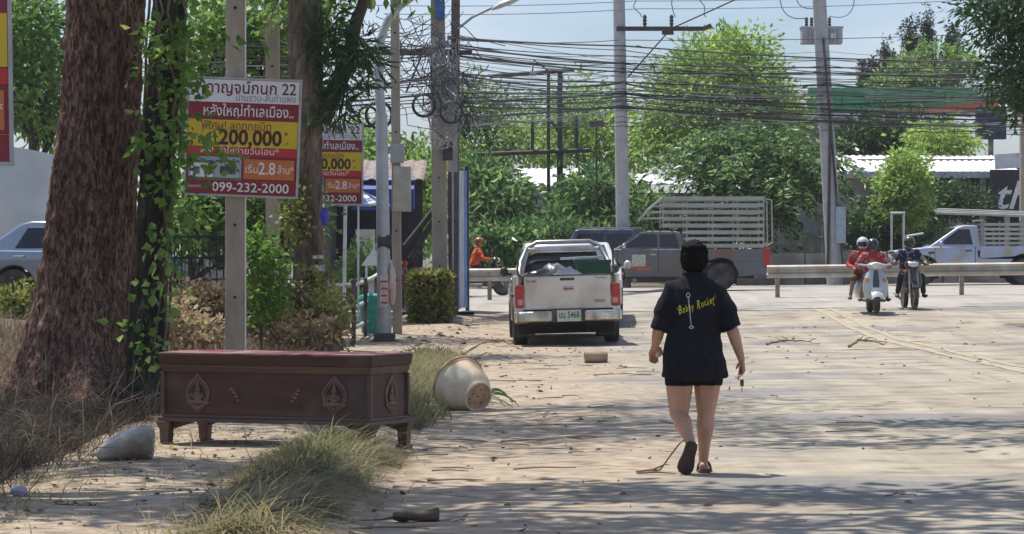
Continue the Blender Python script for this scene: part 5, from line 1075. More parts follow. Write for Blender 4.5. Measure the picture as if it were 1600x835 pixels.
# hair: short tied-back mass down to the nape
hr = [('ell', (0, .035, 1.493), (.09, .104, .103)), ('loft', [((0, .008, 1.365), .046, .034), ((0, .0, 1.39), .066, .05), ((0, -.004, 1.435), .086, .074), ((0, .012, 1.49), .091, .092), ((0, .03, 1.55), .072, .082), ((0, .04, 1.585), .045, .05)]), ('ell', (-.07, .035, 1.46), (.018, .045, .055)), ('ell', (.07, .035, 1.46), (.018, .045, .055))]
hm = remeshed(hr, .007, 3)
displace(hm, lambda c: .006 * noise.noise((c.x * 90, c.y * 90, c.z * 6)) + .006 * noise.noise(c * 14))
ho = link('hair', hm, HAIR, wom)
hs = MB()
for k in range(800):
    a = random.uniform(-2.2, 2.2); zz0 = random.uniform(1.44, 1.55); kk = 1 if zz0 < 1.5 else 1 - (zz0 - 1.5) * 3; p = V3((.076 + .006 * random.random()) * kk * math.sin(a), .02 - (.08 + .008 * random.random()) * kk * math.cos(a), zz0); pr = []
    for j in range(5): tt = j / 4; pr.append(p + V3(.01 * math.sin(a) * (1 - tt * 1.6), -.008 * math.cos(a) * (1 - tt), -.07 * tt + .01) + V3(noise.noise((k * 1.37, tt * 2, 0)) * .014, 0, 0))
    hs.tube([q + V3(0, 0, max(0, 1.385 - q.z)) for q in pr], [.0016, .0016, .0014, .001, .0005], 3, False)
hs.build('hair_strands', HAIR, ho, smooth=60)
# sandals
SAN = mat('dark_brown_sandal', (.05, .035, .028), .85, var=.3, scale=20); 
def sole(a, fwd, up, L_, name):
    fwd, up = fwd.normalized(), up.normalized(); sd_ = fwd.cross(up); out = []
    wk = 1.3; pl_ = [(-.03, .0), (-.032, .03), (-.034, .09), (-.044, .16), (-.044, .2), (-.03, .232), (0, .245), (.03, .235), (.042, .2), (.042, .16), (.033, .09), (.033, .03), (.03, .0), (.015, -.018), (-.015, -.018)]
    return MB().prism(pl_, lambda x, y: a + sd_ * x * wk + fwd * y * L_, lambda x, y: a + sd_ * x * wk + fwd * y * L_ - up * .022).build(name, SAN, wom, bevel=.004)
fw = (LT - (LA + V3(0, -.05, -.005))); fwn = fw.normalized(); upn = (V3(0, 1, 0) - fwn * fwn.y).normalized()
s1 = sole(LA + V3(0, -.05, .0) - upn * .036 - fwn * .03, fwn, upn, 1.0, 'sandal'); s2 = sole(RA + V3(.0, -.06, -.072), V3(.08, 1, 0), V3(0, 0, 1), 1.02, 'sandal')
for s_, A_, u_, f_ in ((s1, LA + V3(0, -.05, 0), upn, fwn), (s2, RA + V3(0, -.06, -.045), V3(0, 0, 1), V3(.08, 1, 0).normalized())):
    sd_ = f_.cross(u_); c = A_ + f_ * .13 - u_ * .025
    MB().tube([c + sd_ * .045 * math.cos(a) + u_ * .062 * math.sin(a) for a in np.linspace(0, PI, 9)], .009, 6).build('strap', SAN, s_, smooth=50)
# print on the back: yellow hand lettering and a white safety pin, pressed onto the cloth
bvh = BVHTree.FromPolygons([v.co for v in shirt.vertices], [p.vertices[:] for p in shirt.polygons])
def press(me, eps=.002):
    for v in me.vertices:
        h_ = bvh.ray_cast(V3(v.co.x, -1, v.co.z), V3(0, 1, 0)); v.co.y = (h_[0].y if h_[0] else -.1) - eps
    me.update()
INK_Y = mat('yellow_print', (.85, .7, .05), .7, var=.25, scale=30); INK_W = mat('white_print', (.75, .77, .8), .7, var=.2, scale=30)
bm = bmesh.new(); x = -.118; rng = random.Random(5)
for ch in "'Bobby Rocket'":
    if ch == ' ': x += .02; continue
    me = text_mesh(ch, .062 if ch not in "BR" else .076, .0); xs = [v.co.x for v in me.vertices]; w_ = max(xs) - min(xs); sq = .5; up_ = rng.uniform(-.004, .004); tall = 1.75 if ch == 't' else 1.15
    for v in me.vertices:
        lx, lz = (v.co.x - min(xs)) * sq, (v.co.y * tall - (.012 if ch == 't' else 0)); v.co = V3(x + lx - lz * .05, 0, 1.08 + (x + .118) * .33 + lz + up_ + lx * .2)
    x += w_ * sq + .0065; me.update(); bm.from_mesh(me); bpy.data.meshes.remove(me)
bmesh.ops.triangulate(bm, faces=bm.faces); pm = bpy.data.meshes.new('back_lettering'); bm.to_mesh(pm); bm.free(); press(pm); link('back_lettering', pm, INK_Y, so)
pin = MB()
def flatline(pts, w_):
    for a, b_ in zip(pts[:-1], pts[1:]):
        a, b_ = V3(*a), V3(*b_); d = (b_ - a).normalized(); n_ = V3(-d.z, 0, d.x) * w_ / 2; k = max(1, int((b_ - a).length / .012))
        for i in range(k): p, q = a.lerp(b_, i / k), a.lerp(b_, (i + 1) / k); pin.add([p - n_, p + n_, q + n_, q - n_], [(0, 1, 2, 3)])
flatline([(-.046, 0, 1.21), (-.028, 0, 1.005)], .003); flatline([(-.052, 0, 1.205), (-.034, 0, 1.03)], .0015)
flatline([(-.046 + .012 * math.cos(a) - .002, 0, 1.215 + .016 * math.sin(a)) for a in np.linspace(0, 2 * PI, 11)], .0035); flatline([(-.028 + .014 * math.cos(a), 0, .998 + .008 * math.sin(a)) for a in np.linspace(0, 2 * PI, 11)], .0045)
me = pin.mesh('pin_print', fix=False); press(me, .0025); link('pin_print', me, INK_W, so)
# things in her hands
tp = thing('phone', 'pale pink phone held in the walking person right hand', 'phone', wom.location + RW + rd * .085 + V3(-.022, .015, 0), rot=(R(8), R(-8), R(82)))
MB().box((0, 0, 0), (.062, .010, .12)).build('case', mat('pink_case', (.55, .33, .33), .4), tp, bevel=.004, seg=3); MB().box((0, -.0062, 0), (.055, .002, .108)).build('screen', mat('phone_screen', (.01, .01, .012), .08), tp)
tk_ = thing('key_fob', 'black key fob with a short key hanging from the walking person right hand', 'key', wom.location + RW + rd * .155 + V3(-.012, .012, 0))
MB().box((0, 0, -.012), (.026, .012, .045)).build('fob', BLKP, tk_, bevel=.004); MB().box((0, 0, -.055), (.007, .003, .045)).build('blade', mat('brass_key', (.35, .28, .15), .35, .8), tk_)
tq = thing('cup', 'small translucent white cup held in the walking person left hand', 'cup', wom.location + LW + V3(.022, .055, -.075)); MB().lathe([(.018, 0), (.026, .07), (.024, .07), (.016, .004)], 18).build('cup_wall', mat('white_cup', (.7, .66, .62), .4), tq, smooth=50)
# the branch caught at her foot
BR = mat('bare_branch', (.2, .14, .085), .9, var=.3, scale=12)
o = MB().tube([(-.31, -.02, .012), (-.2, .0, .03), (-.13, -.02, .13), (-.07, -.03, .21), (-.03, -.05, .24), (.0, -.06, .2)], [.007, .007, .006, .0055, .004, .002], 6).tube([(-.36, .05, .012), (-.25, -.0, .03), (-.17, -.05, .07), (-.14, -.06, .065)], [.009, .008, .005, .003], 6).tube([(-.36, -.06, .012), (-.22, -.09, .02), (-.1, -.12, .012)], [.007, .006, .003], 6).build('forked_branch', BR, None, smooth=50)
o.location = wom.location + V3(-.04, -.13, 0); tag(o, 'forked bare branch dragging beside the walking person left foot', 'branch')

# ================================================================== POLES, LAMPS, SIGNS, CABLES
CONP = mat('pole_concrete', (.35, .3, .24), .9, var=.22, scale=5, bump=.3, bscale=30, stretch=(1, 1, .3)); CONG = mat('grey_round_pole', (.4, .4, .4), .85, var=.15, scale=3, bump=.15)
GALV = mat('galvanised_pole', (.42, .44, .46), .5, .45, var=.12, scale=5); DKST = mat('dark_steel_beam', (.07, .06, .055), .75, .2, var=.3); PORC = mat('brown_porcelain', (.06, .035, .03), .25)
def sq_pole(name, label, px0, py0, px1, d, w0, w1, top=9.5, m=None, group='concrete utility poles'):
    """square tapering pole leaning from foot pixel column px0 to column px1 at the picture top"""
    x = XP(px0, d); z0 = zg(x, d); t = thing(name, label, 'pole', (x, d, z0), group=group); zt = W(0, 0, d).z - z0; lean = (XP(px1, d) - x) / zt
    b = MB(); b.loft([[Vector((lean * z + sx * w / 2, sy * w / 2, z)) for sx, sy in ((-1, -1), (1, -1), (1, 1), (-1, 1))] for z, w in ((-.3, w0), (top / 2, (w0 + w1) / 2), (top, w1))]).build('shaft', m or CONP, t, bevel=.02, seg=2)
    for z in np.arange(1.0, top, .9): MB().tube([(lean * z, -w0 / 2 - .001, z), (lean * z, -w0 / 2 + .02, z)], .02, 8).build('bolt_hole', UNDER, t)
    t['lean'] = lean; return t
p1 = sq_pole('utility_pole', 'square concrete pole that carries the nearer red and yellow sign', 368, 550, 369, 38.3, .25, .22)
MB().tube([(.135, -.13, 0), (.14, -.125, 9)], .008, 5).build('earth_wire', WHITEP, p1)
p2 = sq_pole('utility_pole', 'square concrete pole behind the nearer sign, right of the first pole', 427, 520, 426, 50, .23, .2)
p3 = sq_pole('utility_pole', 'narrow concrete pole with beige meter box behind the lamp post', 621, 500, 617, 56, .17, .15)
D = 56.; MB().box((.09, -.14, W(0, 296, D).z - p3.location.z), (.32, .2, .82)).build('meter_box', mat('beige_box', (.46, .42, .34), .6), p3, bevel=.015)
MB().box((.0, -.1, W(0, 240, D).z - p3.location.z), (.25, .1, .35)).build('small_box', CONG, p3, bevel=.01)
D = 63.; p4 = sq_pole('utility_pole', 'thick concrete pole wrapped in pale cable tangles', 688, 495, 684, D, .32, .27)
p5 = sq_pole('utility_pole', 'dark slim pole just right of the cable tangle with a street lamp arm', 709, 490, 712, D + 1, .2, .17, m=mat('dark_pole', (.13, .11, .1), .85, var=.25))
zl = lambda py, p: W(0, py, p.location.y).z - p.location.z
MB().box((.0, -.2, zl(12, p4)), (.17, .05, .5)).build('blue_sleeve', mat('blue_plate', (.03, .13, .38), .5), p4, bevel=.01)
MB().box((-.9, .0, zl(82, p4)), (2.1, .1, .13)).build('crossarm', DKST, p4, bevel=.01); MB().box((.3, .1, zl(82, p4)), (.7, .08, .1)).build('bracket', DKST, p4)
for s in (-1, 1): MB().tube([(-.9 + .55 * s, -.05, zl(82, p4)), (-.9 + .2 * s, -.05, zl(145, p4))], .02, 5).build('brace', DKST, p4)
MB().box((.16, -.2, zl(237, p4)), (.2, .12, .38)).build('black_box', BLKP, p4, bevel=.01); MB().box((.25, .3, zl(230, p4)), (.2, .06, 1.0)).build('grey_panel', CONG, p4)
for k, (xa, ya, xb, yb) in enumerate(((640, 405, 694, 318), (632, 385, 690, 312))):
    MB().tube([Vector((XP(xa, D) - p4.location.x, .3, zl(ya, p4))), Vector((XP(xb, D) - p4.location.x, .3, zl(yb, p4)))], .06, 6).build('diagonal_stay', DKST, p4)
MB().tube([(.05, -.05, zl(48, p5)), (.4, -.2, zl(28, p5)), (1.0, -.4, zl(8, p5)), (1.35, -.5, zl(-6, p5))], .028, 8).build('lamp_arm', GALV, p5, smooth=50)
lh = MB(); lh.loft([[Vector((x + .0, -.5 + .14 * w * math.cos(a), z + .07 * w * math.sin(a))) for a in np.linspace(0, 2 * PI, 12, endpoint=False)] for x, z, w in ((.8, zl(18, p5), .4), (.95, zl(12, p5), 1), (1.25, zl(3, p5), 1.1), (1.5, zl(-6, p5), .7))]).build('lamp_head', GALV, p5, smooth=50)
# grey lamp post with curved top
D = 53.; x = XP(601, D); t = thing('street_lamp', 'grey steel lamp post with curved top and paper notice near the railing', 'street lamp', (x, D, zg(x, D)))
zz_ = lambda py: W(0, py, D).z - t.location.z; xx = lambda px: XP(px, D) - x
MB().tube([(0, 0, 0), (xx(596), 0, zz_(178))], [.125, .105], 14).build('lower_shaft', GALV, t, smooth=50)
MB().tube([(xx(596), 0, zz_(182)), (xx(593), 0, zz_(140)), (xx(591), 0, zz_(95)), (xx(595), 0, zz_(62)), (xx(606), 0, zz_(32)), (xx(625), 0, zz_(10)), (xx(650), 0, zz_(-8)), (xx(720), 0, zz_(-40))], [.085, .08, .078, .075, .07, .065, .06, .05], 12).build('curved_arm', GALV, t, smooth=60)
MB().loft([[Vector((xx(px), .16 * w * math.cos(a), zz_(py) + .07 * w * math.sin(a))) for a in np.linspace(0, 2 * PI, 12, endpoint=False)] for px, py, w in ((715, -38, .5), (740, -46, 1), (775, -56, 1), (795, -60, .5))]).build('lamp_head', GALV, t, smooth=50)
MB().box((0, 0, .02), (.5, .5, .05)).box((0, 0, .1), (.36, .36, .14)).build('base_plate', mat('dirty_base', (.1, .085, .07), .9), t, bevel=.02)
MB().box((0, -.13, zz_(455)), (.14, .012, .55)).build('paper_notice', mat('notice', (.6, .5, .47), .8, var=.3, scale=12), t)
for k in range(4): MB().box((0, -.138, zz_(440 + 11 * k)), (.11, .006, .035)).build('notice_print', mat('red_ink', (.5, .06, .06), .7), t)
MB().tube([(-.12, -.02, zz_(378)), (.12, -.02, zz_(378))], .13, 12).build('clamp_band', DKST, t)
lumpy('plastic_bag', 'pale pink plastic bag hanging on the grey lamp post', 'bag', (x + .13, D - .06, zg(x, D) + zz_(476)), (.07, .07, .36), mat('pink_bag', (.6, .45, .4), .4, var=.15), 21)
# tall round pole across the road with crossarm
def round_pole(label, px0, px1, d, r0, r1, pyfoot, top=11.5):
    x = XP(px0, d); t = thing('round_pole', label, 'pole', (x, d, zg(x, d)), group='round concrete poles across the main road'); zt = W(0, 0, d).z - t.location.z; ln_ = (XP(px1, d) - x) / zt
    MB().tube([(0, 0, -.2), (ln_ * top / 2, 0, top / 2), (ln_ * top, 0, top)], [r0, (r0 + r1) / 2, r1], 14).build('shaft', CONG, t, smooth=50); t['ln'] = ln_; return t
D = 92.; q1 = round_pole('tall round concrete pole with a dark crossarm above the navy wagon', 975, 967, D, .22, .165, 350)
z = zl(46, q1); ln_ = q1['ln']; MB().box((ln_ * z + 1.2, -.2, z), (2.6, .12, .13)).build('crossarm', DKST, q1, bevel=.01)
def insul(t, x, y, z, h=.35, r=.07):
    b = MB(); b.lathe([(r * .5, 0)] + [(r * (1 if k % 2 else .6), h * (k + .5) / 7) for k in range(7)] + [(r * .3, h)], 10); b.v = [(p[0] + x, p[1] + y, p[2] + z) for p in b.v]; return b.build('insulator', PORC, t, smooth=40)
for dx in (.75, 1.55): insul(q1, dx + ln_ * z, -.2, z + .07)
MB().tube([(2.35, -.2, z), (2.6, -.2, z + .1)], .07, 8).build('end_insulator', PORC, q1); MB().box((1.3, -.2, z - .12), (.35, .1, .12)).build('clamp', DKST, q1)
MB().tube([(.1, -.1, zl(122, q1)), (1.4, -.25, z), (3.8, -.3, zl(0, q1) + .2)], .022, 6).build('stay_cable', DKST, q1)
def loopw(t, pts, r=.014): MB().tube(pts, r, 5).build('jumper_wire', BLKP, t, smooth=60)
for px in (992, 1045, 1092):
    a = Vector((XP(px, D) - q1.location.x, -.2, zl(-15, q1))); c = Vector((XP(px + 10, D) - q1.location.x, -.2, zl(28, q1))); loopw(q1, limb_path(a, c, 6, .5, .05))
# transformer pole
D = 93.; q2 = round_pole('thick pole carrying a grey transformer box at the right', 1306, 1280, D, .26, .19, 395); ln2 = q2['ln']; cx_ = lambda px: XP(px, D) - q2.location.x
MB().tube([(cx_(1318), -.25, 0), (cx_(1285), -.22, zl(60, q2))], .04, 6).build('conduit', BLKP, q2); MB().tube([(cx_(1292), -.25, .5), (cx_(1296), -.25, zl(190, q2))], .05, 6).build('conduit', DKST, q2)
MB().box((cx_(1312), -.25, zl(352, q2)), (.3, .2, 1.1)).build('switch_box', mat('grey_blue_box', (.35, .42, .46), .6), q2, bevel=.02)
tf = thing('transformer', 'grey rectangular transformer mounted across the thick right pole', 'transformer', (q2.location.x, D, q2.location.z)); GBOX = mat('transformer_grey', (.42, .44, .46), .6, var=.12)
MB().box((cx_(1285.5), .45, zl(55, q2)), (1.25, .5, .5)).build('tank', GBOX, tf, bevel=.03)
for k in range(9): MB().box((cx_(1260 + 6.4 * k), .17, zl(56, q2)), (.03, .08, .42)).build('cooling_fin', GBOX, tf)
MB().box((cx_(1285.5), .45, zl(42, q2)), (1.3, .54, .06)).build('lid', GBOX, tf, bevel=.01); MB().box((cx_(1285.5), .2, zl(70, q2)), (.3, .5, .08)).build('mount_bracket', DKST, tf); MB().box((cx_(1303), .16, zl(56, q2)), (.16, .02, .18)).build('rating_plate', WHITEP, tf)
for px in (1262, 1270, 1298): insul(tf, cx_(px), .4, zl(41, q2), .3, .06)
def arcw(t, p0, p1, p2, r=.014):
    P = [Vector(p0) * (1 - u) ** 2 + Vector(p1) * 2 * u * (1 - u) + Vector(p2) * u * u for u in np.linspace(0, 1, 12)]; MB().tube(P, r, 5).build('jumper_wire', BLKP, t, smooth=60)
arcw(tf, (cx_(1220), .4, zl(-8, q2)), (cx_(1222), .4, zl(34, q2)), (cx_(1262), .4, zl(27, q2))); arcw(tf, (cx_(1298), .4, zl(24, q2)), (cx_(1338), .4, zl(34, q2)), (cx_(1337), .4, zl(-8, q2))); arcw(tf, (cx_(1245), .4, zl(-8, q2)), (cx_(1248), .4, zl(14, q2)), (cx_(1272), .4, zl(12, q2)))
sq_pole('utility_pole', 'pale square pole at the right picture edge', 1602, 400, 1602, 96, .34, .3)
# bare steel billboard frame
D = 100.; t = thing('billboard_frame', 'empty dark steel billboard frame with floodlight arm among the trees', 'frame', (XP(862, D), D, zg(2, D))); fx = lambda px: XP(px, D) - t.location.x; fz = lambda py: W(0, py, D).z - t.location.z
for px, ya, yb, w in ((857, 112, 330, .11), (875, 112, 260, .16), (832, 185, 237, .1), (901, 180, 237, .1)): MB().box((fx(px), 0, (fz(ya) + fz(yb)) / 2), (w, .12, abs(fz(ya) - fz(yb)))).build('upright', DKST, t)
MB().box((fx(875), .2, fz(237) / 2), (.2, .2, fz(237))).build('support_column', DKST, t)
for pa, pb, qa, qb in ((735, 242, 922, 235), (765, 120, 897, 110)): MB().tube([(fx(pa), -.1, fz(qa)), (fx(pb), -.1, fz(qb)) if False else (fx(qa if False else pb), -.1, fz(qb))], .06, 6) if False else MB().tube([(fx(pa), -.1, fz(pb)), (fx(qa), -.1, fz(qb))], .07, 6).build('crossbeam', DKST, t)
MB().tube([(fx(857), .06, fz(185)), (fx(875), .06, fz(208))], .05, 5).build('brace', DKST, t); MB().tube([(fx(832), -.15, fz(112)), (fx(834), -.2, fz(95)), (fx(858), -.1, fz(112))], .03, 5).build('lamp_bracket', DKST, t); MB().box((fx(833), -.3, fz(116)), (.22, .2, .14)).build('floodlight', CONG, t, bevel=.02)
t = thing('hanging_floodlight', 'small black floodlight box on a thin post left of the tall round pole', 'floodlight', (XP(932, 96), 96, zg(2, 96))); MB().box((0, -.1, W(0, 194, 96).z - t.location.z), (.46, .2, .2)).build('housing', BLKP, t, bevel=.02); MB().tube([(0, 0, 0), (0, 0, W(0, 194, 96).z - t.location.z)], .03, 6).build('post', DKST, t)
t = thing('shelter_roof', 'pale roof of a low shed among the trees left of the pickup cage', 'building', (XP(985, 108), 108, zg(4, 108)))
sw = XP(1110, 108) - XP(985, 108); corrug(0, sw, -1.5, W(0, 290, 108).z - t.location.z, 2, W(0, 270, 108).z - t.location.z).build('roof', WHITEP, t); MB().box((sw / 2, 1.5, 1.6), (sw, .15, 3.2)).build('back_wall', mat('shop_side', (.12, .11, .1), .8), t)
for x in (.1, sw - .1): MB().box((x, -1.2, 1.6), (.12, .12, 3.2)).build('column', CONG, t)
# ------------------------------------------------------------------ overhead cables
CABLE = mat('black_cable', (.04, .04, .044), .7, var=.2, scale=2); rc = random.Random(3); PALEC = mat('sun_glint_cable', (.2, .2, .21), .45, var=.2)  # lighter grey on some cables stands in for sun reflecting off them
def cable(pts, sag, r, label, group):
    P = []
    for i, (a, c) in enumerate(zip(pts[:-1], pts[1:])):
        for k in range(12 + (i == len(pts) - 2)): u = k / 12; P.append(Vector(a).lerp(Vector(c), u) - Vector((0, 0, 4 * sag * u * (1 - u))))
    o = MB().tube(P, r, 4, False).build('overhead_cable', PALEC if rc.random() < .35 and r < .02 else CABLE, None, smooth=60, fix=False); return tag(o, label, 'cable', group)
N_C = 62
for i in range(N_C):
    u = max(0., (i + rc.uniform(-.3, .3)) / (N_C - 1)); j = lambda a: rc.uniform(-a, a)
    ya = 58 + 140 * u + j(14); yb = 76 + 108 * u ** .8 + j(16); yc = 88 + 108 * u ** .8 + j(16); yd = 96 + 112 * u + j(16); da = rc.uniform(-.15, .15)
    pts = [W(700, ya, 63 + da), W(971, yb, 91.75 + da), W(1293, yc, 92.7 + da), W(1740, yd, 92 + da)]
    if u < .75 and i % 2: pts = [W(330, ya + j(15) + 14, 58)] + pts
    cable(pts, .03 + .22 * rc.random() ** 2, rc.choice([.006, .007, .008, .010, .012]) if i % 7 else .022, 'one of the many black cables strung across the junction', 'black cables strung across the junction')
for (a, b_, c, lb) in ((W(560, 8, 80), W(990, 2, 92), W(1560, -14, 93), 'thin high wire running just under the top of the picture'), (W(600, 22, 80), W(1000, 14, 92), W(1520, 0, 93), 'thin high wire crossing above the crossarm'), (W(700, 62, 63), W(967, 63, 92), W(1560, 52, 93), 'single thin wire between crossarm and cable bundle')): cable([a, b_, c], .08, .011, lb, None)
for k, (ya, yb) in enumerate(((8, 60), (30, 100))): cable([W(380, ya, 55), W(560, yb, 58), W(690, yb + 20, 62.7)], .15, .008, ('upper' if k == 0 else 'lower') + ' slack wire from the pale trunk to the cable tangle', None)
# tangled service drops around the left pole
tb_ = MB(); r2 = random.Random(9); WTC = mat('pale_cable', (.42, .42, .43), .6, var=.4, scale=1)
for k in range(140):
    a = Vector((XP(r2.uniform(668, 718), 63), 62.6 + r2.uniform(-.3, .2), W(0, r2.uniform(60, 190), 63).z)); c = Vector((XP(r2.uniform(680, 712), 63), 62.6 + r2.uniform(-.3, .2), W(0, r2.uniform(110, 235), 63).z))
    tb_.tube(limb_path(a, c, 8, .9, r2.uniform(0, .25)), r2.uniform(.006, .012), 4, False)
tag(tb_.build('cable_tangle', WTC, None, smooth=60, fix=False), 'messy pale cable tangle wrapped round the thick pole', 'cables', kind='stuff')
tb_ = MB()
for k in range(120):
    a = W(r2.uniform(575, 712), r2.uniform(25, 150), 61.5 + r2.uniform(-.6, 1)); c = a + Vector((r2.uniform(-1.3, 1.3), r2.uniform(-.3, .3), r2.uniform(-1.0, .5))); tb_.tube(limb_path(a, c, 8, .5, r2.uniform(.02, .25)), r2.uniform(.005, .011), 4, False)
for (px, py, rr) in ((592, 180, .24), (662, 165, .2), (705, 175, .2), (575, 182, .18)):
    for q in range(4): c = W(px, py, 61.8); tb_.tube([c + Vector((rr * (1 + .06 * q) * math.cos(a), .03 * q, rr * (1 + .06 * q) * math.sin(a))) for a in np.linspace(0, 2 * PI, 24)], .011, 4, False)
for k in range(70):
    a = W(r2.uniform(706, 735), r2.uniform(105, 195), 63.5 + r2.uniform(-.3, .6)); c = a + Vector((r2.uniform(-.3, .4), r2.uniform(-.2, .2), r2.uniform(-.6, .2))); tb_.tube(limb_path(a, c, 6, .7, .1), r2.uniform(.007, .013), 4, False)
tag(tb_.build('cable_tangle', CABLE, None, smooth=60, fix=False), 'dark loose cable loops and coils beside the thick pole', 'cables', kind='stuff')

# ------------------------------------------------------------------ red and yellow estate signs
def flatm(name, c, **k): return mat(name, c, .45, var=.06, scale=3, **k)
S_W = flatm('sign_white', (.74, .72, .74)); S_DR = flatm('sign_dark_red', (.24, .018, .03)); S_R = flatm('sign_red', (.5, .028, .03)); S_Y = flatm('sign_yellow', (.62, .44, .02)); S_O = flatm('sign_orange', (.55, .16, .04)); S_P = flatm('sign_purple_ink', (.14, .015, .05)); S_BK = flatm('sign_brown_ink', (.05, .012, .012)); S_G = flatm('sign_grey_ink', (.2, .2, .22)); S_LW = flatm('sign_white_ink', (.78, .74, .72))
def estate_sign(label, cx, cy, d, roll, yaw, w=1.4, h=1.45, post=False):
    c = W(cx, cy, d); t = thing('estate_sign', label, 'sign', c, rot=(0, roll, yaw), group='red and yellow estate signs')
    MB().box((0, .02, 0), (w, .03, h)).build('board', S_DR, t); fr = MB()
    for x, z, a, b_ in ((0, h / 2, w + .03, .025), (0, -h / 2, w + .03, .025), (-w / 2, 0, .025, h - .03), (w / 2, 0, .025, h - .03)): fr.box((x, .015, z), (a, .05, b_))
    fr.build('frame', CONG, t); Z = lambda v: h / 2 - v * h; X = lambda u: -w / 2 + u * w
    def band(nm, u0, u1, v0, v1, m, y=-.001): MB().box(((X(u0) + X(u1)) / 2, y, (Z(v0) + Z(v1)) / 2), (X(u1) - X(u0), .008, Z(v0) - Z(v1))).build(nm, m, t)
    band('white_band', .012, .988, .012, .205, S_W); band('yellow_band', .012, .988, .355, .585, S_Y); band('red_band', .012, .988, .59, .66, S_R); band('orange_band', .52, .97, .685, .855, S_O)
    pic = MB().box(((X(.03) + X(.5)) / 2, -.001, (Z(.67) + Z(.87)) / 2), (X(.5) - X(.03), .008, Z(.67) - Z(.87))).build('house_picture', flatm('picture_sky', (.3, .36, .45)), t)
    for k, (u0, u1, v0, v1, m) in enumerate(((.05, .25, .73, .85, S_W), (.27, .48, .72, .85, flatm('picture_grey', (.4, .4, .42))), (.05, .25, .705, .728, flatm('picture_roof', (.1, .1, .12))), (.27, .48, .7, .718, flatm('picture_roof', (.1, .1, .12))), (.07, .13, .76, .83, flatm('picture_window', (.08, .1, .14))), (.17, .23, .76, .83, flatm('picture_window', (.08, .1, .14))), (.31, .45, .75, .82, flatm('picture_window', (.08, .1, .14))), (.03, .5, .85, .868, flatm('picture_lawn', (.1, .14, .06))))):
        MB().box(((X(u0) + X(u1)) / 2, -.007, (Z(v0) + Z(v1)) / 2), (X(u1) - X(u0), .004, Z(v0) - Z(v1))).build('picture_piece', m, pic)
    T = lambda s_, sz, m, u, v, bold, wd, al='LEFT', y=-.007: flat_text('lettering', s_, sz, m, t, (X(u), y, Z(v)), bold, wd * w, al)
    T('กาญจน์กนก 22', .2, S_P, .965, .125, .012, .80, 'RIGHT'); T('บ้านชวน-สันกำแพง', .12, S_G, .965, .19, .0, .53, 'RIGHT'); T('หลังใหญ่ทำเลเมือง..', .18, S_LW, .95, .32, .01, .80, 'RIGHT')
    T('พิเศษ! ลดทุกยูนิต', .15, S_DR, .76, .44, .004, .62, 'RIGHT'); T('กว่า', .17, S_BK, .1, .56, .01, .16); T('200,000', .26, S_BK, .85, .562, .03, .56, 'RIGHT'); T('*', .12, S_BK, .87, .5, .01, .03); T('.-', .12, S_BK, .87, .56, .01, .04)
    T('ฟรี! ค่าใช้จ่ายวันโอน*', .11, S_LW, .83, .642, .0, .7, 'RIGHT'); T('เริ่ม', .13, S_LW, .53, .8, .004, .11); T('2.8', .21, S_LW, .65, .81, .015, .15); T('ล้าน*', .13, S_LW, .82, .8, .004, .14)
    T('099-232-2000', .16, S_LW, .93, .965, .012, .68, 'RIGHT'); T('โครงการบ้านเดี่ยว', .05, S_LW, .03, .94, 0, .17)
    MB().box((.62 * w / 2, -.0, Z(.875)), (w * .36, .006, .004)).build('rule_line', S_O, t)
    if post:
        for px in (-.3, .28): MB().box((px * w, .07, -h / 2 - .95 + h / 2), (.06, .06, 1.9 + h)).build('post', WHITEP, t)
    return t
estate_sign('nearer red and yellow estate sign on the concrete pole, partly behind vines', 379, 215, 38.1, R(2.2), R(-2))
estate_sign('farther red and yellow estate sign half hidden by the pale trunk', 506, 256, 56, R(.8), R(-3), 1.42, 1.47, True)
estate_sign('red and yellow estate sign cut off by the left picture edge', -163, 75, 19.0, R(-.8), R(6))
MB().tube([W(-163, 880, 19.05) + Vector((0, .12, 0)), W(-160, -200, 19.05) + Vector((0, .12, 0))], .09, 10).build('sign_post', CONP, None, smooth=50)
tag(bpy.data.objects['sign_post'], 'concrete post behind the sign at the left picture edge', 'post')
# ------------------------------------------------------------------ banner, railing and small things by the corner
D = 64.; t = thing('hanging_banner', 'tall white and blue banner seen almost edge on beside the thick pole', 'banner', (XP(717, D), D + .3, zg(-1, D)), rot=(0, R(-.8), R(73)))
zt_ = W(0, 266, D).z - t.location.z; zb_ = W(0, 482, D).z - t.location.z
for k, (x0, x1, m) in enumerate(((-.55, -.25, mat('banner_grey', (.42, .44, .48), .6)), (-.25, .0, mat('banner_blue', (.12, .2, .42), .6, var=.4, scale=3)), (0, .3, mat('banner_grey', (.42, .44, .48), .6)), (.3, .55, mat('banner_blue', (.12, .2, .42), .6)))): MB().box(((x0 + x1) / 2, 0, (zt_ + zb_) / 2), (x1 - x0, .03, zt_ - zb_)).build('banner_strip', m, t)
for x in (-.57, .57): MB().box((x, 0, zt_ / 2), (.06, .07, zt_ + .2)).build('frame_post', DKST, t)
WR = mat('white_rail_paint', (.62, .6, .57), .6, var=.15, scale=6); t = thing('railing', 'white three bar railing on black posts beside the lamp post', 'railing', (-2.68, 52, zg(-2.68, 52)))
for k in range(6):
    u = k / 5; MB().box((.33 * u, 14 * u, .55), (.07, .07, 1.15)).build('post', BLKP, t, bevel=.008)
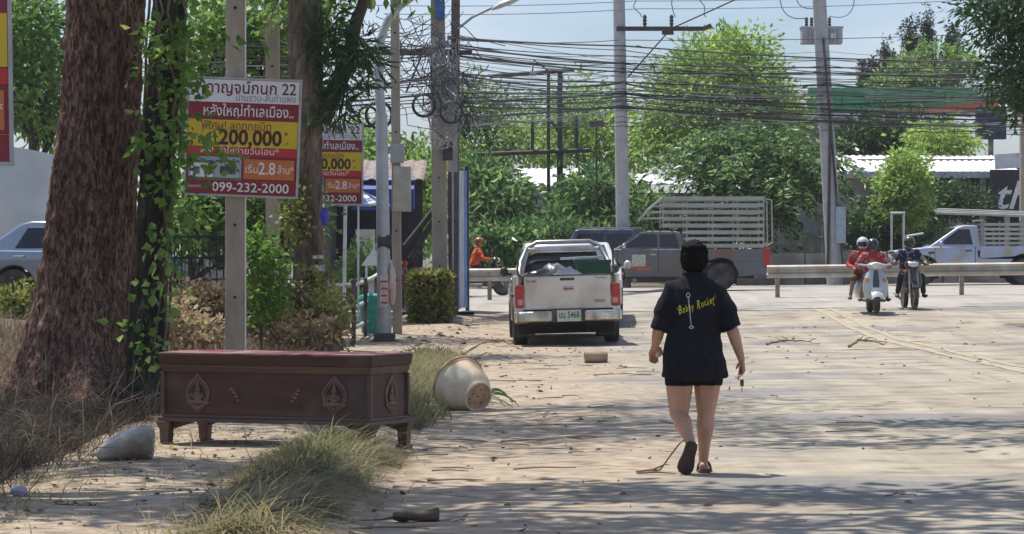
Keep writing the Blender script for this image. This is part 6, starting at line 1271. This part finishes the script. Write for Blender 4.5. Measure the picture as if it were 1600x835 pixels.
for z in (.26, .62, 1.0):
    for k in range(5): a, c = Vector((.33 * k / 5 - .05, 14 * k / 5 + .03, z + zg(-2.5, 52 + 14 * k / 5) - zg(-2.6, 52))), Vector((.33 * (k + 1) / 5 - .05, 14 * (k + 1) / 5 - .03, z + zg(-2.5, 52 + 14 * (k + 1) / 5) - zg(-2.6, 52))); MB().tube([a, c], .035, 8).build('rail', WR, t, smooth=50)
for px, d_, s_, lb in ((XP(540, 52), 51.95, 1, ''),):
    for z in (.3, .66, 1.04): MB().tube([(-.05, -.05, z), (-.62, -.3, z - .04)], .03, 8).build('rail', WR, t, smooth=50)
t = thing('teal_bin', 'teal plastic bin behind the white railing', 'bin', (XP(580, 56), 56, zg(-2.6, 56))); TEAL = mat('teal_plastic', (.02, .27, .22), .5)
MB().lathe([(.17, 0), (.22, .6), (.235, .6), (.235, .66), (.2, .66), (.16, .03)], 20).build('bin_wall', TEAL, t, smooth=50); MB().lathe([(.2, .66), (.24, .66), (.22, .72), (.08, .76)], 20).build('lid', TEAL, t, smooth=50)
t = thing('spirit_house', 'small white shrine house on a pillar behind the railing', 'shrine', (XP(584, 60), 60, zg(-2.7, 60))); z1 = W(0, 438, 60).z - t.location.z
MB().box((0, 0, z1 / 2), (.2, .2, z1)).build('pillar', WHITEP, t, bevel=.02); MB().box((0, 0, z1 + .02), (.5, .5, .05)).build('platform', WHITEP, t, bevel=.01)
for sx in (-1, 1):
    for sy in (-1, 1): MB().tube([(sx * .14, sy * .14, z1 + .04), (sx * .14, sy * .14, z1 + .3)], .02, 8).build('column', WHITEP, t)
MB().prism([(-.24, .28), (0, .62), (.24, .28)], lambda x, z: Vector((x, -.22, z1 + z)), lambda x, z: Vector((x, .22, z1 + z))).build('roof', WHITEP, t, bevel=.015); MB().tube([(0, 0, z1 + .58), (0, 0, z1 + .75)], [.03, .005], 8).build('spire', WHITEP, t)
lumpy('plastic_bag', 'blue plastic bag caught on the pale trunk below the second sign', 'bag', W(507, 340, 46.6) - Vector((0, 0, .12)), (.06, .05, .14), mat('blue_bag', (.05, .05, .45), .4), 31)

# ================================================================== COFFIN, PLANTER, DEBRIS
def cof_wood(name, c, rough=.58): return mat(name, c, rough, var=.35, scale=4, stretch=(.35, 3, 3), dust=(.12, .085, .065), dscale=2.2, damt=.22, bump=.12, bscale=20)
CW = cof_wood('dark_red_wood', (.062, .023, .0145)); CT = cof_wood('brown_moulding', (.105, .055, .038), .5); CRED = mat('crimson_lid', (.19, .013, .02), .5, var=.2, scale=3, dust=(.3, .2, .16), damt=.35)
an = R(24); near_r = Vector((-1.08, 23.4)); e1 = Vector((math.cos(an), -math.sin(an))); e2 = Vector((math.sin(an), math.cos(an))); LC, WC = 1.82, .65
cc = near_r - e1 * LC / 2 + e2 * WC / 2; cz = .0
t = thing('coffin', 'dark red carved wooden coffin on short legs left at the roadside', 'coffin', (cc.x, cc.y, cz), -an)
hl, hd = LC / 2, WC / 2
MB().box((0, 0, .44), (LC - .02, WC - .02, .40)).build('chest', CW, t, bevel=.008)
def tier(nm, z0, z1, o0, o1, m):  # stepped moulding running round the chest
    b = MB(); b.loft([[Vector((sx * (hl + o), sy * (hd + o), z)) for sx, sy in ((-1, -1), (1, -1), (1, 1), (-1, 1))] for z, o in ((z0, o0), (z1, o1))]); return b.build(nm, m, t, bevel=.006)
tier('base_moulding', .212, .245, .035, .03, CT); tier('base_step', .247, .268, .012, .004, CT); tier('cornice', .602, .66, .004, .018, CT); tier('lid_rim', .662, .742, .022, .034, CW); tier('lid_edge', .743, .752, .03, .026, CW)
V = []; nx, ny = 15, 7
for j in range(ny):
    for i in range(nx):
        u, v = i / (nx - 1) * 2 - 1, j / (ny - 1) * 2 - 1; V.append((u * (hl + .02), v * (hd + .02), .752 + .008 * (1 - u * u) * (1 - v * v) + .003 * noise.noise((u * 3, v * 2, 0)) + .006 * sstep(.3, -.6, u) * (1 - v * v)))
npmesh('lid_top', V, [(j * nx + i, j * nx + i + 1, (j + 1) * nx + i + 1, (j + 1) * nx + i) for j in range(ny - 1) for i in range(nx - 1)], CRED, t, smooth=True)
for sx in (-1, 1):
    MB().box((sx * (hl - .002), -hd + .002, .435), (.035, .035, .33)).build('corner_strip', CT, t, bevel=.006); MB().box((sx * (hl - .002), hd - .002, .435), (.035, .035, .33)).build('corner_strip', CT, t, bevel=.006)
    for sy in (-1, 1):
        b = MB(); b.loft([[Vector((sx * (hl - .02) + ax_ * w / 2, sy * (hd - .02) + ay * w / 2, z)) for ax_, ay in ((-1, -1), (1, -1), (1, 1), (-1, 1))] for z, w in ((0, .1), (.035, .105), (.04, .075), (.15, .085), (.19, .12), (.212, .13))]).build('leg', CT, t, bevel=.006)
        MB().prism([(0, .212), (.17, .212), (.14, .19), (.08, .175), (.0, .15)], lambda x, z: Vector((sx * (hl - .07 - x), sy * (hd - .03), z)), lambda x, z: Vector((sx * (hl - .07 - x), sy * (hd - .05), z))).build('leg_bracket', CT, t)
EMB = cof_wood('carved_relief', (.15, .088, .068), .38)
def emblem(f, sc):  # praying figure in a pointed leaf frame; f maps (x, out, z) to the chest
    b = MB(); outline = [(0, .155), (.018, .12), (.05, .085), (.075, .03), (.07, -.03), (.045, -.085), (.015, -.12), (0, -.135), (-.015, -.12), (-.045, -.085), (-.07, -.03), (-.075, .03), (-.05, .085), (-.018, .12), (0, .155)]
    b.tube([(x, -.004, z) for x, z in outline], .0085, 6); b.tube([(x * .78, -.003, z * .8) for x, z in outline], .005, 6)
    b.ell((0, -.008, .035), (.02, .016, .024), 10, 7); b.tube([(0, -.008, .055), (0, -.006, .105)], [.014, .002], 8); b.ell((0, -.008, -.015), (.034, .018, .036), 10, 7); b.ell((0, -.01, -.06), (.056, .02, .02), 12, 7)
    for s in (-1, 1):
        b.tube([(s * .03, -.012, .01), (s * .045, -.016, -.02), (s * .006, -.024, -.005)], .009, 6)
        for k in range(3): b.ell((s * (.025 + .02 * k), -.005, -.088 + .01 * k), (.014, .01, .018), 8, 5)
    b.ell((0, -.006, -.1), (.02, .012, .02), 8, 5); b.v = [tuple(f(p[0] * sc * 1.3, p[1] * sc * .8, p[2] * sc)) for p in b.v]; return b.build('carved_emblem', EMB, t, smooth=50)
for ux in (-.66, .66): emblem(lambda x, y, z: Vector((ux * hl + x, -hd + .008 + y, .43 + z)), 1.0)
emblem(lambda x, y, z: Vector((hl - .008 - y, .05 + x, .43 + z)), 1.0); emblem(lambda x, y, z: Vector((-hl + .008 + y, x, .43 + z)), 1.0)
for ux, s in ((-.3, 1), (.3, -1)):
    b = MB()
    for k in range(4): b.ell((ux * hl + s * (.018 * k - .02), -hd + .006, .43 + .028 * (1.5 - k) ), (.026 - .003 * abs(k - 1.5), .008, .014), 10, 5)
    b.tube([(ux * hl - s * .03, -hd + .004, .49), (ux * hl + s * .035, -hd + .004, .43), (ux * hl - s * .03, -hd + .004, .37)], .006, 6).build('carved_motif', EMB, t, smooth=50)
# fallen planter
axs = Vector((.53, -.79, -.31)).normalized(); zax = axs; q = Vector((0, 0, 1)).rotation_difference(zax)
D = 30.2; rc_ = Vector((XP(715, D), D, road_z(-.5, D) + .262)); t = thing('planter', 'big white bowl planter lying on its side with stained rim and drain holes', 'planter', (rc_.x, rc_.y, rc_.z)); t.rotation_mode = 'QUATERNION'; t.rotation_quaternion = q
POT = mat('white_glazed_pot', (.84, .76, .6), .55, var=.08, scale=3, dust=(.5, .33, .18), dscale=3.2, damt=.55); POTB = mat('stained_pot_base', (.5, .32, .19), .9, var=.35, scale=9, bump=.2)
MB().lathe([(.235, .0), (.275, .0), (.282, .02), (.272, .05), (.26, .06), (.25, .14), (.225, .24), (.185, .32), (.155, .35), (.15, .365), (.155, .385), (.15, .40), (.135, .40), (.13, .375), (.02, .372)], 48, None, False).build('bowl', POT, t, smooth=40)
MB().lathe([(.238, .0), (.23, .1), (.2, .24), (.14, .33), (.01, .345)], 40, None, False).build('bowl_inside', POTB, t, smooth=50)
MB().lathe([(.276, -.006), (.288, .004), (.288, .03), (.274, .036)], 48, None, False).build('stained_rim', mat('stained_rim', (.42, .27, .14), .8, var=.35, scale=8), t, smooth=50)
MB().lathe([(.134, .378), (.134, .382), (.01, .382)], 32, None, False).build('base_disc', POTB, t)
for k, (x, y) in enumerate(((.06, .05), (-.02, .07), (-.07, -.01), (.02, -.06), (.075, -.03), (-.06, -.07))): MB().tube([(x, y, .379), (x, y, .384)], .008, 8).build('drain_hole', UNDER, t)
t = thing('spilled_plant', 'strap leaved plant spilling out behind the fallen planter', 'plant', (rc_.x + .25, rc_.y + .28, road_z(-.2, D)))
for k, (dx, dz, hh_) in enumerate(((.3, .02, .22), (.36, .0, .16), (.22, .0, .1), (.3, .0, .06), (.1, .02, .12))):
    P = [Vector((0, 0, .1)).lerp(Vector((dx, -.08 * k + .1, dz)), u) + Vector((0, 0, hh_ * 4 * u * (1 - u) * .5)) for u in np.linspace(0, 1, 8)]; b = MB()
    vs = []; [vs.extend([p + Vector((0, .02 * (1 - i / 9), .022 * (1 - i / 9))), p - Vector((0, .02 * (1 - i / 9), .022 * (1 - i / 9))), ]) for i, p in enumerate(P)]
    b.add(vs, [(2 * i, 2 * i + 1, 2 * i + 3, 2 * i + 2) for i in range(7)]).build('leaf', mat('strap_leaf', (.08, .12, .04), .5), t)
# bags and debris
SACK = mat('pale_woven_sack', (.6, .57, .53), .45, var=.22, scale=9, bump=.9, bscale=14, dust=(.2, .15, .1), damt=.5)
D = 22.1; rings = []
for x, z0, hh_, w_ in ((-.205, .035, .025, .03), (-.19, .05, .05, .07), (-.13, .075, .075, .12), (-.05, .1, .1, .15), (.04, .118, .118, .165), (.11, .126, .126, .165), (.155, .124, .12, .155), (.182, .12, .1, .125), (.19, .115, .05, .06)):
    ring = []
    for k in range(40):
        a = 2 * PI * k / 40; q = Vector((x * 6, math.cos(a) * 1.5, math.sin(a) * 1.5)); f = 1 + .1 * noise.noise(q * 1.3) + .07 * noise.noise(q * 3.1) + .03 * math.sin(a * 11 + x * 30); sq_ = 1 / max(abs(math.cos(a)) ** 3 + abs(math.sin(a)) ** 3, .2) ** .33
        ring.append(Vector((x + .02 * noise.noise(q * 2), w_ * f * sq_ * math.cos(a), max(.0, z0 + hh_ * f * sq_ * math.sin(a)))))
    rings.append(ring)
sk = MB().loft(rings).build('sack', SACK, None, smooth=35); sk.location = (XP(199, D), D, walk_z(-2.8, D) - .005); sk.rotation_euler = (0, 0, R(6)); tag(sk, 'tied pale plastic sack lying at the foot of the brush', 'sack')
MB().tube([(-.2, 0, .035), (-.222, -.01, .05), (-.25, 0, .04)], [.03, .012, .022], 8).build('tied_neck', SACK, sk, smooth=50)
D = 30.3; o = lumpy('crumpled_cloth', 'crumpled off white cloth in the mud beside the planter', 'cloth', (XP(660, 29.6), 29.6, road_z(-.8, 29.6)), (.18, .15, .05), mat('dirty_cloth', (.5, .44, .36), .8, var=.25, scale=9), 17, .3, .35)
o = lumpy('bottle_cap_bag', 'small lilac crushed plastic bottle by the left path', 'bottle', (XP(30, 19.0), 19.0, walk_z(-3.0, 19.0)), (.055, .05, .035), mat('lilac_plastic', (.32, .3, .45), .3), 41, .2, .2); o.name = 'crushed_bottle'
D = 35.5; ly = 36.0; t = thing('clay_pipe', 'short tan clay cylinder lying on the road below the parked pickup', 'cylinder', (XP(931, 43), 43, zg(1.1, 43) + .085), rot=(0, R(90), R(4)))
CL = mat('tan_clay', (.36, .24, .16), .9, var=.2, scale=7, dust=(.4, .33, .25), damt=.4); MB().lathe([(.06, -.16), (.085, -.16), (.085, .16), (.06, .16)], 24, None, False).build('outer_wall', CL, t, smooth=40); MB().lathe([(.06, -.16), (.06, .16)], 24, None, False).build('inner_wall', CL, t, smooth=40)
D = 17.5; o = MB().loft([[Vector((x, .05 * w * math.cos(a), .035 + .035 * hh_ * math.sin(a) + .004 * math.sin(a * 3 + x * 20))) for a in np.linspace(0, 2 * PI, 14, endpoint=False)] for x, w, hh_ in ((-.14, .3, .4), (-.12, .9, .7), (-.07, 1, .95), (-.04, .8, .75), (.0, .9, .85), (.06, 1.05, 1.1), (.11, 1.15, 1.35), (.125, .9, 1.2))]).tube([(-.13, 0, .03), (-.2, -.01, .015), (-.32, -.02, .012)], [.008, .005, .003], 5).build('brown_scrap', mat('brown_wrinkled', (.075, .045, .03), .6, var=.35, scale=9, bump=.6, bscale=20), None, smooth=60)
o.location = (XP(652, D), D, road_z(-.5, D) - .002); tag(o, 'wrinkled brown leathery scrap lying at the bottom of the road', 'scrap')
def stick(label, pts, r, px, py_d, m=BR):
    x = XP(px, py_d); rs = random.Random(int(px)); Q = []; b = MB(); r *= .62
    for a, c in zip(pts[:-1], pts[1:]):
        for k in range(5): Q.append(Vector(a).lerp(Vector(c), k / 5) + Vector((rs.uniform(-1, 1), rs.uniform(-1, 1), rs.uniform(-.3, .6))) * r * .9)
    b.tube(Q, [r * (1.1 - .8 * i / len(Q)) * rs.uniform(.8, 1.2) for i in range(len(Q))], 6)
    for k in range(7):
        s0 = Q[rs.randrange(2, len(Q))]; e = s0 + Vector((rs.uniform(-1, 1), rs.uniform(-1, 1), rs.uniform(0, .5))) * r * 9; b.tube([s0, s0.lerp(e, .5) + Vector((0, 0, r)), e], [r * .45, r * .3, r * .12], 5)
    o = b.build('fallen_branch', m, None, smooth=50); o.location = (x, py_d, road_z(x, py_d) + .01); return tag(o, label, 'branch')
stick('flat dark branch lying on the road right of the walking person', [(-.45, 0, .0), (-.2, .1, .05), (.1, .0, .06), (.35, -.05, .02)], .03, 1240, 50)
stick('small leafy twig heap near the yellow centre line', [(-.3, 0, 0), (-.1, .15, .1), (.1, .05, .09), (.3, -.1, .02)], .035, 1355, 48.5)
stick('short dark stick at the bottom right of the road', [(-.1, 0, .0), (-.03, .01, .012), (.05, 0, .01), (.11, .01, .005)], .009, 1408, 18.7)
stick('thin stick lying left of the path edge', [(-.16, 0, .0), (-.05, .02, .02), (.06, .02, .015), (.18, .01, .01)], .014, 105, 18.2, mat('dark_stick', (.05, .035, .025), .9))
stick('dry branch heap in the gutter left of the parked pickup', [(-.5, 0, 0), (-.2, .3, .16), (.1, .0, .2), (.5, -.4, .03)], .02, 775, 47)
stick('bent dry branch in the gutter nearer than the pickup', [(-.3, .2, 0), (0, .0, .15), (.2, -.2, .05), (.35, -.3, .02)], .016, 760, 43)
stick('long thin twig crossing the road left of the walking person', [(-.5, .1, 0), (-.1, .0, .02), (.4, -.05, .0)], .011, 990, 38)
# clods, leaves and litter strewn over the road and path
def clods(n, x0, x1, y0, y1, zf, smin, smax, dens=None):
    P = scatter(n, x0, x1, y0, y1, zf, dens); n = len(P); base = np.array([(1, 0, -.3), (-.5, .87, -.3), (-.5, -.87, -.3), (.9, .3, .25), (-.7, .5, .3), (-.1, -.9, .25), (0, 0, .8)])
    T = np.array([(0, 1, 3), (1, 4, 3), (1, 2, 4), (2, 5, 4), (2, 0, 5), (0, 3, 5), (3, 4, 6), (4, 5, 6), (5, 3, 6)])
    s = RNG.uniform(0, 1, n) ** 3 * (smax - smin) + smin; j = 1 + .35 * RNG.uniform(-1, 1, (n, 7, 3)); a = RNG.uniform(0, 6.28, n); c, s_ = np.cos(a), np.sin(a)
    v = base[None] * j * s[:, None, None] * np.array([1.3, 1, .7]); v = np.stack([v[..., 0] * c[:, None] - v[..., 1] * s_[:, None], v[..., 0] * s_[:, None] + v[..., 1] * c[:, None], v[..., 2]], 2) + P[:, None] + np.array([0, 0, .0]) + s[:, None, None] * np.array([0, 0, .15])
    return v.reshape(-1, 3), (np.arange(n)[:, None, None] * 7 + T[None]).reshape(-1, 3), np.repeat(RNG.random(n), 7)
LITTER = leafmat('litter', [(.05, .04, .03), (.14, .105, .07), (.26, .2, .14), (.4, .34, .26)], .0, .9)
parts = [clods(1000, -.7, 6.5, 15.5, 48, road_z, .004, .026, lambda x, y: (.1 + .9 * sstep(2.6, -.6, x)) * sstep(-.1, .35, noise.noise((x * .9, y * .35, 8)))), clods(200, -.7, 9, 40, 63, road_z, .008, .045), clods(1500, -3.2, -.7, 15.5, 46, walk_z, .004, .02), clods(300, -1.8, -.2, 44, 62, walk_z, .01, .06)]
Vs, Qs, Rs, k0 = [], [], [], 0
for v, t_, r_ in parts: Vs.append(v); Qs.append(t_ + k0); Rs.append(r_); k0 += len(v)
tag(npmesh('mud_clods', np.concatenate(Vs), np.concatenate(Qs), LITTER, None, np.concatenate(Rs)), 'small mud clods and pebbles strewn over the road', 'debris', kind='stuff')
P = np.concatenate([scatter(900, -.7, 8, 16, 55, road_z, lambda x, y: .2 + .8 * sstep(2.5, -.5, x)), scatter(350, -3.2, -.8, 16, 36, walk_z)]); P[:, 2] += .006
d_ = RNG.normal(size=P.shape) * np.array([1, 1, .12]); V, Q = leaf_arrays(P, d_, .06, .028, .06); tag(npmesh('leaf_litter', V, Q, LITTER, None, np.repeat(.25 + RNG.random(len(P)) * .7, 4)), 'fallen leaves and scraps scattered on the road and path', 'litter', kind='stuff')
tw = MB(); rr = random.Random(4)
for k in range(110):
    x = rr.choice([rr.uniform(-.8, 1), rr.uniform(-.8, 7), rr.uniform(-3, -.8)]); y = rr.uniform(17, 56); zf = walk_z if x < -.75 else road_z; a = rr.uniform(0, 6.28); l = rr.uniform(.06, .3); c = Vector((x, y, zf(x, y) + .006)); v = Vector((math.cos(a) * l, math.sin(a) * l, 0)); tw.tube([c - v, c + Vector((-v.y, v.x, .04)) * .15, c + v], [.006, .005, .003], 4)
tag(tw.build('scattered_twigs', BR, None), 'thin twigs scattered over road and path', 'twigs', kind='stuff')

# ================================================================== HAZE
hz_ = MB().box((0, 445, 7.5), (838, 940, 18)).build('haze', None, None)
hm_ = bpy.data.materials.new('thin_haze'); hm_.use_nodes = True; N = hm_.node_tree.nodes; N.remove(N['Principled BSDF'])
pv = N.new('ShaderNodeVolumePrincipled'); pv.inputs['Color'].default_value = (.95, .97, 1, 1); pv.inputs['Density'].default_value = .00028; pv.inputs['Anisotropy'].default_value = .2
hm_.node_tree.links.new(pv.outputs['Volume'], N['Material Output'].inputs['Volume']); hz_.data.materials.append(hm_); tag(hz_, 'thin pale haze over the whole street', 'haze', kind='stuff')
